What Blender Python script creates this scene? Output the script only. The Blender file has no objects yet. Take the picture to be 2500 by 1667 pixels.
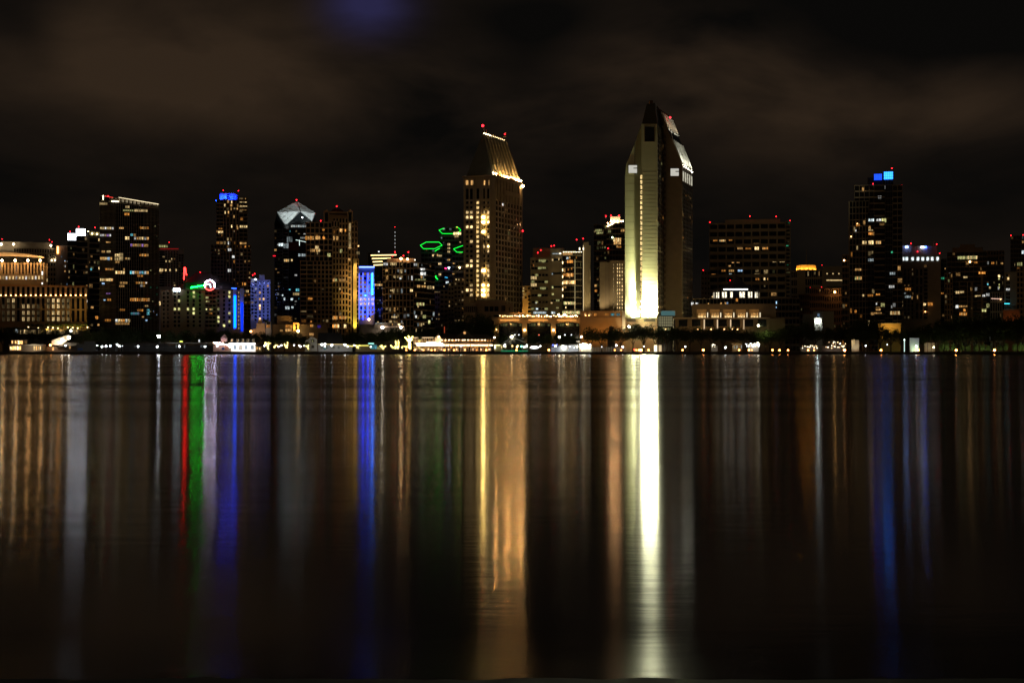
import bpy, math, random
from math import sin, cos, pi, atan, atan2, radians
from mathutils import Vector, Matrix
S = bpy.context.scene
COL = S.collection
# ---------------------------------------------------------------- camera, sky, warm fill for city glow, exposure
F = 3472.22; CH = 3.0; HY = 853.0; GZ = 1.5          # focal length in photo pixels, eye height, horizon row, land height
cd = bpy.data.cameras.new('camera'); cam = bpy.data.objects.new('camera', cd); COL.objects.link(cam)
cd.sensor_width = 36; cd.lens = 50; cd.shift_y = (HY-833.5)/2500; cd.clip_start = 0.1; cd.clip_end = 20000
cam.location = (0, 0, CH); cam.rotation_euler = (radians(90), 0, 0); S.camera = cam
S.view_settings.view_transform = 'Standard'; S.view_settings.look = 'None'
S.view_settings.exposure = 0; S.view_settings.gamma = 1
cy = S.cycles
cy.use_denoising = True; cy.max_bounces = 5; cy.diffuse_bounces = 2; cy.glossy_bounces = 3
cy.sample_clamp_indirect = 400; cy.use_light_tree = True; cy.light_sampling_threshold = 0.0
cy.caustics_reflective = True; cy.caustics_refractive = False; cy.blur_glossy = 0.0

def N(t, ty, x=0, **kw):
    n = t.nodes.new(ty)
    for k, v in kw.items(): setattr(n, k, v)
    return n
def math_(t, op, a, b=None, clamp=False):
    n = t.nodes.new('ShaderNodeMath'); n.operation = op; n.use_clamp = clamp
    for i, q in enumerate((a, b)):
        if q is None: continue
        if isinstance(q, (int, float)): n.inputs[i].default_value = q
        else: t.links.new(q, n.inputs[i])
    return n.outputs[0]

W = bpy.data.worlds.new('World'); S.world = W; W.use_nodes = True
t = W.node_tree; t.nodes.clear()
out = N(t, 'ShaderNodeOutputWorld'); bg = N(t, 'ShaderNodeBackground'); t.links.new(bg.outputs[0], out.inputs[0])
tc = N(t, 'ShaderNodeTexCoord')
sky = N(t, 'ShaderNodeTexSky'); sky.sky_type = 'NISHITA'; sky.sun_disc = False
sky.sun_elevation = radians(-9); sky.sun_rotation = radians(180)
sep = N(t, 'ShaderNodeSeparateXYZ'); t.links.new(tc.outputs['Generated'], sep.inputs[0])
mp = N(t, 'ShaderNodeMapping'); mp.inputs['Scale'].default_value = (6.0, 6.0, 15.0); mp.inputs['Location'].default_value = (3.1, 1.7, .45)
t.links.new(tc.outputs['Generated'], mp.inputs[0])
nz = N(t, 'ShaderNodeTexNoise'); nz.inputs['Scale'].default_value = 1.0; nz.inputs['Detail'].default_value = 5; nz.inputs['Roughness'].default_value = .52
nz.inputs['Distortion'].default_value = .35
t.links.new(mp.outputs[0], nz.inputs['Vector'])
def blob(px, py, rx, ry):
    """soft round weight of one cloud bank in the direction it lies in"""
    d = Vector(((px-1250)/F, 1, (HY-py)/F)); L = d.length
    cx, cz = d.x/L, d.z/L
    a = math_(t, 'MULTIPLY', math_(t, 'SUBTRACT', sep.outputs[0], cx), F/rx)
    b = math_(t, 'MULTIPLY', math_(t, 'SUBTRACT', sep.outputs[2], cz), F/ry)
    r = math_(t, 'ADD', math_(t, 'MULTIPLY', a, a), math_(t, 'MULTIPLY', b, b))
    return math_(t, 'EXPONENT', math_(t, 'MULTIPLY', r, -1.0))
banks = [(300, 130, 480, 160, .62), (700, 190, 420, 110, .40), (1050, 270, 520, 100, .30), (1700, 130, 240, 100, .72), (1850, 250, 480, 110, .56), (2250, 250, 380, 110, .40), (150, 420, 900, 60, .08), (1130, 390, 330, 110, .16), (1500, 330, 260, 90, .10),
         (1330, 60, 190, 70, -.30), (2380, 50, 420, 110, -.6), (40, 40, 90, 60, -.35), (700, 380, 900, 60, -.12), (1290, 170, 90, 60, -.25), (90, 130, 60, 60, -.25)]
acc = None
for (px, py, rx, ry, w) in banks:
    v = math_(t, 'MULTIPLY', blob(px, py, rx, ry), w)
    acc = v if acc is None else math_(t, 'ADD', acc, v)
nn = math_(t, 'MULTIPLY', math_(t, 'SUBTRACT', nz.outputs['Fac'], .5), 2.0)
dens = math_(t, 'ADD', math_(t, 'MULTIPLY', acc, math_(t, 'ADD', math_(t, 'MULTIPLY', nn, 2.0), .95)), math_(t, 'MULTIPLY', nn, .42))
dens = math_(t, 'MULTIPLY', math_(t, 'ADD', dens, .14), .78)
rmp = N(t, 'ShaderNodeValToRGB'); e = rmp.color_ramp.elements
e[0].position = 0.0; e[0].color = (.0042, .0038, .0033, 1)
e[1].position = 1.0; e[1].color = (.043, .0266, .0155, 1)
m1 = e.new(.22); m1.color = (.0112, .0080, .0058, 1)
t.links.new(dens, rmp.inputs[0])
vb = math_(t, 'MULTIPLY', blob(900, 24, 84, 62), math_(t, 'ADD', math_(t, 'MULTIPLY', nn, 2.2), .72), True)
mixv = N(t, 'ShaderNodeMix'); mixv.data_type = 'RGBA'; t.links.new(vb, mixv.inputs[0]); t.links.new(rmp.outputs[0], mixv.inputs[6])
mixv.inputs[7].default_value = (.030, .027, .085, 1)
ad = N(t, 'ShaderNodeMix'); ad.data_type = 'RGBA'; ad.blend_type = 'ADD'; ad.inputs[0].default_value = .002
t.links.new(mixv.outputs[2], ad.inputs[6]); t.links.new(sky.outputs[0], ad.inputs[7])
t.links.new(ad.outputs[2], bg.inputs[0]); bg.inputs[1].default_value = .68
sd = bpy.data.lights.new('moon', 'SUN'); sd.energy = 0.056; sd.angle = radians(12); sd.color = (1, .62, .26)  # added warm fill from behind the camera, for city glow on the facades
so = bpy.data.objects.new('moon', sd); COL.objects.link(so); so.rotation_euler = (radians(68), 0, radians(-24))

# ---------------------------------------------------------------- materials
MC = {}
def wallm(c, rough=.8, var=.22, sc=.25, metal=0.0):
    k = ('w', c, rough, metal)
    if k in MC: return MC[k]
    m = bpy.data.materials.new('wall_paint'); m.use_nodes = True; t = m.node_tree; p = t.nodes['Principled BSDF']
    p.inputs['Roughness'].default_value = rough; p.inputs['Specular IOR Level'].default_value = .2; p.inputs['Metallic'].default_value = metal
    tc = N(t, 'ShaderNodeTexCoord'); nz = N(t, 'ShaderNodeTexNoise'); nz.inputs['Scale'].default_value = sc; nz.inputs['Detail'].default_value = 6
    t.links.new(tc.outputs['Object'], nz.inputs['Vector'])
    mx = N(t, 'ShaderNodeMix'); mx.data_type = 'RGBA'; t.links.new(nz.outputs['Fac'], mx.inputs[0])
    mx.inputs[6].default_value = (*[q*(1-var) for q in c], 1); mx.inputs[7].default_value = (*[min(.9, q*(1+var)) for q in c], 1)
    t.links.new(mx.outputs[2], p.inputs['Base Color']); MC[k] = m; return m
def emit(c, s, name='lamp_glow', samp='AUTO'):
    k = ('e', c, round(s, 2))
    if k in MC: return MC[k]
    m = bpy.data.materials.new(name); m.use_nodes = True; t = m.node_tree; t.nodes.clear()
    o = N(t, 'ShaderNodeOutputMaterial'); q = N(t, 'ShaderNodeEmission'); q.inputs[0].default_value = (*c, 1); q.inputs[1].default_value = s
    t.links.new(q.outputs[0], o.inputs[0])
    m.cycles.emission_sampling = samp; MC[k] = m; return m
def glass(c=(.012, .014, .016), r=.12):
    k = ('g', c, r)
    if k in MC: return MC[k]
    m = bpy.data.materials.new('dark_glass'); m.use_nodes = True; t = m.node_tree; p = t.nodes['Principled BSDF']
    p.inputs['Roughness'].default_value = r; p.inputs['IOR'].default_value = 1.6
    tc = N(t, 'ShaderNodeTexCoord'); nz = N(t, 'ShaderNodeTexNoise'); nz.inputs['Scale'].default_value = .3
    t.links.new(tc.outputs['Object'], nz.inputs['Vector'])
    mx = N(t, 'ShaderNodeMix'); mx.data_type = 'RGBA'; t.links.new(nz.outputs['Fac'], mx.inputs[0])
    mx.inputs[6].default_value = (*[q*.5 for q in c], 1); mx.inputs[7].default_value = (*[q*1.5 for q in c], 1)
    t.links.new(mx.outputs[2], p.inputs['Base Color']); MC[k] = m; return m
def lit_pane():
    """a lit room behind glass: tint and power come from the object, curtains and furniture from noise"""
    m = bpy.data.materials.new('lit_room'); m.use_nodes = True; t = m.node_tree; t.nodes.clear()
    o = N(t, 'ShaderNodeOutputMaterial'); q = N(t, 'ShaderNodeEmission'); oi = N(t, 'ShaderNodeObjectInfo'); tc = N(t, 'ShaderNodeTexCoord')
    ad = N(t, 'ShaderNodeVectorMath'); ad.operation = 'ADD'; t.links.new(tc.outputs['Object'], ad.inputs[0])
    sc = math_(t, 'MULTIPLY', oi.outputs['Random'], 90.0); t.links.new(sc, ad.inputs[1])
    nz = N(t, 'ShaderNodeTexNoise'); nz.inputs['Scale'].default_value = 2.6; nz.inputs['Detail'].default_value = 2
    t.links.new(ad.outputs[0], nz.inputs['Vector'])
    r = N(t, 'ShaderNodeValToRGB'); r.color_ramp.elements[0].position = .36; r.color_ramp.elements[0].color = (.25, .25, .25, 1); r.color_ramp.elements[1].position = .62; r.color_ramp.elements[1].color = (1.5, 1.5, 1.5, 1)
    t.links.new(nz.outputs['Fac'], r.inputs[0])
    s = math_(t, 'MULTIPLY', math_(t, 'MULTIPLY', oi.outputs['Alpha'], 28.0), r.outputs[0])
    t.links.new(oi.outputs['Color'], q.inputs[0]); t.links.new(s, q.inputs[1]); t.links.new(q.outputs[0], o.inputs[0])
    m.cycles.emission_sampling = 'NONE'; return m
LIT = lit_pane()
PAL = dict(w=(1, .53, .17), a=(1, .38, .07), c=(1, .70, .31), h=(.90, .90, .86), b=(.42, .68, 1), y=(.2, .8, .95), g=(.06, .6, .3), r=(1, .02, .02), p=(.6, .3, 1), o=(.75, .72, .28), u=(.05, .08, 1), s=(.78, .92, .95))
DK = glass()
CONC = (.33, .30, .26)

# ---------------------------------------------------------------- geometry helpers
def X(px, Y): return (px-1250)/F*Y
def Z(py, Y): return CH+(HY-py)/F*Y
class MB:
    def __init__(s): s.v = []; s.f = []; s.m = []; s.sm = False
    def face(s, pts, m=0):
        n = len(s.v); s.v += [tuple(p) for p in pts]; s.f.append(list(range(n, n+len(pts)))); s.m.append(m)
    def hexa(s, a, b, m=0):
        """a, b: two matching loops (bottom and top, or front and back)"""
        n = len(s.v); k = len(a); s.v += [tuple(p) for p in a]+[tuple(p) for p in b]
        s.f.append(list(range(n+k-1, n-1, -1))); s.f.append(list(range(n+k, n+2*k))); s.m += [m, m]
        for i in range(k):
            j = (i+1) % k; s.f.append([n+i, n+j, n+k+j, n+k+i]); s.m.append(m)
    def prism(s, poly, z0, z1, m=0): s.hexa([(x, y, z0) for x, y in poly], [(x, y, z1) for x, y in poly], m)
    def box(s, x0, x1, y0, y1, z0, z1, m=0): s.prism([(x0, y0), (x1, y0), (x1, y1), (x0, y1)], z0, z1, m)
    def tube(s, p, q, r, r2=None, n=6, m=0):
        p = Vector(p); q = Vector(q); d = (q-p).normalized(); r2 = r if r2 is None else r2
        u = d.orthogonal().normalized(); w = d.cross(u)
        s.hexa([p+(u*cos(2*pi*i/n)+w*sin(2*pi*i/n))*r for i in range(n)], [q+(u*cos(2*pi*i/n)+w*sin(2*pi*i/n))*r2 for i in range(n)], m)
    def lathe(s, c, prof, n=16, m=0):
        b = len(s.v)
        for (r, z) in prof:
            for i in range(n): s.v.append((c[0]+r*cos(2*pi*i/n), c[1]+r*sin(2*pi*i/n), c[2]+z))
        for k in range(len(prof)-1):
            for i in range(n):
                j = (i+1) % n; s.f.append([b+k*n+i, b+k*n+j, b+(k+1)*n+j, b+(k+1)*n+i]); s.m.append(m)
        s.f.append(list(range(b+n-1, b-1, -1))); s.m.append(m); e = b+(len(prof)-1)*n
        s.f.append(list(range(e, e+n))); s.m.append(m)
    def build(s, name, mats, parent=None, loc=None):
        if not s.f: return None
        me = bpy.data.meshes.new(name)
        off = Vector(parent.location) if parent else Vector(loc or (0, 0, 0))
        me.from_pydata([tuple(Vector(p)-off) for p in s.v], [], s.f)
        for q in (mats if isinstance(mats, (list, tuple)) else [mats]): me.materials.append(q)
        me.polygons.foreach_set('material_index', s.m)
        if s.sm: me.polygons.foreach_set('use_smooth', [True]*len(s.f))
        me.update()
        o = bpy.data.objects.new(name, me); COL.objects.link(o)
        if parent: o.parent = parent
        else: o.location = off
        return o
def tag(o, label=None, cat=None, group=None, kind=None):
    if label: o['label'] = label
    if cat: o['category'] = cat
    if group: o['group'] = group
    if kind: o['kind'] = kind
    return o
def thing(name, label, cat, loc, group=None, kind=None):
    o = bpy.data.objects.new(name, None); COL.objects.link(o); o.location = loc; o.empty_display_size = 1
    return tag(o, label, cat, group, kind)
def unit_box(name, mat):
    mb = MB(); mb.box(-.5, .5, -.5, .5, -.5, .5); me = bpy.data.meshes.new(name)
    me.from_pydata(mb.v, [], mb.f); me.materials.append(mat); return me
ME_LIT = unit_box('lit_window', LIT); ME_DARK = unit_box('dark_window', DK)
BALL = {}
def ball_mesh(mat):
    if mat.name not in BALL:
        mb = MB(); n = 8; prof = [(max(.02, sin(pi*k/6)), -cos(pi*k/6)) for k in range(7)]; mb.lathe((0, 0, 0), prof, n)
        me = bpy.data.meshes.new('globe'); me.from_pydata(mb.v, [], mb.f); me.materials.append(mat)
        me.polygons.foreach_set('use_smooth', [True]*len(mb.f)); BALL[mat.name] = me
    return BALL[mat.name]
def ball(name, p, r, mat, parent):
    o = bpy.data.objects.new(name, ball_mesh(mat)); COL.objects.link(o); o.parent = parent
    o.location = Vector(p)-(Vector(parent.location) if parent else Vector()); o.scale = (r, r, r); return o

class Wall:
    def __init__(s, O, u, n, u0=0, u1=0, z0=GZ, z1=GZ):
        s.O = Vector(O[:2]); s.u = Vector(u[:2]); s.n = Vector(n[:2]); s.u0 = u0; s.u1 = u1; s.z0 = z0; s.z1 = z1
    def hit(s, px):
        k = (px-1250)/F; return (k*s.O.y-s.O.x)/(s.u.x-k*s.u.y)
    def z(s, py, u): return CH+(HY-py)/F*(s.O.y+s.u.y*u)
    def pt(s, u, z, w=0): q = s.O+s.u*u+s.n*w; return (q.x, q.y, z)
    def box(s, mb, u0, u1, z0, z1, w0, w1, m=0):
        a = [s.pt(u0, z0, w1)[:2], s.pt(u1, z0, w1)[:2], s.pt(u1, z0, w0)[:2], s.pt(u0, z0, w0)[:2]]
        mb.prism(a, z0, z1, m)
    def pbox(s, mb, x0, x1, yt, yb, w0, w1, m=0):
        a, b = s.hit(x0), s.hit(x1); c = (a+b)/2; s.box(mb, a, b, s.z(yb, c), s.z(yt, c), w0, w1, m)
    def sub(s, x0, x1, yt, yb, w=0):
        a, b = s.hit(x0), s.hit(x1); c = (a+b)/2
        q = s.O+s.n*w
        return Wall((q.x, q.y), s.u, s.n, a, b, s.z(yb, c), s.z(yt, c))

class Bld:
    """one building, its front turned to the bay; everything is laid out on its own wall planes"""
    def __init__(s, name, label, cat, px0, px1, Y, rot=0.0, wall=CONC, trim=None, core=None, group=None, nmax=100):
        pc = (px0+px1)/2; a = atan((pc-1250)/F)+rot
        s.u = Vector((cos(a), -sin(a))); s.v = Vector((sin(a), cos(a))); s.a = a
        s.F = Wall((X(pc, Y), Y), s.u, -s.v)
        s.root = thing(name, label, cat, (X(pc, Y), Y, GZ), group)
        s.core = MB(); s.frame = MB(); s.win = []; s.nmax = nmax
        s.cm = core or DK; s.wm = wallm(wall) if isinstance(wall, tuple) else wall; s.tm = (wallm(trim) if isinstance(trim, tuple) else trim) or s.wm
        s.parts = {}
    def vol(s, x0, x1, yt, yb=None, D=24, w=0, solid=False):
        """a storey block; solid blocks are wall, the others glass behind a frame"""
        W = s.F.sub(x0, x1, yt, 0, w); W.z0 = GZ if yb is None else s.F.z(yb, (W.u0+W.u1)/2)
        poly = [(s.F.O+s.u*uu+(-s.v)*w+s.v*d).to_tuple() for uu, d in ((W.u0, 0), (W.u1, 0), (W.u1, D), (W.u0, D))]
        s.core.prism(poly, W.z0, W.z1, 1 if solid else 0)
        W.D = D
        R = W.pt(W.u1, 0); W.R = Wall(R[:2], s.v, s.u, 0, D, W.z0, W.z1)
        L = s.F.O+s.u*W.u0-s.v*w+s.v*D; W.L = Wall((L.x, L.y), -s.v, -s.u, 0, D, W.z0, W.z1)
        return W
    def mb(s, name, mat):
        if name not in s.parts: s.parts[name] = (MB(), mat)
        return s.parts[name][0]
    def add(s, W, u0, u1, z0, z1, col=None, st=0, w=.08):
        s.win.append((W, u0, u1, z0, z1, col, st, w))
    def lit(s, W, items, w=.3, n=None, rnd=None):
        """items: (x0, y0, x1, y1, palette, power[, pieces]) as measured on the front"""
        rnd = rnd or random.Random(7)
        for it in items:
            x0, y0, x1, y1, pal, st = it[:6]; k = it[6] if len(it) > 6 else max(1, int((x1-x0)/7))
            a, b = W.hit(x0), W.hit(x1); c = (a+b)/2; z0, z1 = W.z(y1, c), W.z(y0, c)
            for i in range(k):
                st_ = st*.72; p = PAL[pal[i % len(pal)] if len(pal) <= k else rnd.choice(pal)]
                q = st_*(1 if k == 1 else rnd.uniform(.45, 1.25)); g = .2*(b-a)/k
                s.add(W, a+(b-a)*i/k+g*.5, a+(b-a)*(i+1)/k-g*.5, z0, z1, p, q, w)
    def grid(s, W, nf, nb, sf=.35, pf=.25, plit=.06, pal='wwcah', st=1.0, proud=.5, seed=1, dark=False, z0=None, z1=None, u0=None, u1=None, clump=.5, frame=True, inset=.12):
        """floors and bays: slab edges and piers standing proud, lit rooms between them"""
        r = random.Random(seed); z0 = W.z0 if z0 is None else z0; z1 = W.z1 if z1 is None else z1
        u0 = W.u0 if u0 is None else u0; u1 = W.u1 if u1 is None else u1
        fh = (z1-z0)/nf; bw = (u1-u0)/nb
        if frame:
            if sf > 0:
                for i in range(nf+1):
                    zb = z0+i*fh-fh*sf/2; W.box(s.frame, u0-.02, u1+.02, max(z0, zb), min(z1, zb+fh*sf), 0, proud)
            if pf > 0:
                for j in range(nb+1):
                    ub = u0+j*bw-bw*pf/2; W.box(s.frame, max(u0, ub), min(u1, ub+bw*pf), z0, z1, .01, proud+.1)
        for i in range(nf):
            hot = r.random() < clump; ll = plit*(2.2 if hot else .4)
            j = 0
            while j < nb:
                a = u0+(j+pf/2)*bw; b = u0+(j+1-pf/2)*bw; lo = z0+(i+sf/2)*fh; hi = z0+(i+1-sf/2)*fh
                if r.random() < ll:
                    p = PAL[r.choice(pal)]; q = .8*st*min(3.2, math.exp(r.gauss(-1.35, .85)))
                    ia = r.choice((0, .15, .3, .5)); ib = r.choice((0, .1, .25, .4)); ic = r.choice((0, .1, .3, .4))
                    s.add(W, a+(b-a)*ia*.9, b-(b-a)*ib*.9, lo+(hi-lo)*(ic+.1), hi-(hi-lo)*.08, p, q)
                elif dark: s.add(W, a, b, lo, hi, None, 0)
                j += 1
    def red(s, px, py, w=0, r=.62, D=3):
        r *= .62
        a = s.F.hit(px); z = s.F.z(py, a); p = s.F.pt(a, z, -D)
        k = (px-1250)/F; 
        p = Vector(p)
        zt = p.z
        mast = MB(); mast.tube((p.x, p.y, zt-2.6), (p.x, p.y, zt-.3), .09, n=5); mo = mast.build('beacon_mast', wallm((.2, .2, .2)), s.root)
        b = ball('beacon', p, r, emit((1, .012, .02), 9, 'beacon_red'), s.root); b.parent = mo
    def done(s):
        s.core.build('walls', [s.cm, s.wm], s.root); s.frame.build('facade_frame', s.tm, s.root)
        for k, (mb, mat) in s.parts.items(): mb.build(k, mat, s.root)
        ws = sorted(s.win, key=lambda q: -((2 if q[5] else 0)*1000+q[6]*10+(q[2]-q[1])*(q[4]-q[3])*.1))
        rl = s.root.location; rest = MB(); mats = [DK]; idx = {}
        for i, (W, u0, u1, z0, z1, c, st, w) in enumerate(ws):
            if i < s.nmax:
                o = bpy.data.objects.new('window', ME_LIT if c else ME_DARK); COL.objects.link(o); o.parent = s.root
                p = W.pt((u0+u1)/2, (z0+z1)/2, w); o.location = (p[0]-rl.x, p[1]-rl.y, p[2]-rl.z)
                o.rotation_euler = (0, 0, atan2(W.u.y, W.u.x)); o.scale = (u1-u0, .16, z1-z0)
                if c: o.color = (*c, min(1, st/40))
            else:
                m = 0
                if c:
                    key = (c, round(max(.1, st)*3)/3)
                    if key not in idx: mats.append(emit(c, key[1], 'lit_window', 'NONE')); idx[key] = len(mats)-1
                    m = idx[key]
                W.box(rest, u0, u1, z0, z1, w-.08, w+.08, m)
        if rest.f: tag(rest.build('windows', mats, s.root), kind='stuff')
        return s.root

# ---------------------------------------------------------------- setting: water, banks, land
m = bpy.data.materials.new('bay_water'); m.use_nodes = True; t = m.node_tree; p = t.nodes['Principled BSDF']
p.inputs['Base Color'].default_value = (.0012, .0013, .0012, 1); p.inputs['IOR'].default_value = 1.333
p.inputs['Anisotropic'].default_value = .78; p.inputs['Specular IOR Level'].default_value = .42
tg = N(t, 'ShaderNodeCombineXYZ'); tg.inputs[1].default_value = 1.0; t.links.new(tg.outputs[0], p.inputs['Tangent'])
tc = N(t, 'ShaderNodeTexCoord')
def wnoise(sx, sy, det=3, rough=.55):
    mp = N(t, 'ShaderNodeMapping'); mp.inputs['Scale'].default_value = (sx, sy, 1); t.links.new(tc.outputs['Object'], mp.inputs[0])
    n = N(t, 'ShaderNodeTexNoise'); n.inputs['Scale'].default_value = 1; n.inputs['Detail'].default_value = det; n.inputs['Roughness'].default_value = rough
    t.links.new(mp.outputs[0], n.inputs['Vector']); return n.outputs['Fac']
wind = N(t, 'ShaderNodeMapRange'); t.links.new(wnoise(.012, .055, 2), wind.inputs[0])
wind.inputs[1].default_value = .3; wind.inputs[2].default_value = .7; wind.inputs[3].default_value = .86; wind.inputs[4].default_value = 1.14
# open bay is ruffled by the breeze, the water in the lee of the near bank lies calmer
sy = N(t, 'ShaderNodeSeparateXYZ'); t.links.new(tc.outputs['Object'], sy.inputs[0])
lee = N(t, 'ShaderNodeMapRange'); t.links.new(math_(t, 'LOGARITHM', math_(t, 'MAXIMUM', sy.outputs[1], 5.0), 2.71828), lee.inputs[0])
lee.inputs[1].default_value = 2.5; lee.inputs[2].default_value = 4.7; lee.inputs[3].default_value = .086; lee.inputs[4].default_value = .168
lap = N(t, 'ShaderNodeMapRange'); t.links.new(sy.outputs[1], lap.inputs[0])          # small waves lapping at the near bank
lap.inputs[1].default_value = 13.0; lap.inputs[2].default_value = 15.2; lap.inputs[3].default_value = .10; lap.inputs[4].default_value = 0.0
t.links.new(math_(t, 'ADD', math_(t, 'MULTIPLY', wind.outputs[0], lee.outputs[0]), lap.outputs[0]), p.inputs['Roughness'])
hsum = math_(t, 'ADD', math_(t, 'MULTIPLY', wnoise(.55, 4.0, 2), .022), math_(t, 'MULTIPLY', wnoise(.08, .6, 3), .15))
hsum = math_(t, 'ADD', hsum, math_(t, 'MULTIPLY', wnoise(.6, 1.5, 2), .075))
hsum = math_(t, 'ADD', hsum, math_(t, 'MULTIPLY', wnoise(2.4, 7.0, 1), .014))
bp = N(t, 'ShaderNodeBump'); bp.inputs['Strength'].default_value = 1.0; bp.inputs['Distance'].default_value = .034
t.links.new(hsum, bp.inputs['Height']); t.links.new(bp.outputs[0], p.inputs['Normal'])
mb = MB(); mb.face([(-4000, -60, 0), (4000, -60, 0), (4000, 850.5, 0), (-4000, 850.5, 0)])
tag(mb.build('bay_water', m), kind='structure')
mb = MB(); mb.box(-5000, 5000, 850, 9000, -2, GZ); tag(mb.build('ground', wallm((.06, .055, .05), .9)), kind='structure')
# stone seawall with a coping and a toe of piled rocks
mb = MB(); r = random.Random(3)
mb.box(-700, 700, 848.9, 849.997, -1.5, GZ-.25); mb.box(-700, 700, 848.7, 849.997, GZ-.25, GZ+.12)
tag(mb.build('seawall', wallm((.10, .09, .08), .9)), 'long dark stone seawall along the far waterfront', 'seawall')
mb = MB()
for i in range(900):
    x = r.uniform(-420, 420); s = r.uniform(.35, .9); y = r.uniform(846.6, 848.6); c = Vector((x, y, -.15+(y-846.6)*.35)); ps = []
    a = r.uniform(0, 6)
    lo = [c+Vector((cos(a+k*1.26)*s*r.uniform(.7, 1.2), sin(a+k*1.26)*s*.7, -s*.5)) for k in range(5)]
    hi = [c+Vector((cos(a+k*1.26)*s*r.uniform(.4, .7), sin(a+k*1.26)*s*.45, s*.5)) for k in range(5)]
    mb.hexa(lo, hi)
tag(mb.build('rock_bank', wallm((.05, .045, .04), .85)), kind='stuff')
# near bank under the camera: low wet ground with pebbles at the water line
mb = MB(); n = 160; r = random.Random(9); prof = [(13.35, -.12), (12.9, .015), (12.2, .10), (10.5, .22), (7, .4), (-10, .8)]
rows = []
for (yy, zz) in prof:
    row = []
    for i in range(n+1):
        x = -16+32*i/n; row.append((x, yy+(.025*sin(x*1.7)+.02*sin(x*4.1+1)+r.uniform(-.03, .03))*(1 if yy > 12 else .3), zz+r.uniform(-.006, .006)))
    rows.append(row)
for k in range(len(prof)-1):
    for i in range(n): mb.face([rows[k][i], rows[k][i+1], rows[k+1][i+1], rows[k+1][i]])
tag(mb.build('near_shore', wallm((.005, .0045, .004), .8, sc=6)), kind='structure')
# promenade paving along the far shore
mb = MB(); mb.box(-600, 600, 850.6, 866, GZ+.004, GZ+.05); tag(mb.build('promenade_path', wallm((.16, .14, .12), .85)), kind='structure')

# ---------------------------------------------------------------- lights that the buildings carry
def flood(root, pos, tgt, power, col=(1, .9, .6), ang=70, blend=.8, size=.4, name='floodlight', fixture=True):
    ld = bpy.data.lights.new(name, 'SPOT'); ld.energy = power; ld.color = col; ld.spot_size = radians(ang); ld.spot_blend = blend; ld.shadow_soft_size = size
    o = bpy.data.objects.new(name+'_beam', ld); COL.objects.link(o); o.parent = root
    P = Vector(pos); T = Vector(tgt); o.location = P-Vector(root.location); o.rotation_euler = (T-P).to_track_quat('-Z', 'Y').to_euler()
def strip(B, W, x0, y0, x1, y1, col, st, w=.5, th=.35, name='light_strip'):
    """a thin lit tube or cove between two photo points on a wall plane"""
    a, b = W.hit(x0), W.hit(x1); mb = MB()
    mb.tube(W.pt(a, W.z(y0, a), w), W.pt(b, W.z(y1, b), w), th/2, n=5)
    return mb.build(name, emit(col, st, 'strip_glow'), B.root)
def globe(B, px, py, st, col, r=.6, w=.6, W=None, name='lamp'):
    W = W or B.F; a = W.hit(px); return ball(name, W.pt(a, W.z(py, a), w), r, emit(col, st), B.root)
WARM = (1, .55, .20); AMB = (1, .42, .10); WHT = (.92, .97, 1); CRM = (1, .86, .58)
BRN = (.36, .25, .16); TAN = (.42, .33, .24); GRY = (.30, .30, .31)

# ---- far-left stone hotel, its crown under two lamps
B = Bld('hotel_building', 'broad dark stone hotel with lamps on its flat crown, behind the curved roof edge', 'hotel', -60, 137, 1070, wall=TAN)
w = B.vol(-60, 115, 606, solid=True); B.vol(-60, 126, 590, 606, D=20, w=-2, solid=True); w2 = B.vol(115, 137, 606, w=1, solid=True)
q = w.sub(33, 133, 607, 630, 1.2); B.grid(q, 2, 16, .3, .55, .0, dark=True)
for x in (-20, 15, 34): B.lit(w2 if x > 100 else w, [])
B.grid(w2.sub(116, 136, 640, 700), 5, 3, .4, .4, .1, dark=True, seed=2)
for x, y, s in ((3, 597, 30), (33, 597, 30), (124, 600, 16)): globe(B, x, y, s, CRM, .7, 2.5)
for x in (126, 134):
    flood(B.root, w2.pt(w2.hit(x), w2.z(640, w2.hit(x)), 1.3), w2.pt(w2.hit(x), w2.z(620, w2.hit(x)), .3), 2500, CRM, 60); globe(B, x, 636, 7, CRM, .5, 1.2, w2)
for x, y in ((5, 583), (121, 585), (127, 590)): B.red(x, y, r=.5)
B.done()

# ---- dark block with one orange light strip between hotel and balcony tower
B = Bld('office_tower', 'dark narrow brown block with one orange light strip beside the stone hotel', 'office tower', 137, 172, 1140, wall=BRN)
w = B.vol(137, 172, 600, solid=True); B.grid(w.sub(148, 170, 612, 700), 8, 5, .4, .3, .12, 'whbc', seed=4)
strip(B, w, 141, 602, 141, 619, AMB, 9, th=1.2); B.lit(w, [(156, 634, 160, 638, 'b', 3), (156, 660, 160, 664, 'w', 1)])
B.done()

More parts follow.
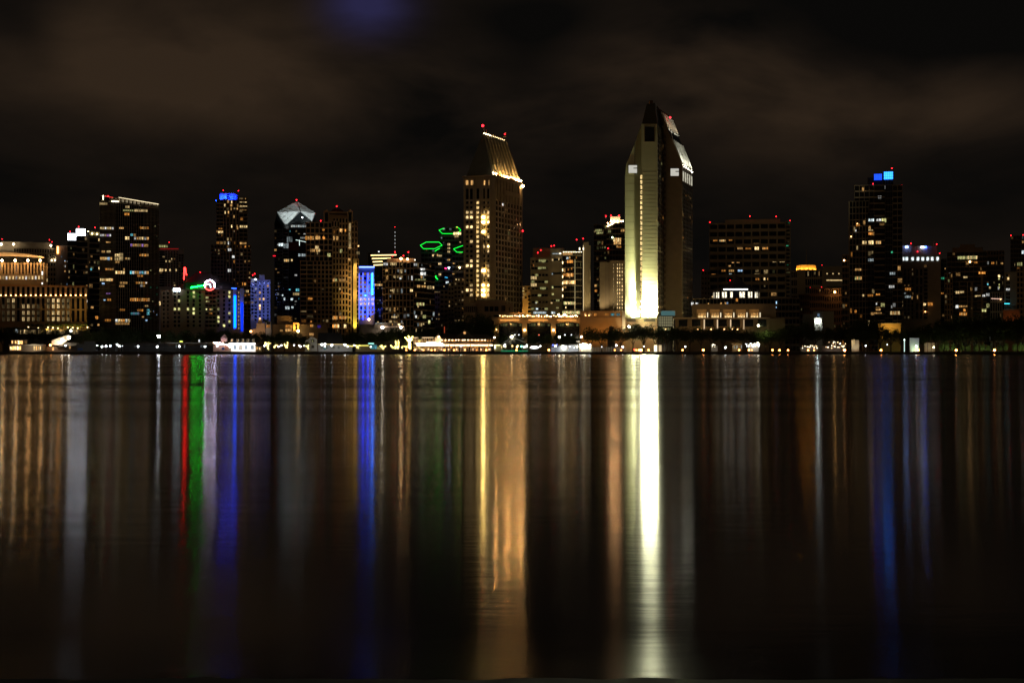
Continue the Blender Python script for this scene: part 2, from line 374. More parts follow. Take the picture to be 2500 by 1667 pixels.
# ---- hotel with a curved, uplit roof edge
B = Bld('hotel_building', 'tan hotel with curved uplit roof edge and four bright lamps at the far left', 'hotel', -60, 116, 1015, wall=(.45, .33, .21))
w = B.vol(-60, 116, 642, solid=True); k = B.vol(-60, 104, 629, 643, D=16, w=-2.2)
rf = B.mb('curved_roof', wallm((.62, .52, .40)))
for i in range(18):
    xa = -60+i*9.3; xb = xa+9.4; f = lambda x: 617+ (9*((max(x, 0))/104)**1.6)
    W = w; a, b = W.hit(xa), W.hit(xb)
    lo = [W.pt(a, W.z(f(xa)+9-6*max(0, xa)/104, a), 3), W.pt(b, W.z(f(xb)+9-6*max(0, xb)/104, b), 3), W.pt(b, W.z(f(xb)+6, b), -22), W.pt(a, W.z(f(xa)+6, a), -22)]
    hi = [W.pt(a, W.z(f(xa), a), 3), W.pt(b, W.z(f(xb), b), 3), W.pt(b, W.z(f(xb), b), -22), W.pt(a, W.z(f(xa), a), -22)]
    rf.hexa(lo, hi)
for x in (5, 37, 68, 98):
    globe(B, x, 636.5, 60, WARM, .75, 3.2); u = w.hit(x); flood(B.root, w.pt(u, w.z(640, u), 7), w.pt(u, w.z(622, u), 3), 2600, WARM, 110)
    flood(B.root, w.pt(u, w.z(637, u), 4.2), w.pt(u, w.z(700, u), .2), 2600, WARM, 120)
q = w.sub(-58, 107, 643, 670); B.grid(q, 1, 21, .1, .5, .05, pal='hyc', st=.7, dark=True, frame=False); 
q = w.sub(-58, 107, 670, 673)
pil = B.mb('pilasters', B.wm)
for i in range(22):
    u = w.u0+(w.hit(107)-w.u0)*i/21; w.box(pil, u-.55, u+.55, w.z(700, u), w.z(641, u), 0, .7)
for i in range(21):
    a = w.u0+(w.hit(107)-w.u0)*(i+.24)/21; b = w.u0+(w.hit(107)-w.u0)*(i+.72)/21
    B.add(w, a, b, w.z(682, a), w.z(674, a), PAL['c' if i % 3 else 'h'], 1.2 if i % 4 else .6, .3)
B.lit(w, [(101, 663, 105, 671, 'h', 5), (101, 690, 105, 694, 'h', 4), (113, 680, 117, 688, 'c', .8)])
B.done()

# ---- long orange colonnade hotel in front
B = Bld('hotel_building', 'long low hotel with orange cornice and a row of uplit piers at the far left', 'hotel', -60, 212, 965, wall=(.42, .28, .16))
w = B.vol(-60, 212, 697, 800)
fr = B.frame; cor = B.mb('cornice', wallm((.6, .3, .14)))
w.box(cor, w.u0-.5, w.u1+.5, w.z1-.9, w.z1+.35, -1, 2.4)
w.box(fr, w.u0, w.u1, w.z(727, 0), w.z(722, 0), 0, 1.6)
w.box(fr, w.u0, w.u1, w.z(757, 0), w.z(753.5, 0), 0, .9); w.box(fr, w.u0, w.u1, w.z(800, 0), w.z(785, 0), 0, .7)
for i in range(23):
    px = 209-12.17*i; u = w.hit(px)
    w.box(fr, u-.75, u+.75, w.z(785, u), w.z1-.9, 0, 1.1)
    if px > -40:
        ball('uplight', w.pt(u, w.z(721, u), 1.7), .34, emit(WARM, 14), B.root)
        flood(B.root, w.pt(u, w.z(722, u), 1.75), w.pt(u, w.z(699, u), 1.3), 1700, (1, .50, .17), 75, size=.2)
for f in range(4):
    yt = (729, 743, 759, 774)[f]
    for i in range(22):
        xa = 209-12.17*(i+1)+3; xb = xa+7.2
        if xb < -5: continue
        st = {6: .55, 7: .9, 4: .25, 8: 2.2, 9: 2.0, 3: .8, 5: .2}.get(21-0-i, 0) if False else 0
        xm = (xa+xb)/2
        for c0, c1, s in ((114, 124, .6), (125, 134, 2.4), (136, 147, 2.8), (148, 158, .7), (160, 171, .5), (66, 75, 1.5), (76, 85, .5), (88, 97, .15), (57, 62, 1.4), (1, 12, .12), (14, 24, .25), (26, 36, .4)):
            if c0-2 < xm < c1+2: st = s
        if f == 0: st = {True: 2.6}.get(26 < xm < 37, st if xm > 112 else (.4 if 12 < xm < 24 else 0))
        if st: B.lit(w, [(xa, yt, xb, yt+9.5, 'c', st*random.Random(i+f).uniform(.75, 1.1), 2)])
B.done()
# warm garden terrace lamps at its foot
# ---- twin-topped balcony tower
B = Bld('apartment_tower', 'slab balcony tower with two white glowing roof boxes beside the dark curved glass tower', 'apartment tower', 165, 243, 1120, wall=(.30, .29, .27))
w = B.vol(165, 187, 587); w2 = B.vol(187, 214, 576, w=1.2); w3 = B.vol(214, 243, 566, w=.4)
wb = B.vol(214, 243, 565, 576, D=14, w=1, solid=True); wb2 = B.vol(213.5, 218, 566, w=2.2, solid=True, D=5)
for i, (q, nf) in enumerate(((w, 19), (w2, 20), (w3, 21))): B.grid(q, nf, 4, .22, .0, .09, 'wwcco', st=.9, proud=1.5, seed=20+i)
for (xa, xb, ya, yb) in ((165, 185.5, 570, 587), (185.5, 209, 558.5, 576)):
    q = B.F.sub(xa, xb, ya, yb, .6); bx = MB(); q.box(bx, q.u0, q.u1, q.z0, q.z1, -9, 0); bx.build('light_box', emit((.86, .90, 1), 7, 'glow_box'), B.root)
    g = B.mb('light_box_grid', wallm((.3, .3, .3)))
    for k in range(5): u = q.u0+(q.u1-q.u0)*k/4; q.box(g, u-.12, u+.12, q.z0, q.z1, 0, .15)
    for k in range(3): z = q.z0+(q.z1-q.z0)*k/2; q.box(g, q.u0, q.u1, z-.12, z+.12, 0, .14)
for x, y in ((215.5, 566), (225, 571), (237, 572)): globe(B, x, y, 14, (1, .8, .35), .5, 1.8)
B.lit(w3, [(220, 655, 225, 660, 'y', 1), (240, 583, 243, 589, 'c', 2), (240, 652, 243, 658, 'c', 2), (232, 772, 240, 779, 'a', 1.3), (210, 696, 214, 700, 'w', 1.2), (210, 732, 214, 738, 'h', 1.3), (221, 748, 229, 753, 'w', 1)], w=1.6)
for x, y in ((171, 565), (192, 553), (232, 555)): B.red(x, y)
B.done()

# ---- dark curved-glass tower
B = Bld('office_tower', 'dark finned glass tower with a slanting lit crown, tallest at the far left', 'office tower', 242, 388, 1000, rot=.0, wall=(.17, .16, .15), core=glass((.006, .006, .006), .2))
w = B.vol(244, 387, 497, D=38)
# slanting crown: open screen of lit slats
cr = B.mb('crown_screen', wallm((.5, .46, .38)))
def cyy(x): return 478+(x-246)*(498-478)/(388-246)
for i in range(36):
    x = 268+i*3.35; u = w.hit(x); w.box(cr, u-.16, u+.16, w.z(cyy(x)+10, u), w.z(cyy(x), u), 0, .5)
for i in range(30):
    xa = 246+i*4.72; xb = xa+4.8; a, b = w.hit(xa), w.hit(xb)
    for off, th in ((0, .35), (11, .3)):
        lo = [w.pt(a, w.z(cyy(xa)+off, a)-th, .7), w.pt(b, w.z(cyy(xb)+off, b)-th, .7), w.pt(b, w.z(cyy(xb)+off, b)-th, 0), w.pt(a, w.z(cyy(xa)+off, a)-th, 0)]
        cr.hexa(lo, [(p[0], p[1], p[2]+th) for p in lo])
q = [w.pt(w.hit(244), w.z(497, 0), -.3), w.pt(w.hit(387), w.z(497, 0), -.3), w.pt(w.hit(387), w.z(497, 0), -37), w.pt(w.hit(244), w.z(497, 0), -37)]
q2 = [w.pt(w.hit(244), w.z(481, 0), -.3), w.pt(w.hit(387), w.z(499, 0)+.4, -.3), w.pt(w.hit(387), w.z(499, 0)+.4, -37), w.pt(w.hit(244), w.z(481, 0), -37)]
B.core.hexa(q, q2)
strip(B, w, 290, 482.5, 387, 499, (1, .82, .5), 2.2, w=.9, th=.3); strip(B, w, 272, 492, 290, 492.5, CRM, 4, w=.9, th=.7)
strip(B, w, 252, 477.5, 252, 488, (1, .85, .5), 7, w=.9, th=.5); strip(B, w, 256, 479, 276, 483, (1, .04, .03), 1.6, w=.8, th=.35)
for i in range(30): 
    if i % 3 != 1: x = 292+i*3.2; strip(B, w, x, cyy(x)+2, x, cyy(x)+(8 if x < 345 else 5), (1, .8, .5), .55, w=.6, th=.3)
fi = B.mb('fins', wallm((.30, .26, .21), .5))
for x in [244+i*3.0 for i in range(13)]+[283+i*5.5 for i in range(12)]+[350+i*3.4 for i in range(12)]:
    u = w.hit(x); w.box(fi, u-.11, u+.11, GZ, w.z(cyy(x)+13, u), 0, .75)
sl = B.mb('floor_edges', wallm((.05, .05, .05), .6))
for i in range(40):
    z = GZ+3.4+i*(w.z1-GZ)/41; w.box(sl, w.u0+.1, w.u1-.1, z, z+.3, 0, .25)
L = [(243, 554, 278, 560, 'cch', 2.4, 6), (290, 554, 303, 559, 'wc', .7), (341, 554, 363, 559, 'aww', 1.2, 4), (243, 571, 272, 577, 'hhcp', 1.7, 5), (258, 589, 270, 593, 'w', .8, 3), (318, 571, 332, 576, 'wcy', 1),
     (304, 578, 317, 585, 'c', 3.2, 2), (327, 579, 364, 585, 'hwcc', 1.8, 6), (318, 596, 362, 602, 'pwwcw', 1.2, 8), (303, 520, 317, 526, 'a', 1.6, 2), (306, 502, 316, 508, 'c', .8, 4), (295, 512, 326, 516, 'o', .35, 6), (328, 511, 361, 517, 'c', 1.3, 8),
     (243, 495, 262, 501, 'c', .7, 8), (248, 612, 257, 617, 'w', 1.2, 2), (260, 612, 270, 617, 'c', 1.7, 2), (244, 628, 274, 635, 'wwcb', 1.4, 5), (280, 620, 291, 627, 'c', 3, 2), (291, 618, 301, 636, 'c', 1.4, 2), (279, 630, 290, 636, 'c', 1.2, 2), (281, 637, 292, 643, 'w', .9, 2), (304, 629, 318, 634, 'wc', .8, 2),
     (340, 620, 363, 626, 'aw', 1.3, 4), (257, 655, 278, 660, 'aw', .9, 4), (281, 662, 305, 669, 'cwc', 2.6, 4), (317, 662, 363, 669, 'yhwwb', 1.5, 8), (292, 655, 305, 660, 'w', .3, 3), (320, 671, 357, 676, 'a', .25, 5),
     (243, 680, 276, 686, 'ccw', 2.2, 6), (248, 690, 256, 694, 'b', 2.4, 1), (292, 688, 312, 693, 'w', .5, 3), (331, 688, 360, 693, 'awc', 1.1, 5), (291, 695, 304, 701, 'w', .7, 3), (335, 695, 355, 700, 'wh', .5, 3), (355, 689, 359, 692, 'h', 2.5),
     (317, 728, 366, 735, 'aaw', 1.5, 9), (252, 730, 258, 734, 'b', 2.2), (262, 729, 272, 734, 'a', 1.2, 2), (258, 715, 270, 718, 'p', .5, 2), (353, 745, 362, 749, 'wc', 1.8, 2), (292, 754, 306, 759, 'a', .8, 3), (335, 755, 350, 760, 'a', 1, 3), (319, 763, 340, 768, 'yb', .6, 4), (358, 755, 366, 769, 'by', 1.2, 1), (346, 772, 352, 776, 'w', 1), (355, 780, 360, 784, 'b', 2.2),
     (281, 779, 318, 786, 'hcwa', 2.0, 6), (281, 788, 317, 793, 'w', .5, 5), (255, 779, 271, 785, 'a', .6, 3)]
B.lit(w, L, w=.15)
B.grid(w.sub(292, 385, 660, 790, .1), 15, 22, .6, .5, .035, 'whybg', st=.8, seed=77, frame=False); B.grid(w.sub(365, 386, 540, 790, .1), 30, 4, .6, .4, .09, 'cgoo', st=.6, seed=78, frame=False)
B.grid(w.R, 36, 6, .3, .1, .05, 'wc', seed=79, proud=.3)
for x, y in ((245.5, 486), (264, 478)): B.red(x, y)
B.done()

# ---- grey-white block behind, with lit penthouse
B = Bld('apartment_tower', 'pale grey block with lit penthouse and two red lights right of the finned glass tower', 'apartment tower', 388, 449, 1150, wall=(.42, .42, .46))
w = B.vol(388, 449, 608, solid=True); wp = B.vol(388, 411, 598, 608, D=12, w=-1.5)
rf = B.mb('penthouse_roof', wallm((.5, .42, .3))); wp.box(rf, wp.u0, wp.u1+1, wp.z1, wp.z1+.8, -10, 1.4)
B.lit(wp, [(388, 599, 410, 604, 'o', 1.2, 4)])
B.grid(w.sub(389, 402, 612, 700, .1), 14, 2, .25, .0, .06, 'wc', dark=True, seed=5, frame=False); B.grid(w.sub(402, 436, 612, 700, .1), 15, 5, .3, .45, .05, 'wc', dark=True, seed=6, frame=False)
B.grid(w.sub(436, 448, 620, 700, .3), 12, 2, .2, .2, .05, 'wc', dark=True, seed=8)
B.lit(w, [(389, 656, 398, 663, 'c', 2.5, 2), (403, 657, 407, 662, 'c', 2), (413, 657, 417, 662, 'c', 1.7), (428, 657, 432, 662, 'c', 1.2), (404, 636, 407, 640, 'c', 1.3), (412, 636, 416, 640, 'c', .9), (387, 736, 398, 745, 'c', 2)])
for x, y in ((390, 614), (438, 615)):
    B.red(x, y-1)
B.red(413, 591, r=.45); strip(B, w, 391, 607.5, 436, 607.5, (1, .02, .02), .5, w=.4, th=.3)
B.done()

# ---- neon hotel
B = Bld('hotel_building', 'brown mansard roofed hotel with a neon ring and green neon zigzag', 'hotel', 392, 594, 950, wall=(.33, .24, .16))
wl = B.vol(392, 420, 708, w=-1, solid=True); w1 = B.vol(420, 500, 707, w=1, solid=True, D=30); w2 = B.vol(500, 528, 705, w=-1.5, solid=True, D=30); w3 = B.vol(528, 594, 707, w=1, solid=True, D=30)
mr = B.mb('mansard_roof', wallm((.035, .03, .03), .6))
def mans(xa, xb, xc, xd, yb, yt, d=26):
    P = B.F.sub(xa, xb, 0, 0); a, b = B.F.hit(xa), B.F.hit(xb); c, e = B.F.hit(xc), B.F.hit(xd); zb = B.F.z(yb, 0); zt = B.F.z(yt, 0)
    mr.hexa([B.F.pt(a, zb, 2), B.F.pt(b, zb, 2), B.F.pt(b, zb, -d), B.F.pt(a, zb, -d)], [B.F.pt(c, zt, -4), B.F.pt(e, zt, -4), B.F.pt(e, zt, -d+6), B.F.pt(c, zt, -d+6)])
mans(418, 598, 455, 560, 707, 688); mans(450, 566, 480, 505, 690, 664)
rowz = [709+10.4*i for i in range(9)]
rr = random.Random(12)
litset = {(473, 0): 1.2, (560, 0): 1.2, (560, 1): 1, (473, 1): .5, (437, 2): 1, (427, 4): 1.1, (437, 4): .9, (459, 4): 1, (473, 4): 1.3, (473, 5): 1.3, (533, 6): 1.4, (533, 7): 1.1, (560, 7): .9, (547, 8): 1.6, (473, 9): 1.5, (560, 5): .7, (533, 4): .3}
for cx in (427, 437, 459, 473, 488, 533, 547, 560):
    for i in range(10):
        W = w1 if cx < 500 else w3; yc = 714+10.1*i
        if yc > 803: continue
        a, b = W.hit(cx-2.6), W.hit(cx+2.6); st = litset.get((cx, i))
        B.add(W, a, b, W.z(yc+3, a), W.z(yc-3, a), PAL['o'] if st else None, (st or 0)*1.3, .1)
for cx in (400, 410):
    for i in range(9): a, b = wl.hit(cx-2), wl.hit(cx+2); yc = 716+10*i; B.add(wl, a, b, wl.z(yc+3, a), wl.z(yc-3, a), None, 0, .1)
B.grid(w2.sub(501, 527, 712, 800), 9, 3, .45, .12, .0, dark=True, proud=1.2)
B.lit(w2, [(502, 722, 509, 729, 'o', 1.6, 2), (502, 733, 512, 738, 'o', 1, 2), (502, 752, 506, 757, 'o', 3), (511, 752, 520, 757, 'wo', 1.2, 2), (511, 762, 519, 767, 'a', .9, 2)])
# blue-lit stair pylons
for xa, xb, yb in ((569, 577, 804), (586, 595, 812)):
    py_ = MB(); q = B.F.sub(xa, xb, 704, yb, 3.2); q.box(py_, q.u0, q.u1, q.z0, q.z1, -2, 0); o = py_.build('pylon', wallm((.45, .5, .75)), B.root)
    um = (q.u0+q.u1)/2
    flood(B.root, q.pt(um, q.z1+1.5, 4), q.pt(um, q.z0, 0), 5500 if xa < 580 else 900, (.03, .16, 1), 50, size=.3)
    flood(B.root, q.pt(um, q.z0+1, 3), q.pt(um, q.z1, 0), 3600, (.002, .07, 1), 50, size=.3)
    flood(B.root, q.pt(um, (q.z0+q.z1)/2, 9), q.pt(um, (q.z0+q.z1)/2, 0), 1100, (.002, .06, 1), 90, size=.3)
strip(B, B.F, 565, 704, 577, 704.5, (.03, .12, 1), 5, w=3.4, th=.5)
strip(B, B.F, 573, 722, 573, 800, (.001, .085, 1), 8, w=3.4, th=1.6); strip(B, B.F, 590.5, 740, 590.5, 808, (.001, .03, 1), 1.6, w=3.4, th=1.2)  # glowing strips added to strengthen the pylons' blue streak in the water
for i in range(10): B.lit(w3, [(581.5, 712+9.7*i, 584, 716+9.7*i, 'c', .9)], w=.3)
# neon ring, inner hook, zigzag, red leaning sign, white panel
def neon(name, pts, col, st, r=.28, w=2.6, parent=None):
    W = B.F; mb = MB(); P = [W.pt(W.hit(x), W.z(y, W.hit(x)), w) for x, y in pts]
    for p, q in zip(P, P[1:]): mb.tube(p, q, r, n=6)
    return mb.build(name, emit(col, st, 'neon'), parent or B.root)
ring = [(512+12.2*cos(a*pi/18), 697-12.2*sin(a*pi/18)) for a in range(-2, 21)]
neon('neon_ring', ring, (.82, .72, 1), 70, .30)
neon('neon_ring_lower', [(512+12.2*cos(a*pi/18), 697-12.2*sin(a*pi/18)) for a in range(19, 37)], (1, .06, .05), 7, .26)
neon('neon_ring_inner', [(512+10.6*cos(a*pi/18), 697-10.6*sin(a*pi/18)) for a in range(0, 37)], (1, .05, .03), 2.2, .18)
neon('neon_hook', [(502, 694.5), (508, 694), (512, 693.8), (513.5, 697), (514.5, 703)], (.6, .9, 1), 6, .3)
neon('neon_zigzag', [(465, 703), (469, 701), (471, 702.2), (476, 700.2), (479, 701), (484, 698.8), (487, 699.5), (492, 697.6), (496, 697.3), (502, 695)], (.002, 1, .03), 38, .34)
neon('neon_frame', [(449.2, 683), (450, 654), (452.4, 654), (454, 668), (455.5, 672)], (1, .012, .01), 22, .34)
fr = B.mb('sign_frame', wallm((.08, .08, .08)))
for x in (449, 456): u = B.F.hit(x); fr.tube(B.F.pt(u, B.F.z(707, u), 2), B.F.pt(u, B.F.z(654, u), 2), .15)
disc = MB(); W = B.F; disc.hexa([W.pt(W.hit(512+13.5*cos(k*pi/12)), W.z(697-13.5*sin(k*pi/12), 0), 2.1) for k in range(24)], [W.pt(W.hit(512+13.5*cos(k*pi/12)), W.z(697-13.5*sin(k*pi/12), 0), 1.6) for k in range(24)]); disc.build('sign_disc', wallm((.10, .05, .05)), B.root)
q = B.F.sub(423, 440, 704, 712, 2.6); pn = MB(); q.box(pn, q.u0, q.u1, q.z0, q.z1, -.5, 0); pn.build('sign_panel', emit((.75, .92, 1), 5.5, 'sign_glow'), B.root)
for x in (426.5, 431, 435.5): u = q.hit(x); q.box(fr, u-.14, u+.14, q.z0, q.z0+.9, 0, .1)
B.red(489, 664, r=.45)
B.done()

# ---- blue-topped tower
B = Bld('apartment_tower', 'tall brown tower with a glowing blue drum on its roof', 'apartment tower', 513, 613, 1100, wall=(.36, .29, .21))
w = B.vol(528, 584, 488, D=30); wr = B.vol(584, 604, 482, D=26, w=-1); lo = B.vol(515, 613, 598, D=32, w=1.5)
for i, (q, nf, nb, sf, pf, pl) in enumerate(((w.sub(528, 545, 488, 598), 12, 2, .3, .1, .16), (w.sub(545, 584, 488, 598), 12, 5, .1, .42, .12), (wr.sub(584, 604, 482, 598), 12, 2, .28, .1, .2))):
    B.grid(q, nf, nb, sf, pf, pl, 'wwca', st=1.3, seed=31+i, proud=.9)
B.grid(lo.sub(515, 545, 598, 780), 20, 4, .28, .22, .13, 'wcca', seed=35, proud=.8); B.grid(lo.sub(545, 575, 598, 780), 20, 4, .1, .4, .09, 'wca', seed=36); B.grid(lo.sub(575, 613, 598, 780), 20, 4, .25, .22, .16, 'waac', seed=37, proud=.9)
B.lit(wr, [(585, 491, 603, 495, 'c', 1.6, 3), (585, 500, 604, 505, 'c', 2.6, 3), (585, 510, 602, 514, 'w', .8, 3), (585, 551, 604, 556, 'c', 2.4, 4), (585, 592, 602, 597, 'w', 1.3, 3)], w=.6)
B.lit(w, [(564, 491, 569, 497, 'c', 3), (548, 516, 553, 522, 'c', 2.4), (556, 516, 561, 522, 'w', 2), (564, 550, 570, 556, 'c', 4.5), (574, 550, 580, 555, 'w', 1.2), (533, 557, 543, 562, 'a', 1.1, 2), (532, 565, 546, 572, 'c', 2.8, 2), (556, 590, 563, 597, 'h', 1.6)], w=.6)
B.lit(lo, [(556, 607, 565, 613, 'h', 1.9, 2), (566, 624, 573, 630, 'h', 2), (556, 657, 564, 664, 'h', 1.6, 2), (591, 690, 600, 697, 'a', 1.8, 2), (600, 708, 607, 714, 'c', 1.8, 2), (607, 677, 611, 681, 'c', 2.5)], w=.6)
c = w.pt(w.hit(559.5), w.z(488, 0), -14); rad = abs(w.hit(583)-w.hit(536))/2; hz = w.z(467, 0)-w.z(488, 0)
dr = MB(); dr.lathe(c, [(rad, 0), (rad, hz*.86), (rad*.93, hz*.94), (rad*.5, hz)], 28); dr.sm = True
dr.build('roof_drum', wallm((.5, .55, .7), .6), B.root)
dk = MB()
for dy in (3, 8, 12): 
    q = Wall((c[0], c[1]), w.u, w.n); q.box(dk, -1.8, .4, c[2]+hz*.9-dy*.32-1, c[2]+hz*.9-dy*.32, rad*.99, rad+.1)
dk.build('roof_vents', wallm((.02, .02, .03)), B.root)
for k in range(7):
    a = -pi/2+(k-3)*.42-B.a; p = (c[0]+cos(a)*(rad+4.6), c[1]+sin(a)*(rad+4.6), c[2]+.4)
    flood(B.root, p, (c[0]+cos(a)*rad, c[1]+sin(a)*rad, c[2]+hz*.8), 9000, (.006, .035, 1), 110, size=.3); ball('blue_lamp', (p[0]-cos(a)*1.6, p[1]-sin(a)*1.6, p[2]-.2), .4, emit((.004, .03, 1), 60), B.root)
for x, y in ((545, 464), (582, 465)): B.red(x, y, r=.5)
B.done()

# ---- lavender-lit hotel
B = Bld('hotel_building', 'small hotel washed in lavender blue light, between blue-drum tower and diamond-topped tower', 'hotel', 612, 660, 1050, wall=(.50, .52, .66))
w = B.vol(628, 660, 683, solid=True, w=1); wl = B.vol(612, 628, 680, solid=True, w=0); B.vol(632, 646, 670, 683, D=10, w=-3, solid=True)
B.grid(wl.sub(612.5, 628, 684, 785), 12, 2, .45, .3, .2, 'wch', dark=True, seed=41, frame=False)
for cx in (634.5, 643.5, 654):
    for i in range(12):
        yc = 690+8*i; a, b = w.hit(cx-1.9), w.hit(cx+1.9); st = {(634.5, 7): 4, (634.5, 11): 3, (634.5, 3): 1, (643.5, 5): 2, (643.5, 2): 0, (634.5, 8): 2, (654, 1): .8, (634.5, 5): 1}.get((cx, i), 0)
        B.add(w, a, b, w.z(yc+2.4, a), w.z(yc-2.4, a), PAL['w'] if st else None, st, .1)
for x in (618, 632, 645, 657):
    u = w.hit(x); flood(B.root, w.pt(u, w.z(800, u), 13), w.pt(u, w.z(725, u), 0), 1100, (.20, .28, 1), 95, size=.4)
    flood(B.root, w.pt(u, w.z(690, u), 20), w.pt(u, w.z(730, u), 0), 1500, (.22, .30, 1), 110, size=.4)
for x, y in ((617, 671), (622, 668)): B.red(x, y)
globe(B, 624, 682, 12, WHT, .45, 1)
B.done()

# ---- diamond-topped glass tower
B = Bld('office_tower', 'dark glass tower under a white faceted diamond crown', 'office tower', 666, 778, 1150, wall=(.25, .27, .27), core=glass((.008, .011, .012), .15))
w = B.vol(670, 770, 545, D=34)
W = w; D = 34
def P(px, py, d): u = W.hit(px); return W.pt(u, W.z(py, u), d)
cz = MB(); ap = P(724, 489, -8); fl = P(677, 519, 2); fr_ = P(770, 521, 2); bl = P(680, 519, -34); br = P(767, 520, -34); ll = P(697, 553, 3); lr = P(762, 543, 3); cm_ = P(733, 517, 3); le = P(673, 548, 0); re = P(774, 546, 0)
cz.face([fl, ll, cm_, ap]); cz.face([cm_, lr, fr_, ap]); cz.face([ap, bl, fl]); cz.face([ap, fr_, br]); cz.face([ap, br, bl])
cm2 = wallm((.62, .66, .66), .45); cz.build('crown', cm2, B.root)
dk2 = MB(); dk2.face([ll, (ll[0], ll[1], w.z1-1), (lr[0], lr[1], w.z1-1), lr, cm_]); dk2.face([fl, P(670, 545, 0), P(670, 560, 0), ll]); dk2.face([fr_, lr, P(770, 545, 0)]); dk2.face([fl, bl, P(670, 545, -34), P(670, 545, 0)]); dk2.face([fr_, P(770, 545, 0), P(770, 545, -34), br]); dk2.face([bl, br, P(770, 545, -34), P(670, 545, -34)])
dk2.build('crown_base', B.cm, B.root)
rb = B.mb('crown_ribs', wallm((.2, .22, .22)))
def lerp(a, b, k): return tuple(a[i]+(b[i]-a[i])*k for i in range(3))
for k in (.18, .36, .54, .72, .88):
    rb.tube(lerp(ap, fl, k), lerp(ap, cm_, k), .16, n=4) if k < .99 else 0
    rb.tube(lerp(ap, fr_, k), lerp(ap, cm_, k), .16, n=4)
for k in (.25, .5, .75): rb.tube(lerp(fl, ll, k), lerp(fl, cm_, k), .14, n=4)
for k in range(1, 8): rb.tube(lerp(fl, ll, k/8), lerp(ap, cm_, k/8), .07, n=4); rb.tube(lerp(fr_, lr, k/8), lerp(ap, cm_, k/8), .07, n=4)
for a, b in ((ap, fl), (ap, fr_), (ap, cm_), (fl, ll), (fr_, lr), (ll, cm_), (cm_, lr)): rb.tube(a, b, .3, n=5)
for (px, py, d, tx, ty, pw) in ((700, 556, 20, 704, 530, 3200), (755, 550, 20, 750, 524, 2600), (700, 560, 34, 712, 503, 30000), (755, 550, 34, 742, 505, 24000)):
    flood(B.root, P(px, py, d), P(tx, ty, -3), pw, (.88, .97, .95), 48, size=.3)
B.grid(w.sub(670, 690, 552, 790), 28, 3, .18, .05, .08, 'chw', st=.6, seed=51, proud=.5); B.grid(w.sub(704, 768, 545, 790, .1), 34, 9, .3, .08, .05, 'hcy', st=1, seed=52, proud=.25, pf=.05) if False else B.grid(w.sub(704, 768, 547, 790, .1), 34, 9, .3, .08, .06, 'hcy', st=1.0, seed=52, frame=False)
B.grid(w.sub(690, 704, 560, 790), 28, 1, .16, .1, .05, 'ch', st=.6, seed=53, proud=.4)
B.lit(w, [(726, 530, 742, 536, 's', .35, 4), (710, 550, 754, 555, 'hs', 1.1, 8), (680, 594, 692, 601, 's', 3, 2), (692, 595, 706, 606, 's', .8, 3), (700, 578, 714, 594, 's', .25, 3), (728, 620, 754, 626, 's', .8, 6), (693, 633, 706, 639, 'cw', 1.6, 3), (710, 633, 715, 638, 'c', 1.6), (733, 579, 745, 583, 'h', .5, 3), (669, 608, 676, 613, 'w', .8), (722, 705, 731, 711, 'y', 1.7, 2), (715, 715, 731, 721, 'c', 1.1, 4), (709, 728, 716, 733, 's', 1.8), (696, 748, 707, 755, 's', 1.6, 2), (711, 748, 717, 753, 's', 1.8), (692, 727, 697, 733, 's', 1.3), (688, 719, 692, 723, 's', 1.5)], w=.5)
strip(B, w, 722, 586, 752, 592, (.8, .95, .9), 1.3, w=.8, th=.4); strip(B, w, 731, 586, 731, 600, (.8, .95, .9), 1.6, w=.8, th=.4)
lb = MB(); q = w.sub(704, 730, 591, 612, .9); q.box(lb, q.u0, q.u1, q.z0, q.z1, -.8, 0); lb.build('balcony_box', wallm((.10, .03, .03)), B.root)
globe(B, 738, 532, 10, WHT, .5, 3.2)
for x, y in ((724, 487.5), (677.5, 518), (770, 520.5), (734, 515.5), (751, 539), (693, 573.5), (699, 571.5), (735, 600.5)): B.red(x, y, r=.75 if x == 724 else .55)
strip(B, w, 666.5, 625, 673, 625, (1, .01, .03), 3, w=.8, th=.5)
B.done()

# ---- brown residential tower in two steps
B = Bld('apartment_tower', 'brown balcony tower with hipped roof, gabled dormers and a golden lit corner strip', 'apartment tower', 733, 875, 1020, wall=(.45, .31, .19), core=glass((.012, .010, .009), .2))
w = B.vol(747, 812, 543, D=30); wm = B.vol(812, 850, 532, D=28, w=1); wr = B.vol(850, 873, 539, D=26, w=-.5); lo = B.vol(733, 765, 637, D=26, w=3.5); lo2 = B.vol(765, 812, 637, D=5, w=3); 
lo3 = B.vol(859, 876, 632, D=24, w=.5)
wt = B.vol(800, 858, 517, 540, D=24, w=0, solid=True)
B.grid(w, 23, 6, .24, .22, .05, 'wwac', st=1.3, seed=61, proud=1.0); B.grid(wm, 23, 5, .3, .42, .05, 'wac', seed=62, proud=.6); B.grid(wr, 23, 3, .3, .5, .03, 'wa', seed=63, proud=.5)
B.grid(lo.sub(733, 765, 637, 800), 15, 2, .26, .12, .06, 'wac', seed=64, proud=1.2); B.grid(lo2.sub(765, 812, 637, 800), 15, 5, .28, .3, .06, 'wac', seed=65, proud=.8); B.grid(lo3.sub(869, 876, 632, 800), 15, 1, .25, .3, .1, 'wa', seed=66)
B.lit(w, [(745, 577, 767, 586, 'aw', 1.3, 4), (770, 577, 782, 585, 'w', 2.2, 3), (787, 578, 794, 585, 'a', 1.4), (813, 577, 827, 586, 'ww', 2, 4), (757, 608, 769, 615, 'w', .9, 3), (771, 608, 782, 615, 'wc', 1.8, 2), (786, 559, 793, 564, 'a', .9), (799, 619, 807, 627, 'o', 1.3, 2)], w=1.1)
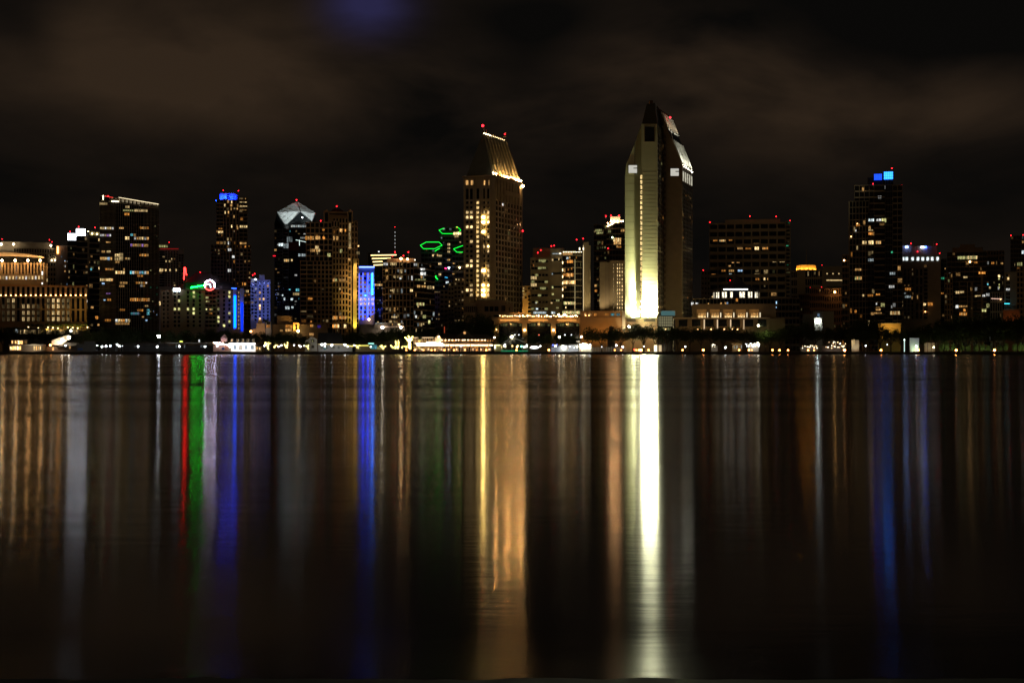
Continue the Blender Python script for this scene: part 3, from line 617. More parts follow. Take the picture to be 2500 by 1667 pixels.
B.lit(wm, [(829, 559, 836, 567, 'w', 2), (841, 560, 845, 566, 'a', 1.5), (829, 609, 836, 617, 'o', .9), (812, 681, 823, 687, 'wo', 1.8, 2), (828, 681, 845, 687, 'w', .9, 4), (829, 703, 831, 708, 'c', 2.2), (832, 712, 838, 718, 'a', 1), (799, 701, 806, 708, 'w', 1.4), (787, 712, 793, 718, 'a', 1.2), (811, 772, 824, 780, 'wa', 2.2, 3), (828, 772, 846, 779, 'aw', 1.6, 4), (811, 792, 828, 800, 'ac', 3, 4), (839, 792, 846, 800, 'c', 2.6, 1), (788, 762, 795, 768, 'c', 1.8)], w=1.0)
hip = B.mb('hip_roof', wallm((.05, .035, .03), .7))
zb, ztop = B.F.z(524, 0), B.F.z(506, 0); a, b = B.F.hit(799), B.F.hit(852); c, e = B.F.hit(815), B.F.hit(830); FW = B.F
hip.hexa([FW.pt(a, zb, 2), FW.pt(b, zb, 2), FW.pt(b, zb, -26), FW.pt(a, zb, -26)], [FW.pt(c, ztop, -10), FW.pt(e, ztop, -10), FW.pt(e, ztop, -16), FW.pt(c, ztop, -16)])
dm = B.mb('dormers', B.wm)
for xa, xb, yt, yb in ((790, 804, 512, 545), (848, 861, 512, 545), (809, 829, 534, 556)):
    a, b = FW.hit(xa), FW.hit(xb); mdl = (a+b)/2; z0 = FW.z(yb, a); z1 = FW.z(yt+6, a); z2 = FW.z(yt, a)
    dm.hexa([FW.pt(a, z0, 2.2), FW.pt(b, z0, 2.2), FW.pt(b, z1, 2.2), FW.pt(mdl, z2 if xa != 809 else z1+.1, 2.2), FW.pt(a, z1, 2.2)], [FW.pt(a, z0, -4), FW.pt(b, z0, -4), FW.pt(b, z1, -4), FW.pt(mdl, z2 if xa != 809 else z1+.1, -4), FW.pt(a, z1, -4)])
    n = 1 if xb-xa < 16 else 3
    for k in range(n): B.add(FW, a+(b-a)*(k+.22)/n, a+(b-a)*(k+.78)/n, z0+.8, z1-.5, None, 0, 2.25)
# lit pylon and strip
q = B.F.sub(862, 871, 632, 812, 2.6); pm = MB(); q.box(pm, q.u0, q.u1, q.z0, q.z1, -4, 0); pm.build('lit_pylon', wallm((.6, .48, .25)), B.root)
um = (q.u0+q.u1)/2
flood(B.root, q.pt(um, q.z1+1, 3.2), q.pt(um, q.z0, 0), 9000, (1, .66, .22), 70); flood(B.root, q.pt(um, q.z0-.5, 4), q.pt(um, q.z0+20, 0), 15000, (.85, .75, .12), 80)
flood(B.root, q.pt(um, (q.z0+q.z1)/2, 8), q.pt(um, (q.z0+q.z1)/2-2, 0), 5200, (1, .62, .18), 130); flood(B.root, q.pt(um, q.z1-12, 8), q.pt(um, q.z1-12, 0), 3600, (1, .62, .18), 130)
for k, (ya, yb) in enumerate(((546, 566), (569, 586), (589, 608))): B.lit(B.F, [(851, ya, 857, yb, 'c', .55, 1)], w=2.3)
strip(B, B.F, 850, 606, 858, 606, WARM, .6, w=2.4, th=.5)
B.lit(B.F, [(849, 631, 856, 637, 'w', 1.3), (870, 615, 878, 622, 'c', .6, 2)], w=2.4); globe(B, 875, 601, 3, WARM, .5, 1.5)
for x, y in ((822, 503), (783, 538.5)): B.red(x, y, r=.6)
B.done()

# ---- blue-lit building
B = Bld('office_building', 'small office building lit bright blue and violet beside the golden corner strip', 'office building', 876, 915, 1080, wall=(.34, .36, .55))
w = B.vol(876, 914, 651, solid=True, D=22)
for i in range(11):
    for j in range(4):
        xa = 878+9.3*j+.8; ya = 666+10.3*i; a, b = w.hit(xa), w.hit(xa+6); st = {6: 1.4, 7: 1.4}.get(i, .35 if (i*5+j*3) % 4 else .0)
        B.add(w, a, b, w.z(ya+6.5, a), w.z(ya, a), (PAL['c'] if i in (6, 7) else PAL['w']) if st else None, st, .1)
for k, (x, c, s) in enumerate(((886, (.03, .05, 1), 8), (898, (.03, .05, 1), 8), (909, (.01, .22, 1), 26), (877, (.08, .16, 1), 2))): strip(B, w, x, 667, x, 780 if x != 909 else 720, c, s, w=.7, th=.7)
strip(B, w, 877, 652, 914, 652, (.12, .22, 1), 7, w=.6, th=.8)
for x in (880, 892, 904, 912):
    u = w.hit(x); flood(B.root, w.pt(u, w.z(782, u), 6), w.pt(u, w.z(740, u), 0), 9000, (.02, .10, 1), 80)
    flood(B.root, w.pt(u, w.z(720, u), 14), w.pt(u, w.z(720, u), 0), 20000, (.015, .06, 1), 75)
globe(B, 901, 780, 20, WARM, .7, 3)
B.done()

# ---- dark tower with yellow light bands and mast
B = Bld('office_tower', 'dark tower with four yellow light bands and a thin roof mast', 'office tower', 899, 972, 1250, wall=(.12, .11, .10))
w = B.vol(899, 972, 617, D=30)
for x0, x1, y in ((905, 968, 623.5), (908, 954, 631.5), (910, 934, 639.5), (912, 934, 647.5)): strip(B, w, x0, y, x1, y-1, (1, .70, .28), 3.0, w=.6, th=.85)
B.grid(w.sub(914, 936, 655, 790, .1), 18, 4, .5, .2, .2, 'ccwh', seed=71, frame=False); B.lit(w, [(914, 693, 934, 698, 'cw', 1.5, 4)]); B.grid(w.L, 20, 4, .3, .2, .05, seed=72)
mt = B.mb('mast', wallm((.5, .5, .5))); u = w.hit(964.5)
mt.tube(w.pt(u, w.z(617, u), -6), w.pt(u, w.z(556, u), -6), .35, .12); 
for i in range(5): globe(B, 964.5, 566+9*i, 1.2, WHT, .3, -5.4)
B.red(964.5, 553.5, r=.4); B.red(964.5, 615, r=.8, D=2); globe(B, 925, 614.5, 4, WHT, .4, .3)
B.done()

# ---- grid office block with rounded right wing
B = Bld('office_building', 'broad brown grid office block with rounded right wing and two warm rooftop lamps', 'office building', 934, 1062, 1050, wall=(.42, .31, .25), core=glass((.014, .011, .010), .2))
w = B.vol(940, 1010, 640, D=30); wl = B.vol(934, 941, 643, D=26, w=-.5); wp = B.vol(945, 1014, 630, 640, D=16, w=-4, solid=True)
B.grid(w, 14, 8, .16, .2, .26, 'ccswh', st=1.0, seed=81, proud=.7); B.grid(wl, 14, 1, .2, .3, .35, 'rrr', st=.3, seed=82)
# rounded wing as five facets
for k in range(6):
    xa = 1010+k*8.6; xb = 1010+(k+1)*8.6; dep = -(k*k)*.33
    q = B.vol(xa, xb, 640+k*1.0, D=24, w=dep-.02*k); q.D = 24
    B.grid(q, 15, 2, .24, .0, .13, 'ccws', st=1.1, seed=83+k, proud=.6)
B.lit(w, [(936, 642, 947, 648, 'h', 1.5, 3), (952, 641, 969, 648, 'c', 1.4, 4)], w=.75)
B.lit(B.F, [(1010, 643, 1019, 649, 'h', 1.1, 2), (1026, 655, 1038, 660, 'h', 2.6, 2), (1026, 665, 1040, 672, 'h', 3, 2), (1013, 681, 1040, 685, 'o', .7, 4), (1018, 696, 1026, 702, 'w', 2.3, 2), (1029, 697, 1040, 702, 'w', 1.2, 2), (1042, 698, 1054, 705, 'c', 1.2, 2), (1056, 699, 1060, 705, 'c', 2), (1001, 706, 1008, 712, 'c', 2.5, 2), (1017, 739, 1036, 746, 'oc', 1.3, 5), (1013, 770, 1018, 776, 'h', 2), (1032, 769, 1040, 777, 'o', 1.6, 3), (1045, 782, 1051, 790, 'o', 2.2), (952, 707, 960, 711, 'c', 1.2, 2), (955, 772, 970, 776, 'c', 1.6, 3), (975, 678, 980, 682, 'h', 2)], w=.8)
globe(B, 979, 632, 60, WARM, .75, 1); globe(B, 995, 633, 40, WARM, .65, 1); globe(B, 1013, 635, 5, CRM, .4, 1)
for x, y in ((958, 624), (985, 623.5), (997, 615)): B.red(x, y)
B.done()

# ---- green neon glass tower
B = Bld('office_tower', 'black glass twin tower outlined with green neon hexagons', 'office tower', 1025, 1134, 1290, wall=(.07, .08, .08), core=glass((.004, .006, .006), .12))
w = B.vol(1028, 1080, 606, D=34); w2 = B.vol(1073, 1126, 553, D=40, w=-8); w3 = B.vol(1104, 1136, 600, D=30, w=2)
B.grid(w, 22, 6, .4, .1, .13, 'ccsw', st=1.3, seed=91, proud=.25); B.grid(w2, 28, 7, .4, .1, .09, 'cchs', st=1.5, seed=92, proud=.25); B.grid(w3, 20, 4, .4, .1, .10, 'cw', st=1.2, seed=93, proud=.25)
def hexn(pts, wd, closed=False, st=16):
    W = B.F; P = [W.pt(W.hit(x), W.z(y, W.hit(x)), wd) for x, y in pts]; mb = MB()
    for p, q in zip(P, P[1:]+(P[:1] if closed else [])):
        if p != q: mb.tube(p, q, .26, n=5)
    mb.build('neon_outline', emit((.01, 1, .06), st, 'neon'), B.root)
Q = lambda L: [(880+x/3.646, 450+y/3.646) for x, y in L]
hexn(Q([(532, 546), (585, 517), (700, 517), (728, 545), (660, 576), (562, 576)]), 3, True, 1.7); hexn(Q([(745, 392), (699, 410), (730, 441), (830, 441), (872, 430), (893, 410), (862, 381), (848, 385)]), 2, False, 1.7)
hexn(Q([(912, 548), (828, 578), (858, 607), (912, 607)]), 4, False, 1.7); hexn(Q([(672, 815), (668, 825), (688, 848)]), 3, False, 5); hexn(Q([(662, 598), (680, 585), (706, 572)]), 2, False, 2)
B.lit(B.F, [(1107, 568, 1126, 574, 'c', 6, 4), (1109, 575, 1120, 580, 'c', 1, 2), (1092, 595, 1099, 600, 'c', 2, 2), (1092, 605, 1099, 609, 'c', 1.6, 2), (1092, 613, 1099, 618, 'c', 2, 2), (1055, 622, 1059, 627, 'c', 2.4), (1068, 623, 1079, 627, 'c', 1.6, 3), (1092, 633, 1099, 637, 'w', 1.4, 2), (1070, 642, 1078, 647, 'c', 1.7, 2), (1071, 668, 1077, 673, 'c', 1.8, 2)], w=4)
strip(B, B.F, 1086, 655, 1090, 656, (1, .03, .15), 7, w=4, th=.8); globe(B, 1096, 654, 18, (.7, .8, 1), .75, 4); globe(B, 1122, 654, 30, WARM, .7, 4); strip(B, B.F, 1086, 677, 1093, 678.5, (.05, .5, .9), 1.5, w=4, th=.6)
for x, y in ((1032.5, 614), (1116, 554), (1109, 649)): B.red(x, y, r=.7)
B.done()

# ---- stepped pale banded block
B = Bld('apartment_building', 'pale banded ziggurat of apartments stepping up left of the pyramid-roofed hotel', 'apartment building', 1062, 1134, 1150, wall=(.46, .42, .34), core=glass((.012, .012, .012), .2))
for k, (xa, xb, yt) in enumerate(((1062, 1074, 714), (1074, 1094, 708), (1094, 1108, 690), (1108, 1134, 678))):
    q = B.vol(xa, xb, yt, D=26, w=-.1*k); B.grid(q, int((790-yt)/6.2), max(2, int((xb-xa)/7)), .46, .3, .2, 'wccc', st=1.1, seed=101+k, proud=.5)
B.done()
# ---------------------------------------------------------------- hotel with the ribbed, uplit hipped roof
B = Bld('hotel_tower', 'tall hotel with steep ribbed roof, its right slope and ridge ablaze with lamps', 'hotel', 1132, 1208, 1004, wall=(.36, .29, .20), core=glass((.010, .009, .007), .2))
Bc = Vector((X(1207, 1000), 1000)); sd_ = Vector((X(1273, 1045), 1045))-Bc; sl_ = sd_.length; sdn = sd_/sl_; fn = Vector((sdn.y, -sdn.x)); fdir = -Vector((sdn.y, -sdn.x))
Ac = Bc+Vector((-sdn.y, sdn.x))*23.6
FWl = Wall(Ac, (Bc-Ac).normalized(), -sdn, 0, 23.6, GZ, Z(428, 1000)); SWl = Wall(Bc, sdn, Vector((sdn.y, -sdn.x)), 0, sl_, GZ, Z(428, 1000))
B.F = FWl; zE = FWl.z1; uF = FWl.u; nF = -sdn
def G(a, b): q = Ac+uF*a+sdn*b; return (q.x, q.y)     # plan point: a along the front, b back along the side
B.core.prism([G(0, 0), G(23.6, 0), G(23.6, sl_), G(0, sl_)], GZ, zE, 1)
def stone(W, u0, u1, z0, z1, w=.5): W.box(B.frame, u0, u1, z0, z1, 0, w)
# front: five window columns
cols = [1141, 1151, 1166.6, 1180.5, 1193]
star = {(1180, 531): 22, (1180, 543): 26, (1180, 566): 20, (1180, 660): 30, (1180, 696): 9, (1180, 708): 26, (1180, 720): 30}
litw = {(1141, 519): .9, (1151, 519): .7, (1180, 519): .8, (1193, 519): 1.2, (1141, 531): 2, (1151, 531): 2.6, (1193, 531): 2, (1193, 543): 3.5, (1141, 555): 2.4, (1151, 555): 2.6, (1193, 578): 1.8, (1151, 590): 1.2, (1180, 602): 1, (1193, 602): 3.5, (1193, 614): 1, (1151, 638): 1.4, (1141, 649): 2.6, (1151, 649): 2.8, (1193, 649): .5,
        (1193, 660): 2, (1180, 672): .8, (1193, 672): 1.6, (1151, 696): .5, (1193, 696): 3.2, (1141, 708): 2.8, (1151, 708): 1, (1193, 708): 2, (1151, 720): .8, (1193, 720): 1.4}
for i in range(21):
    yc = 483.4+11.84*i
    for cx in cols:
        hw = 2.9 if cx < 1160 or cx > 1185 else (2.7 if cx < 1170 else 3.4); a, b = FWl.hit(cx-hw), FWl.hit(cx+hw); st = 0; c = PAL['c']
        for (k, y), s in list(litw.items())+list(star.items()):
            if abs(k-cx) < 1.5 and abs(y-yc) < 5.8: st = s
        if abs(cx-1166.6) < 1 and 484 < yc < 725: st = 1.5; c = (1, .68, .26)
        h = 3.1
        if st > 8: ball('room_lamp', FWl.pt((a+b)/2, FWl.z(yc, a), .9), .72, emit((1, .66, .18), st*4.2), B.root)
        if 2.5 < st < 9 and cx > 1185: ball('room_lamp', FWl.pt((a+b)/2, FWl.z(yc, a), .7), .45, emit((1, .66, .20), st*9), B.root)  # extra lamps added outside these windows to widen the yellow water streak
        if st > 8: c = (1, .80, .36)
        B.add(FWl, a, b, FWl.z(yc+h, a), FWl.z(yc-h, a), c if st else None, st, .12)
for x, hh in ((1139, .8), (1142, .8), (1151, .8), (1154, .5), (1183, 1.2), (1195, 1.2)):
    a, b = FWl.hit(x-1.3), FWl.hit(x+1.3); B.add(FWl, a, b, FWl.z(452, a), FWl.z(441, a), PAL['w'], hh*1.4, .12)
for cx in cols:
    a, b = FWl.hit(cx-3.2), FWl.hit(cx+3.2); B.add(FWl, a, b, FWl.z(487, a), FWl.z(461, a), None, 0, .12)
for u in (0, 3.9, 7.6, 9.1, 13.2, 14.4, 19.9, 22.8): stone(FWl, u, u+.8, GZ, zE-1.5, .7)
for z in (zE-2, zE-8.5, zE-17): stone(FWl, 0, 23.6, z, z+.7, .9)
# side: regular grid
B.grid(SWl, 27, 9, .30, .34, .035, 'wwo', st=.8, seed=110, proud=.75, z1=zE-17, dark=True); 
for j in range(10): u = sl_*j/9; stone(SWl, max(0, u-.9), min(sl_, u+.9), zE-17, zE-2, .85)
stone(SWl, 0, sl_, zE-2.2, zE, 1.3); stone(SWl, sl_*.3, sl_*.86, zE-12, zE-9, 1.4); stone(FWl, -.6, 24.2, zE-.8, zE+.3, 1.2)
a = SWl.hit(1232); B.lit(SWl, [(1225, 497, 1228, 505, 'h', 2.4)], w=.3)
# roof
rm = MB(); zR = Z(328, 1012); e = .8
r0 = G(11.2, 7.5); r1 = G(12.4, 7.5); r2 = G(12.4, sl_-3); r3 = G(11.2, sl_-3)
E = [G(1.2, 1.2), G(22.4, 1.2), G(22.4, sl_-1.2), G(1.2, sl_-1.2)]
rm.hexa([(*q, zE) for q in E], [(*q, zR) for q in (r0, r1, r2, r3)]); rm.m = [0, 0, 1, 0, 0, 0]; rm.build('hipped_roof', [wallm((.15, .155, .13), .5), wallm((.12, .125, .11), .6)], B.root)  # front hip face takes a darker copy, its shade put into the colour
rib = B.mb('roof_ribs', wallm((.36, .35, .27), .5))
for k in range(8):
    f = k/7; lo = Vector((*G(22.4, 1.2+(sl_-2.4)*f), zE)); hi = Vector((*G(12.4, 7.5+(sl_-10.5)*f), zR)); rib.tube(lo+Vector((0, 0, .3)), hi, 1.0, .45, n=6)
pr = B.mb('parapet', B.wm)
for (p, q) in ((G(23.6, 0), G(23.6, sl_)), ):
    for k in range(14):
        u = sl_*k/13; SWl.box(pr, max(0, u-.5), min(sl_, u+.5), zE, zE+1.6, -.8, .4)
for k in range(11):
    u = 3.4+(sl_-4.2)*k/10; p = Vector(SWl.pt(u, zE+1.3, -.2))
    ball('eave_lamp', p, .55 if k in (0, 6, 7, 8) else .42, emit((1, .50, .15), 620, 'flood_glow'), B.root)
    f = (u-1.2)/sl_; tg_ = (*G(17.5, 3+(sl_-5)*f), zE+(zR-zE)*.30)
    flood(B.root, SWl.pt(u, zE+2.6, .9), tg_, 500, (1, .66, .30), 80, size=.25)
ball('corner_lamp', SWl.pt(sl_-1, SWl.z(455, sl_), 1.6), .8, emit((1, .60, .24), 110, 'flood_glow2'), B.root)
for (x, y, s) in ((1205, 422, 14), (1205.5, 427, 9)): u = FWl.hit(x); ball('eave_lamp', FWl.pt(u, FWl.z(y, u), .6), .45, emit((1, .8, .5), s, 'flood_glow'), B.root)
rg = B.mb('ridge_rail', wallm((.7, .55, .35)))
for k in range(13):
    f = k/12; p = Vector((*G(12.4, 7.5+(sl_-10.5)*f), zR)); h = 3.2 if k in (0, 1, 11, 12) else 1.9
    rg.tube(p, p+Vector((0, 0, h+(3.5 if k in (0, 12) else 0))), .16, n=4)
    if k < 12: ball('ridge_lamp', p+Vector((0, 0, .5)), .42 if k < 4 else .3, emit((1, .72, .36), 16 if k < 4 else 6), B.root)
rg.tube((*r1, zR+.9), (*r2, zR+.9), .14)
def beacon(B, p, r=.6): ball('beacon', p, r, emit((1, .012, .02), 9, 'beacon_red'), B.root)
ms = B.mb('beacon_mast', wallm((.2, .2, .2))); ms.tube((*r0, zR), (*r0, zR+5.6), .14); beacon(B, (*r0, zR+6), .9); beacon(B, (*G(12, sl_-4), zR+5.2), .45)
beacon(B, SWl.pt(sl_, SWl.z(564, sl_), .8), .7)
# podium
q = Wall(Ac+nF*6+uF*-1, uF, nF, 0, 14, GZ, Z(741, 1000)); 
B.done()
B = Bld('podium_building', 'low brown hotel podium with dark tall slots below the pyramid-roofed hotel', 'podium', 1132, 1246, 968, wall=(.34, .24, .16))
a1 = B.vol(1132, 1161, 741, solid=True, D=20); a2 = B.vol(1161, 1222, 733, solid=True, D=22, w=-3); a3 = B.vol(1222, 1234, 733, solid=True, D=22, w=2); a4 = B.vol(1234, 1252, 741, solid=True, D=20, w=1)
hp = B.mb('hipped_roof', wallm((.12, .10, .08)))
u0, u1 = B.F.hit(1158), B.F.hit(1224); z = B.F.z(733, 0); hp.hexa([B.F.pt(u0, z, -2), B.F.pt(u1, z, -2), B.F.pt(u1, z, -26), B.F.pt(u0, z, -26)], [B.F.pt(u0+6, z+1.8, -8), B.F.pt(u1-6, z+1.8, -8), B.F.pt(u1-6, z+1.8, -20), B.F.pt(u0+6, z+1.8, -20)])
for k in range(6): B.add(a1, a1.hit(1134+4.6*k), a1.hit(1136.4+4.6*k), a1.z(762, 0), a1.z(748, 0))
for k in range(3): B.add(a2, a2.hit(1183+12*k), a2.hit(1193+12*k), a2.z(760, 0), a2.z(748, 0)); B.add(a3, a3.hit(1224.5+3.2*k), a3.hit(1226.8+3.2*k), a3.z(760, 0), a3.z(746, 0))
B.add(a4, a4.hit(1243), a4.hit(1245), a4.z(760, 0), a4.z(750, 0))
B.done()

# ---- small amber building
B = Bld('apartment_building', 'small amber-washed building squeezed between the hipped-roof hotel and the ribbon-window office', 'apartment building', 1276, 1297, 1085, wall=(.55, .38, .18))
w = B.vol(1272, 1297, 698, solid=True); B.grid(w.sub(1274, 1287, 700, 730, .1), 4, 2, .4, .3, .6, 'oc', dark=True, seed=120, frame=False, st=1.2); B.grid(w.sub(1288, 1296, 700, 765, .1), 7, 1, .45, .3, .3, 'c', dark=True, st=1.5, seed=122, frame=False)
u = w.hit(1280); flood(B.root, w.pt(u, w.z(790, u), 14), w.pt(u, w.z(740, u), 0), 12000, (1, .58, .15), 90)
B.done()

# ---- ribbon-window office group with curved glass bay and pale slab
B = Bld('office_building', 'stepped tan office with a curved glass bay and tall pale end slab', 'office building', 1293, 1443, 1030, wall=(.28, .24, .17), core=glass((.008, .008, .007), .15))
b0 = B.vol(1300, 1378, 603, D=20, w=-12, solid=True)
w1 = B.vol(1295, 1344, 629, solid=True, D=28); w2 = B.vol(1344, 1374, 607, solid=True, D=26, w=-2); 
for i in range(9):
    y = 636+16.5*i; W = w1
    for k in range(5):
        a = W.hit(1297+8.2*k+(0 if i % 2 else 2)); b = W.hit(1304.6+8.2*k); st = .35*((i*7+k*3) % 4 == 1)
        B.add(W, a, b, W.z(y+5, a), W.z(y, a), PAL['o'] if st else None, st, .12)
B.lit(w1, [(1296, 675, 1310, 682, 'c', 1.8, 5), (1296, 692, 1310, 699, 'c', 2.0, 5), (1296, 646, 1304, 650, 'a', .35, 3), (1315, 634, 1333, 639, 'o', .45, 4), (1313, 652, 1333, 656, 'o', .7, 5), (1318, 701, 1333, 706, 'o', .6, 4), (1308, 752, 1314, 756, 's', 2.2), (1302, 761, 1334, 766, 's', 1.5, 8), (1308, 738, 1310, 741, 'h', 2)], w=.3)
for i in range(4): W = w2; a, b = W.hit(1346), W.hit(1371); y = 632+33*i; B.add(W, a, b, W.z(y+5, a), W.z(y, a), None, 0, .12); 
B.lit(w2, [(1347, 632, 1351, 637, 'c', 1.5), (1363, 630, 1366, 635, 'c', 1.4), (1347, 667, 1350, 671, 's', .8), (1347, 699, 1351, 704, 'o', 2), (1347, 716, 1352, 720, 'o', 2), (1357, 731, 1366, 736, 'o', 1, 3), (1344, 738, 1349, 741, 'c', 1.4), (1348, 619-0.5, 1368, 620.5, 's', 1.6, 8), (1357, 750, 1364, 753, 'o', 1, 2), (1346, 761, 1356, 766, 's', 2.4, 2)], w=.3)
globe(B, 1368, 619, 6, CRM, .5, .4)
for k in range(6):
    xa = 1373+8*k; xb = xa+8; dep = 4.0-((k-2.5)**2)*.5
    q = B.vol(xa, xb, 625, D=20, w=dep-.011*k)
    B.grid(q, 16, 2, .12, .05, .05, 'awo', st=1, seed=130+k, proud=.3)
    t_ = B.vol(xa, xb, 613+.6*k*(k > 3), 625, D=18, w=dep+.9-.011*k, solid=True)
    for j in range(2): u = t_.u0+(t_.u1-t_.u0)*(j+.3)/2; B.add(t_, u, u+.8, t_.z(622.5, u), t_.z(617.5, u), PAL['w'] if k < 3 else None, .9, .1); ball('crown_lamp', t_.pt(u+.4, t_.z(615.5, u), .5), .22, emit(CRM, 8), B.root)
V = B.F
B.lit(V, [(1384, 636, 1399, 643, 'a', 2.6, 4), (1383, 668, 1400, 676, 'aw', 2.8, 5), (1375, 669, 1382, 675, 'a', 1.2, 2), (1374, 686, 1405, 694, 'cw', 3.2, 8), (1376, 737, 1405, 744, 'oc', 2.4, 8), (1373, 760, 1418, 767, 'oc', 2.6, 12), (1373, 700, 1383, 704, 'w', .5, 2), (1394, 654, 1397, 659, 'a', 1), (1380, 749, 1383, 753, 'c', 3), (1382, 629, 1388, 634, 's', 1.3)], w=4.6)
for y in (642, 660, 676, 692, 707, 723): strip(B, V, 1373.6, y-3, 1373.6, y+3, (1, .75, .35), 4, w=3.6, th=.6)
strip(B, V, 1403.5, 634, 1403.5, 768, (1, .8, .4), .7, w=4.5, th=.25)
es = B.vol(1424, 1437, 592, D=24, w=4, solid=True); B.vol(1437, 1441.5, 600, D=22, w=3, solid=True)
es2 = B.vol(1418, 1424.5, 616, D=16, w=1)
strip(B, V, 1424, 600, 1424, 765, (1, .78, .42), .9, w=4.4, th=.35); strip(B, V, 1424, 606, 1424, 611, CRM, 6, w=4.6, th=.5); strip(B, V, 1415, 605, 1415, 611, CRM, 3.5, w=.5, th=.8)
u = es.hit(1431); flood(B.root, es.pt(u, es.z(790, u), 16), es.pt(u, es.z(690, u), 0), 26000, (1, .74, .34), 60)
for x, y in ((1313, 616.5), (1320, 610), (1346, 600), (1353, 599), (1408, 584.5), (1424, 582)): B.red(x, y, r=.62)
B.done()

# ---- dark tower with floodlit roof house and stone slab annex
B = Bld('apartment_tower', 'dark glass tower with a floodlit roof house close left of the white uplit tower', 'apartment tower', 1450, 1534, 1110, wall=(.13, .11, .09), core=glass((.008, .009, .008), .12))
w = B.vol(1450, 1480, 548, D=28, w=-1); w2 = B.vol(1480, 1534, 545, D=30)
B.grid(w, 24, 5, .22, .06, .17, 'owoc', st=.8, seed=140, proud=.5); B.grid(w2, 24, 7, .22, .08, .10, 'ow', st=.8, seed=141, proud=.5)
B.lit(w2, [(1497, 581, 1517, 590, 'cw', 2.3, 4), (1498, 590, 1516, 597, 'w', 1.9, 4), (1515, 560, 1525, 566, 'w', 1.2, 2), (1484, 562, 1492, 568, 'o', .8, 2), (1508, 601, 1517, 605, 'a', .6, 2)], w=.7)
B.lit(w, [(1453, 560, 1470, 565, 'o', .9, 4), (1460, 567, 1472, 571, 'o', 1.3, 3), (1451, 695, 1457, 700, 'w', 1.5), (1452, 707, 1458, 713, 'a', 1.5, 2)], w=.7)
rh = B.vol(1490, 1514, 528, 545, D=12, w=-3, solid=True)
for x, s in ((1484, 34), (1492, 60), (1500, 110), (1508, 90), (1516, 18)):
    globe(B, x, 540 if x > 1490 else 545, s*2.6, (1, .50, .20), .55, -1.2)
for x in (1492, 1500, 1508): u = w2.hit(x); flood(B.root, w2.pt(u, w2.z(543, u), 2.2), w2.pt(u, w2.z(533, u), -3), 5000, (1, .66, .40), 110)
globe(B, 1521, 540, 16, CRM, .5, 1); globe(B, 1495, 580, 10, (.8, 1, .5), .6, 1); strip(B, w2, 1482, 553, 1497, 546, (1, .60, .28), 16, w=1.2, th=.8)
for x, y in ((1479, 527), (1492, 526), (1511.5, 526), (1485, 606.5)): B.red(x, y, w=1, r=.7, D=2 if y < 600 else -1.2)
B.done()
B = Bld('hotel_building', 'plain stone slab block with a column grid of small lit slots', 'hotel', 1463, 1532, 1055, wall=(.27, .23, .16))
w = B.vol(1464, 1475, 640, solid=True, D=20, w=1); w2 = B.vol(1475, 1488, 640, solid=True, D=20, w=0); w3 = B.vol(1488, 1532, 636, solid=True, D=22, w=-1.5)
for k, x in enumerate((1498, 1507.5, 1513, 1519)):
    for i in range(14):
        y = 644+8.75*i; a, b = w3.hit(x-.9), w3.hit(x+.9); B.add(w3, a, b, w3.z(y+4.6, a), w3.z(y, a), PAL['c'], (1.5 if k else .3)*random.Random(i*5+k).choice((.5, 1, 1.5)), .12)
gr = B.mb('wall_grooves', wallm((.18, .15, .12)))
for x in (1478, 1481, 1484, 1486.5): u = w2.hit(x); w2.box(gr, u, u+.3, GZ, w2.z1, 0, .06)
for x in (1470, 1481, 1503): u = w2.hit(x); flood(B.root, w2.pt(u, w2.z(772, u), 9), w2.pt(u, w2.z(700, u), 0), 6000, (1, .72, .38), 75)
B.done()

# ---------------------------------------------------------------- the tall floodlit wedge-topped tower
B = Bld('hotel_tower', 'tallest wedge-topped tower, its pale seaward walls flooded white at the foot', 'hotel', 1526, 1690, 980, wall=(.50, .46, .36), core=glass((.010, .009, .008), .15))
def PP(px, py, Y): return (X(px, Y), Y, Z(py, Y))
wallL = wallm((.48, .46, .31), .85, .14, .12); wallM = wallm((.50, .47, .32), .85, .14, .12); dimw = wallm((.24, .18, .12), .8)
def profile(pts, Y, back, name, mat):
    a = [PP(x, y, Y) for x, y in pts]; b = [(p[0]+back[0], p[1]+back[1], p[2]) for p in a]
    mb = MB(); mb.hexa(a, b); return mb.build(name, mat, B.root)
sp = MB()
profile([(1526, 779), (1526, 431), (1529, 402), (1549, 353), (1550, 779)], 984, (3, 34), 'side_wall', wallL)
a = [PP(1550, 779, 984), PP(1550, 350, 984), PP(1566, 303, 988), PP(1566, 779, 988)]; mb = MB(); mb.hexa(a, [(p[0]+3, p[1]+30, p[2]) for p in a]); mb.build('folded_wall', wallL, B.root)
a = [PP(1566, 800, 980), PP(1604, 800, 980), PP(1620, 800, 1012), PP(1566, 800, 1012)]
lo = [(p[0], p[1], Z(779, 980)) for p in a]; hi = [(p[0], p[1], Z(303, 980)) for p in a]; mb = MB(); mb.hexa(lo, hi); mb.build('main_wall', wallM, B.root)
# joints between wall panels
jn = B.mb('panel_joints', wallm((.22, .2, .15)))
WM = Wall((X(1585, 980), 980), (1, 0), (0, -1)); WL = Wall((X(1538, 984), 984), (1, 0), (0, -1)); WM.u0 = WM.hit(1566); WM.u1 = WM.hit(1604)
for i in range(38):
    y = 420+9.4*i+(i*37 % 5)*.3; WM.box(jn, WM.hit(1569), WM.hit(1603.6), WM.z(y, 0)-.05, WM.z(y, 0)+.05, 0, .03)
    if i % 2: WL.box(jn, WL.hit(1527), WL.hit(1549), WL.z(y, 0)-.06, WL.z(y, 0)+.06, 0, .03)
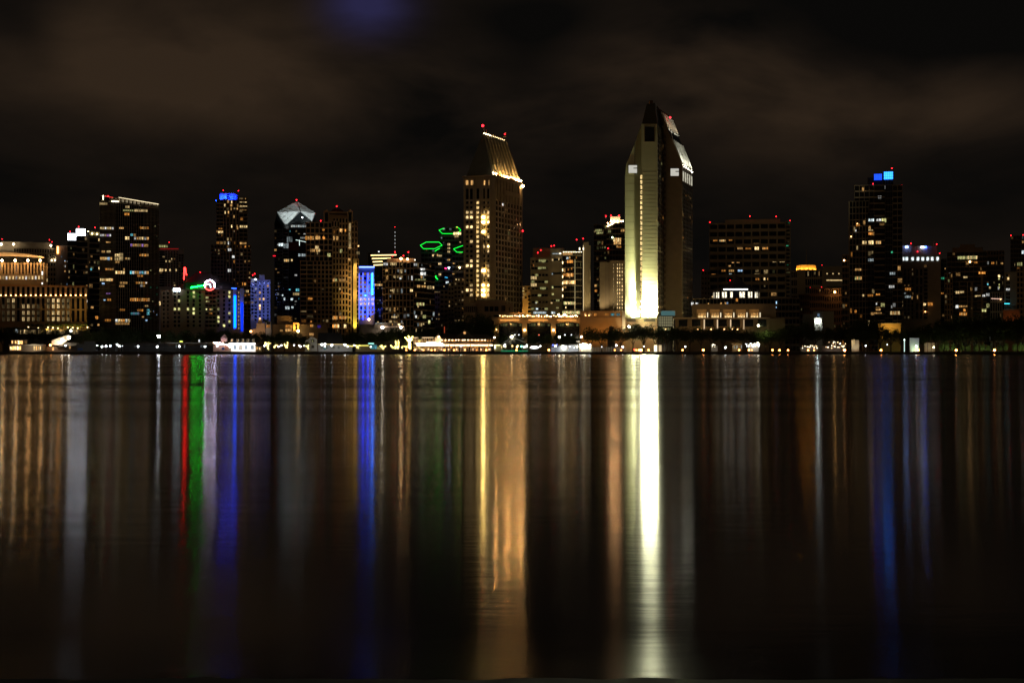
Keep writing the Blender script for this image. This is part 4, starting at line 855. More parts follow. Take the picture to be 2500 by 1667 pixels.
# dark top: hipped cap over the main wall, big square dark opening
mb = MB(); b = [PP(1567, 303, 981), PP(1604, 303, 981), (X(1621, 1012), 1012, Z(303, 981)), (X(1569, 1012), 1012, Z(303, 981))]; tp = [PP(1579, 254, 988), PP(1598, 252, 988), (X(1608, 1004), 1004, Z(254, 988)), (X(1582, 1004), 1004, Z(254, 988))]
mb.hexa(b, tp); mb.build('hipped_cap', wallm((.10, .095, .08), .7), B.root); mb = MB(); q = PP(1589, 251, 992); mb.box(q[0]-1.2, q[0]+1.2, 990, 994, q[2]-1.5, q[2]+1.2); mb.build('roof_vent', wallm((.2, .12, .09)), B.root)
B.add(WM, WM.hit(1574), WM.hit(1598), WM.z(346, 0), WM.z(309, 0), None, 0, .15)
fr = B.mb('opening_frame', wallm((.30, .22, .15)))
for (xa, xb, ya, yb) in ((1572.5, 1574, 307, 347), (1598, 1599.5, 307, 347), (1574, 1598, 307, 309), (1574, 1598, 346, 347.5)): WM.pbox(fr, xa, xb, ya, yb, 0, .35)
# lit stair windows between the walls
for i in range(29):
    y = 428+12.45*i; a, b = WM.hit(1563.2), WM.hit(1567.6); WM.box(jn, a-.15, b+.15, WM.z(y+12.4, 0), WM.z(y, 0), .0, .02) if y < 770 else 0
    if y < 775: B.add(WM, a, b, WM.z(y+8.8, 0), WM.z(y, 0), (1, .72, .30), 1.5, .25)
# front-face return wall of main block: window grid
d_ = Vector((X(1620, 1012)-X(1604, 980), 32)); dl = d_.length; d_ /= dl; WS = Wall((X(1604, 980), 980), d_, (d_.y, -d_.x), 0, dl, Z(779, 980), Z(325, 980))
B.grid(WS, 38, 4, .3, .3, .05, 'wao', st=.9, seed=150, proud=.3, dark=True, clump=.6)
# right wedge block
dx = X(1690, 1035)-X(1665, 1000); back = (dx, 35)
prof = [(1620, 779), (1620, 303), (1612, 271), (1665, 403), (1665, 779)]
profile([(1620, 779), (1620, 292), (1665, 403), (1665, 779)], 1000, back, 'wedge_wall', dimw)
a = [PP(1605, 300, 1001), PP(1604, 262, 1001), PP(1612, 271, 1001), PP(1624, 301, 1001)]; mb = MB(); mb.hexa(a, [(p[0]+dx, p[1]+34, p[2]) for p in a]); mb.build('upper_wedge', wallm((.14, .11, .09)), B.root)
RM = wallm((.55, .55, .50), .55)
def slopeP(f, g, up=.0):
    """point on the sloping roof: f along the slope from top to eave, g from front edge to back edge"""
    p = Vector(PP(1612, 271, 1000)); q = Vector(PP(1665, 403, 1000)); r_ = p+(q-p)*f+Vector((dx, 35, 0))*g; nrm = (q-p).cross(Vector((dx, 35, 0))).normalized()
    if nrm.z < 0: nrm = -nrm
    return r_+nrm*up
sb = MB()
for fa, fb in ((0.02, .34), (.52, 1.0)): sb.hexa([slopeP(fa, 0, .02), slopeP(fb, 0, .02), slopeP(fb, 1, .02), slopeP(fa, 1, .02)], [slopeP(fa, 0, .4), slopeP(fb, 0, .4), slopeP(fb, 1, .4), slopeP(fa, 1, .4)])
sb.build('sloping_roof', RM, B.root)
dkb = MB(); dkb.hexa([slopeP(.34, .1, .02), slopeP(.52, 0.02, .02), slopeP(.52, .98, .02), slopeP(.34, 1, .02)], [slopeP(.34, .1, .12), slopeP(.52, 0.02, .12), slopeP(.52, .98, .12), slopeP(.34, 1, .12)]); dkb.build('roof_glazing', DK, B.root)
rb = B.mb('roof_ribs', wallm((.7, .7, .64), .5))
for k in range(7):
    g = k/6
    for fa, fb in ((.02, .34), (.52, 1.0)): rb.tube(slopeP(fa, g, .5), slopeP(fb, g, .5), .42, n=5)
for k in range(6):
    g = (k+.5)/6
    flood(B.root, slopeP(1.06, g, 1.6), slopeP(.72, g, .3), 15000, (1, .97, .80), 70, size=.2)
    ball('eave_lamp', slopeP(1.03, g, .5), .3, emit((1, .95, .8), 8), B.root)
    flood(B.root, slopeP(.37, g, 2.4), slopeP(.1, g, .3), 1800, (1, .72, .45), 80, size=.2)
rb.tube(slopeP(.3, .12, 1.0), slopeP(.55, 0, .7), .22)
ball('eave_lamp', PP(1688, 421, 1033), .6, emit((1, .95, .8), 9), B.root)
# lit openings
WR = Wall((X(1640, 1000), 1000), (1, 0), (0, -1))
for W_, xa, xb, ya, yb in ((WL, 1534.5, 1555, 404, 423), (WR, 1637, 1657, 412, 430)):
    mb = MB(); W_.pbox(mb, xa, xb, ya, yb, -.3, .35); mb.build('lit_loggia', emit((.86, .84, .74), .62, 'loggia_glow'), B.root)
    f2 = B.mb('loggia_frame', wallm((.3, .26, .2)))
    for (a, b, c, d) in ((xa-1, xa, ya-1, yb+1), (xb, xb+1, ya-1, yb+1), (xa, xb, ya-1.2, ya), (xa, xb, yb, yb+1.2), (xa+12, xb, ya+6, ya+8.2)): W_.pbox(f2, a, b, c, d, -.1, .6)
# right end face below the eave: tall windows and grid
d2 = Vector((dx, 35)); l2 = d2.length; d2 /= l2; WE = Wall((X(1665, 1000), 1000), d2, (d2.y, -d2.x), 0, l2, Z(779, 1000), Z(405, 1000))
B.grid(WE, 34, 7, .3, .3, .05, 'wa', st=.9, seed=151, proud=.3, z1=Z(450, 1000), dark=True)
for k in range(5): a = l2*(k+.25)/5; B.add(WE, a, a+l2*.1, Z(441, 1000), Z(417, 1000), (.9, .85, .66), .75, .3)
dk = B.mb('recess', wallm((.12, .08, .05)))
for i in range(30): y = 330+15*i; WR.pbox(dk, 1620.5, 1625, y, y+8, 0, .5)  # blocks stand proud of the wall; the recess shade is in their colour
B.core = MB(); beacon(B, PP(1636, 287, 1010), .65)

# base plinth and the floodlights that make the white blaze
pl = MB(); q0 = PP(1526, 779, 978); pl.prism([(X(1526, 978), 978), (X(1604.5, 978), 978), (X(1606, 990), 990), (X(1526, 990), 990)], GZ, Z(778.6, 980)); pl.build('plinth', wallm((.30, .21, .14)), B.root)
zb = Z(777, 980)
for (x, pw, dd, tz, col, ang) in ((1572, 900000, 4.5, 6.5, (.97, 1, .62), 72), (1583, 1300000, 4.5, 6.5, (.97, 1, .62), 72), (1577, 620000, 4.5, 10, (.97, 1, .56), 62), (1574, 95000, 5, 60, (.92, .98, .44), 36), (1581, 100000, 5, 45, (.95, 1, .56), 36),
                               (1532, 9000, 6, 10, (.97, 1, .60), 70), (1550, 60000, 6, 6, (.97, 1, .66), 86), (1534, 60000, 6, 60, (.90, 1, .46), 34), (1545, 70000, 6, 50, (.92, 1, .50), 36)):
    u = X(x, 980); flood(B.root, (u, 980-dd, zb+.3), (u-(1 if ang < 50 else -3*(x > 1581)), 981, zb+tz), pw, col, ang, blend=.9, size=.6)
for (xa, xb, ya, yb, s) in ((1567, 1602, 757, 773, 2300), (1541, 1561, 764, 774, 70)):      # glowing banks added at the wall foot to strengthen the water streak
    n = int((xb-xa)/5.5); hs = MB(); ls = MB()
    for i in range(n):
        for j in range(3):
            x0 = X(xa+(xb-xa)*i/n, 974)+.12; x1 = X(xa+(xb-xa)*(i+1)/n, 974)-.12; z0 = Z(yb-(yb-ya)*j/3, 974)+.08; z1 = Z(yb-(yb-ya)*(j+1)/3, 974)-.08
            hs.box(x0, x1, 974, 974.5, z0, z1); ls.face([(x0+.06, 973.98, z0+.06), (x1-.06, 973.98, z0+.06), (x1-.06, 973.98, z1-.06), (x0+.06, 973.98, z1-.06)])
    ho = hs.build('lamp_bank', wallm((.3, .3, .3)), B.root); lo_ = ls.build('lamp_lenses', emit((1, 1, .64), s, 'bank_glow', 'FRONT'), B.root); lo_.parent = ho
lp = B.mb('floodlight_bar', wallm((.1, .1, .1)))
for xa, xb in ((1530, 1552), (1572, 1600)): lp.box(X(xa, 972), X(xb, 972), 971.4, 972, zb-2.4, zb-.6)
B.done()

# ---- wide slab office to the right
B = Bld('office_building', 'wide dark grid slab with strip windows and four red beacons right of the wedge tower', 'office building', 1732, 1930, 1150, wall=(.30, .28, .23), core=glass((.007, .008, .008), .15))
w = B.vol(1732, 1918, 544, D=30); wr = B.vol(1918, 1930, 540, D=26, w=-1.5); B.vol(1770, 1905, 534, 546, D=18, w=-6, solid=True)
B.grid(w, 17, 9, .42, .16, .05, 'wwaco', st=1, seed=160, proud=.7); B.grid(wr, 34, 1, .5, .3, .25, 'go', st=.5, seed=161)
B.lit(w, [(1741, 584, 1753, 589, 'a', 1.4, 3), (1756, 584, 1773, 590, 'cw', 1.8, 4), (1779, 583, 1788, 588, 'a', 1.2, 2), (1800, 604, 1814, 609, 'w', 1.1, 4), (1820, 605, 1835, 609, 'a', .8, 4), (1842, 603, 1853, 610, 'c', 3, 2), (1861, 604, 1876, 609, 'wa', 1.4, 4), (1840, 594, 1853, 597, 'w', .5, 4), (1886, 634, 1899, 640, 'c', 2.2, 3), (1903, 634, 1916, 640, 'c', 2.3, 3), (1786, 637, 1793, 642, 'w', 1.4), (1798, 637, 1806, 642, 'w', 1.8, 2), (1778, 648, 1785, 653, 'w', 1), (1779, 658, 1793, 664, 'w', 1, 3), (1761, 658, 1773, 663, 'a', .8, 2),
     (1801, 658, 1814, 663, 'b', 2.4, 2), (1737, 669, 1747, 675, 'a', 1.3, 3), (1780, 668, 1787, 674, 's', 1.2, 2), (1842, 668, 1855, 673, 'c', .9, 3), (1864, 678, 1869, 684, 'c', 2), (1873, 678, 1877, 684, 'w', 1), (1892, 688, 1898, 694, 'c', 1.1), (1904, 688, 1914, 692, 'w', .5, 2), (1844, 679, 1854, 684, 'a', .6, 2), (1866, 668, 1878, 673, 'wo', .7, 3)], w=.45)
for x, y in ((1733, 542), (1831, 527), (1895, 528), (1929, 538)): B.red(x, y, r=.55)
B.done()
B = Bld('office_tower', 'plain dark slab with one red beacon just right of the wedge tower', 'office tower', 1712, 1734, 1220, wall=(.22, .19, .17))
w = B.vol(1712, 1734, 661, solid=True); B.grid(w, 16, 3, .6, .5, .02, 'w', dark=True, frame=False); B.red(1717, 659); B.done()

# ---- rotunda and convention hall in steps
B = Bld('convention_hall', 'low stepped tan hall with five lit openings above dark square bays', 'hall', 1600, 1905, 935, wall=(.19, .145, .09))
w = B.vol(1648, 1880, 777, solid=True, D=30, w=3); wt = B.vol(1690, 1895, 742, 777, D=24, w=-2, solid=True); wr = B.vol(1880, 1916, 777, solid=True, D=26, w=1)
for k in range(7):
    a, b = w.hit(1657+32.2*k), w.hit(1678+32.2*k); B.add(w, a, b, w.z(797, a), w.z(780, a), None, 0, .12)
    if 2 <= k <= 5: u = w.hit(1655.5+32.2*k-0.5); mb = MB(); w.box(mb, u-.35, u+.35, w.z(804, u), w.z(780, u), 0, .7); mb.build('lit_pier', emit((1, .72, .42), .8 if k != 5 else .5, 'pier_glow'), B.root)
cn = B.mb('cornice', wallm((.5, .4, .28))); w.box(cn, w.u0, w.u1, w.z1-.2, w.z1+.4, -.5, .8)
for k in range(5):
    xa = 1702+32*k; wt.pbox(B.mb('opening_surround', wallm((.55, .38, .20))), xa-1, xa+23, 755, 776, -.2, .15)
    B.lit(wt, [(xa+3, 764, xa+21, 770, 'w', 1.1, 5), (xa+3, 771, xa+21, 775.4, 'c', 3.2, 5)], w=.35); mb = MB(); u = wt.hit(xa+25.6); wt.box(mb, u-.25, u+.25, wt.z(775, u), wt.z(763, u), 0, .4); mb.build('wall_light', emit(CRM, 1.2), B.root)
    u = wt.hit(xa+11); flood(B.root, wt.pt(u, wt.z(775, u), 1.6), wt.pt(u, wt.z(757, u), 0), 700, (1, .6, .22), 120)
for x, s, in ((1626, 2), (1704, 6), (1712, 4), (1737, 9), (1768, 5), (1788, 9), (1800, 5)): globe(B, x, 804, s, WARM, .5, 6)
for x in (1662, 1704, 1737, 1790, 1815): u = w.hit(x); flood(B.root, w.pt(u, w.z(806, u), 9), w.pt(u, w.z(785, u), 0), 450, (1, .62, .28), 110)
for x in (1712, 1780): u = wt.hit(x); flood(B.root, wt.pt(u, wt.z(800, u), 30), wt.pt(u, wt.z(757, u), 0), 700, (1, .7, .36), 90)
# glass foyer at the left end
q = B.vol(1607, 1643, 771, D=14, w=3.4); mb = MB(); q.box(mb, q.u0+.3, q.u1-.3, q.z(797, 0), q.z1-.4, -1, .06); mb.build('foyer_glass', emit((.75, .68, .38), .22, 'foyer_glow'), B.root)
for k in range(9): u = q.u0+(q.u1-q.u0)*k/8; q.box(B.mb('foyer_mullions', wallm((.06, .05, .05))), u-.12, u+.12, q.z0, q.z1, 0, .3)
for k in range(5): z = q.z(797, 0)+(q.z1-q.z(797, 0))*k/4; q.box(B.mb('foyer_mullions', None), q.u0, q.u1, z-.1, z+.1, 0, .28)
q2 = B.vol(1614, 1648, 759, 771, D=10, w=1, solid=True); mb = MB(); q2.box(mb, q2.u0, q2.u1, q2.z0+.1, q2.z1, -.5, .1); mb.build('sign_band', emit((.25, .55, .55), .22, 'sign_glow2'), B.root)
B.lit(q, [(1608, 800, 1638, 806, 'o', .9, 6)], w=.4)
B.done()
B = Bld('rotunda', 'round lit rotunda with a dark cone roof and one red beacon', 'rotunda', 1738, 1856, 985, wall=(.20, .16, .12))
c = B.F.pt(0, B.F.z(727, 0), -20); R_ = (B.F.hit(1853)-B.F.hit(1740))/2; h1 = B.F.z(706, 0)-B.F.z(727, 0)
c = (c[0], c[1], GZ); mb = MB(); zz = B.F.z(727, 0)-GZ; mb.lathe(c, [(R_, 0), (R_, zz+h1)], 40); mb.build('drum_wall', DK, B.root)
rf = B.mb('cone_roof', wallm((.07, .05, .045), .6)); rf.lathe((c[0], c[1], GZ+zz+h1), [(R_+1.2, 0), (R_+1.2, .6), (R_*.75, 2.0), (R_*.42, 4.2), (R_*.16, 8.2), (R_*.12, 9.4), (.4, 10.6)], 40)
for k in range(24):
    a = -pi/2-B.a+(k-11.5)*.131; q = Wall((c[0]+cos(a)*R_, c[1]+sin(a)*R_), (-sin(a), cos(a)), (cos(a), sin(a)))
    if k in (11, 12): continue
    wd = R_*.131
    if (k % 3) != 0: B.add(q, -wd*.36, wd*.36, GZ+zz+.3, GZ+zz+h1*.72, (1, .90, .66), 2.3, .15)
    q.box(B.frame, wd*.42, wd*.56, GZ+zz-2, GZ+zz+h1, 0, .5)
strip(B, B.F, 1766, 706.3, 1826, 706.3, (.95, 1, .92), 3, w=-.5, th=.8)
lw = B.vol(1690, 1952, 728, D=14, w=2); B.grid(lw, 8, 30, .3, .12, .035, 'hwaw', st=1.4, seed=170, proud=.5)
B.lit(lw, [(1687, 738, 1694, 745, 'h', 2.6, 2), (1698, 739, 1705, 744, 'h', 2, 2), (1758, 739, 1763, 744, 'w', 1.3), (1769, 738, 1778, 744, 'wb', 1.4, 2), (1728, 740, 1731, 745, 'w', 1.6), (1796, 729, 1802, 736, 'a', 1), (1894, 736, 1897, 742, 'b', 3), (1893, 748, 1896, 752, 'b', 3), (1738, 723, 1740, 726, 'c', 3)], w=.7)
B.red(1792, 677, r=.95, D=20); B.red(1782.5, 681.5, r=.35, D=18)
B.done()

# ---- amber-crowned building with mast
B = Bld('office_building', 'tan office block wearing an amber glowing crown and thin spire', 'office building', 1932, 2014, 1300, wall=(.40, .36, .28))
w = B.vol(1946, 1966, 659, solid=True, D=26, w=1); w2 = B.vol(1966, 2007, 659, D=26); w3 = B.vol(2006, 2013.5, 659, solid=True, D=24); wl = B.vol(1932, 1946, 661, D=20)
B.grid(w2, 10, 8, .25, .25, .07, 'wc', st=1.2, seed=180); B.grid(wl, 10, 3, .3, .3, .1, 'w', seed=181)
c = w2.pt(w2.hit(1968.5), w2.z(659, 0), -16); R_ = (w2.hit(1995)-w2.hit(1943))/2; mb = MB(); mb.lathe(c, [(R_, 0), (R_*.93, 4.4), (R_*.93, 5)], 8); mb.build('crown_drum', wallm((.7, .5, .22), .6), B.root)
for k in range(7):
    a = -pi/2-B.a+(k-3)*.45; p = (c[0]+cos(a)*(R_+1.0), c[1]+sin(a)*(R_+1.0), c[2]-.2); 
    flood(B.root, (p[0], p[1], p[2]+.4), (c[0]+cos(a)*R_*.96, c[1]+sin(a)*R_*.96, c[2]+3), 1900, (1, .48, .08), 130, size=.2)
ms = B.mb('spire', wallm((.5, .4, .3))); ms.tube((c[0], c[1], c[2]+5), (c[0], c[1], c[2]+20), .4, .1)
B.done()
B = Bld('office_building', 'plain grey slab with one line of small white windows behind the brick block', 'office building', 2008, 2062, 1380, wall=(.32, .30, .27))
w = B.vol(2008, 2060, 650, solid=True, D=30)
for i, y in enumerate((667, 683, 699, 715)): 
    for k in range(11): a = w.hit(2018+3.6*k); B.add(w, a, a+1.1, w.z(y+2.5, a), w.z(y, a), PAL['c'] if i == 1 or (i == 0 and k % 4 == 0) else None, 1.3, .12)
B.red(2007, 647, r=.4); B.done()
B = Bld('brick_building', 'dim brown brick block under one orange star lamp', 'building', 1950, 2058, 1200, wall=(.30, .17, .11))
w = B.vol(1950, 1977, 718, solid=True, D=22); w2 = B.vol(1977, 2013, 702, solid=True, D=22, w=1); w3 = B.vol(2013, 2058, 704, solid=True, D=22, w=.5)
for i, q in enumerate((w, w2, w3)): B.grid(q, 9, (6, 8, 8)[i], .4, .5, .07, 'wwo', st=.9, seed=190+i, dark=True, frame=False, u1=None)
globe(B, 2038, 713.5, 26, (1, .52, .14), .8, 5); B.red(1978, 702, r=.45); B.red(2005.5, 700, r=.4); B.red(2051, 707, r=.4)
B.done()
B = Bld('service_building', 'grey flat-roofed building beside a small hut with a brilliant white lamp', 'building', 1960, 2036, 1010, wall=(.32, .31, .27))
w = B.vol(1985, 2036, 760, solid=True, D=22); w2 = B.vol(1960, 1985, 767, solid=True, D=18, w=1); 
hu = B.vol(1988, 2007, 776, solid=True, D=6, w=8)
ball('hut_lamp', B.F.pt(B.F.hit(1996.5), B.F.z(784.5, 0), 9.2), 1.0, emit((.92, 1, .96), 60), B.root)
B.lit(B.F, [(1996, 766, 2001, 773, 'b', .8, 2)], w=2)
B.done()

# ---------------------------------------------------------------- right-hand towers
B = Bld('apartment_tower', 'tall dark balcony tower topped by a glowing blue glass box', 'apartment tower', 2073, 2206, 1060, wall=(.26, .21, .16), core=glass((.008, .008, .008), .15))
w = B.vol(2074, 2121, 491, D=26); w2 = B.vol(2086, 2134, 451, D=22, w=-3); w3 = B.vol(2134, 2160, 452, D=26, w=.5); w4 = B.vol(2155, 2181, 419, D=20, w=-1); w5 = B.vol(2179, 2203, 452, D=24, w=0); w6 = B.vol(2118, 2135, 520, D=20, w=.8)
B.vol(2118, 2156, 432, D=16, w=-4)
B.grid(w, 24, 6, .13, .16, .05, 'wca', st=.8, seed=200, proud=.6); B.grid(w6, 22, 2, .05, .05, .14, 'wc', st=1.2, seed=201, proud=.2)
B.grid(w3, 27, 2, .22, .0, .08, 'wwco', st=1, seed=202, proud=1.4); B.grid(w5, 27, 2, .2, .12, .08, 'wwch', st=1, seed=203, proud=1.4); B.grid(w4, 27, 4, .06, .05, .05, 'wh', st=.8, seed=204, proud=.2); B.grid(w2, 27, 4, .2, .1, .04, 'w', seed=205)
B.grid(w.L, 24, 4, .2, .1, .08, 'wc', seed=206)
for xa, xb, ya, yb, c, s in ((2158, 2180, 419.5, 438, (.02, .20, 1), 4.5), (2134, 2153, 425, 438, (.01, .07, 1), 2.2)):
    q = B.F.sub(xa, xb, ya, yb, .2); mb = MB(); q.box(mb, q.u0, q.u1, q.z0, q.z1, -6, 0); mb.build('glass_box', emit(c, s, 'blue_glow'), B.root)
    g = B.mb('box_grid', wallm((.05, .06, .1)))
    for k in range(6): u = q.u0+(q.u1-q.u0)*k/5; q.box(g, u-.08, u+.08, q.z0, q.z1, 0, .15)
    for k in range(4): z = q.z0+(q.z1-q.z0)*k/3; q.box(g, q.u0, q.u1, z-.08, z+.08, 0, .14)
B.lit(B.F, [(2120, 535, 2134, 541, 's', 2.4, 3), (2139, 535, 2152, 541, 'h', 2.2, 2), (2152, 534, 2164, 543, 'o', 3, 2), (2090, 547, 2100, 553, 'a', 1, 2), (2088, 561, 2091, 566, 'h', 1.6), (2120, 561, 2132, 564, 'c', 1.6, 3), (2120, 568, 2132, 574, 'a', 1.7, 3), (2105, 589, 2111, 596, 'c', 1.8, 1), (2112, 589, 2116, 596, 'c', 1), (2120, 588, 2133, 597, 'c', 2.6, 3), (2138, 588, 2151, 596, 'wc', 1.5, 3), (2119, 632, 2133, 638, 's', .8, 3), (2143, 479, 2152, 485, 'h', 1.2, 2), (2104, 458, 2110, 467, 'w', .8, 1), (2175, 614, 2180, 618, 'g', 1.6), (2087, 676, 2104, 683, 'ow', 1.4, 4), (2087, 656, 2103, 661, 'w', .9, 3), (2105, 719, 2110, 724, 'c', 1.3), (2118, 719, 2132, 724, 'a', 1.2, 3), (2138, 717, 2149, 724, 'a', 1.7, 3), (2170, 697, 2184, 703, 'h', 1.3, 3), (2172, 665, 2186, 671, 's', .7, 3), (2138, 738, 2142, 745, 'h', 1.2), (2138, 750, 2150, 758, 'w', 1.3, 3), (2126, 763, 2153, 769, 'w', 1, 5), (2173, 760, 2197, 768, 'cw', 1.3, 5), (2086, 757, 2092, 763, 'a', 1)], w=1.6)
globe(B, 2078, 578, 8, WARM, .45, 1); globe(B, 2093, 547, 7, WARM, .5, 1)
for x, y in ((2177.5, 410), (2131.5, 448), (2202, 451)): B.red(x, y, r=.6)
B.done()
B = Bld('apartment_building', 'low dark balcony block at the left foot of the blue-box tower', 'apartment building', 2055, 2076, 1080, wall=(.25, .18, .13))
w = B.vol(2056, 2076, 622, D=22); B.grid(w, 16, 3, .28, .15, .16, 'wcaw', st=1.1, seed=210, proud=.9); globe(B, 2061, 636, 14, WARM, .6, 1); B.red(2051, 708, r=.4) if False else None; B.done()

B = Bld('office_building', 'office block with a row of nine white lit windows and blue-white roof signs', 'office building', 2198, 2300, 1150, wall=(.30, .25, .21), core=glass((.009, .009, .010), .15))
w = B.vol(2198, 2297, 622, solid=True, D=28); w2 = B.vol(2226, 2288, 600, 622, D=18, w=-4, solid=True); w0 = B.vol(2200, 2226, 598, 622, D=14, w=-5, solid=True)
for x in (2201, 2206, 2214, 2228, 2241, 2253, 2265, 2276, 2289): hw = 2.2 if x < 2210 else 3.6; B.lit(w, [(x-hw, 628, x+hw, 636, 's', 3.2, 1)])
B.grid(w.sub(2198, 2205, 650, 780, .1), 14, 1, .4, .2, .25, 'ca', st=1.3, seed=220, frame=False, dark=True)
B.grid(w.sub(2205, 2232, 655, 780), 13, 3, .2, .5, .10, 'wcs', st=1.1, seed=221, proud=.7, dark=True); B.grid(w.sub(2234, 2254, 655, 780), 6, 2, .2, .45, .04, 'w', st=1, seed=222, proud=.7, dark=True); B.grid(w.sub(2254, 2266, 645, 780, .1), 14, 1, .3, .3, .15, 'wc', st=1, seed=223, frame=False, dark=True)
for x0, x1, c, s in ((2210, 2217, (.25, .4, 1), 12), (2248, 2256, (.7, .8, 1), 9), (2256, 2262, (.04, .1, 1), 16)):
    q = B.F.sub(x0, x1, 600.5, 605, -3); mb = MB(); q.box(mb, q.u0, q.u1, q.z0, q.z1, 0, .4); mb.build('roof_sign', emit(c, s, 'sign_glow3'), B.root)
ms = B.mb('roof_mast', wallm((.5, .5, .5))); 
for x, y in ((2225, 584), (2280, 586)): u = B.F.hit(x); ms.tube(B.F.pt(u, B.F.z(600, u), -8), B.F.pt(u, B.F.z(y, u), -8), .3, .12)
for x, y in ((2224, 594), (2287, 595.5), (2240, 613.5), (2294, 617.5)): B.red(x, y, r=.6)
B.lit(B.F, [(2254, 740, 2261, 746, 'c', 2.2, 1), (2265, 739, 2277, 746, 'a', 1.5, 3), (2209, 703, 2224, 709, 'a', 1.1, 3), (2209, 722, 2224, 727, 's', .9, 3)], w=1)
globe(B, 2259, 761, 9, (1, .4, .12), .5, 1)
B.done()
B = Bld('office_building', 'glass block with faint green window rows right of the nine lit windows', 'office building', 2265, 2312, 1180, wall=(.10, .13, .11), core=glass((.008, .014, .012), .15))
w = B.vol(2266, 2311, 632, D=24, w=-.5); B.grid(w, 22, 8, .3, .12, .06, 'oww', st=.8, seed=230, proud=.3); B.lit(w, [(2265, 686, 2296, 692, 'g', 1.5, 9), (2277, 677, 2308, 682, 'g', 1.1, 9), (2286, 668, 2292, 674, 'g', .8, 2), (2291, 714, 2304, 718, 'a', .9, 4)]); B.done()

B = Bld('apartment_tower', 'broad black terraced block with one yellow row of windows near its top', 'apartment tower', 2310, 2415, 1150, wall=(.20, .16, .12), core=glass((.006, .006, .005), .2))
a1 = B.vol(2344, 2380, 596, 606, D=12, w=-3, solid=True); a2 = B.vol(2325, 2400, 604, 616, D=16, w=-2, solid=True); w = B.vol(2312, 2410, 615, D=28)
B.grid(w, 20, 9, .2, .05, .05, 'owwh', st=1, seed=240, proud=.5)
B.lit(w, [(2338, 626, 2357, 633, 'o', 1.7, 6), (2359, 625, 2386, 633, 'oc', 1.8, 8), (2378, 639, 2386, 643, 'a', 1.2, 3), (2352, 675, 2362, 679, 'c', 1.5, 3), (2389, 664, 2406, 669, 'a', 2.2, 4), (2333, 711, 2342, 717, 'c', 2.6, 2), (2342, 711, 2354, 717, 'c', 1.4, 3), (2333, 745, 2340, 752, 'h', 2.8, 2), (2341, 746, 2362, 750, 'w', 1.2, 5), (2352, 754, 2358, 760, 'a', 1.8), (2342, 763, 2361, 770, 'aw', 1.3, 5), (2380, 721, 2394, 725, 'c', 1.6, 5), (2398, 718, 2405, 724, 'h', 2, 2), (2397, 754, 2408, 761, 'o', 2, 3)], w=1.2)
globe(B, 2368, 639.5, 14, WARM, .8, 1.2)
lo = B.mb('lower_frames', wallm((.40, .30, .19)))
for x0, x1, yt in ((2326, 2342, 697), (2342, 2362, 687), (2371, 2374, 687), (2396, 2399, 668)):
    for x in (x0, x1): u = w.hit(x); w.box(lo, u-.35, u+.35, GZ, w.z(yt, u), 0, 1.1)
for x0, x1, y0, n in ((2343, 2358, 697, 10), (2385, 2397, 696, 10), (2398, 2410, 700, 10)):
    for i in range(n): y = y0+9.2*i; w.box(lo, w.hit(x0), w.hit(x1), w.z(y+1.6, 0), w.z(y, 0), .2, 1.3)
w.box(lo, w.hit(2326), w.hit(2378), w.z(688.5, 0), w.z(687, 0), 0, 1.1)
B.done()
B = Bld('apartment_building', 'narrow beige column block with small stacked windows left of the terraced block', 'apartment building', 2306, 2328, 1130, wall=(.40, .29, .17))
w = B.vol(2306, 2326, 667, D=14, w=.5); B.grid(w, 15, 3, .3, .4, .14, 'woc', st=1, seed=250, proud=.6); B.done()
B = Bld('apartment_tower', 'dark block with scattered lit rooms and one bright column of windows', 'apartment tower', 2405, 2450, 1200, wall=(.16, .14, .12), core=glass((.006, .006, .006), .2))
w = B.vol(2404, 2450, 636, D=24); B.vol(2405, 2435, 628, D=18, w=-2); B.grid(w, 18, 9, .25, .1, .17, 'wwch', st=1.2, seed=260, proud=.4)
B.lit(w, [(2436, 671, 2442, 677, 'c', 4, 1), (2437, 679, 2441, 683, 'o', 1.6, 1), (2438, 693, 2441, 697, 'o', 1.5, 1), (2438, 700, 2441, 704, 'o', 1.5, 1), (2409, 692, 2414, 696, 'y', 1.6, 1), (2420, 640, 2427, 645, 'a', 1.3, 3), (2443, 641, 2449, 645, 'w', 1.3, 2)], w=.6); B.done()
B = Bld('parking_building', 'pale open-framed low block with a thin lit line', 'building', 2416, 2452, 1060, wall=(.50, .48, .45))
w = B.vol(2418, 2452, 713, D=20); B.grid(w, 6, 6, .16, .34, .03, 'w', seed=270, proud=.6); strip(B, w, 2420, 729, 2446, 730, (1, .6, .45), 1.3, w=.9, th=.4); globe(B, 2443, 730.5, 6, WARM, .4, 1)
B.lit(w, [(2407, 716, 2416, 723, 'h', 1.3, 2), (2408, 741, 2416, 751, 'o', .8, 2)]); B.done()
B = Bld('office_building', 'plain pale grey wall block with a short cyan light bar at its foot', 'office building', 2452, 2484, 1160, wall=(.45, .42, .38))
w = B.vol(2452, 2484, 664, solid=True, D=22); B.grid(w.sub(2456, 2466, 668, 740), 8, 2, .3, .2, .25, 'wac', st=1.2, seed=280, dark=True, frame=False); strip(B, w, 2451, 742, 2465, 742, (.05, .7, .9), 3, w=8, th=.5)
B.lit(w, [(2459, 677, 2464, 683, 'c', 2.4), (2456, 704, 2466, 709, 'h', 1.8, 2)]); u = w.hit(2470); B.done()
B = Bld('apartment_tower', 'dark tower with red beacons cut off by the right edge', 'apartment tower', 2467, 2530, 1220, wall=(.14, .12, .10), core=glass((.006, .006, .006), .2))
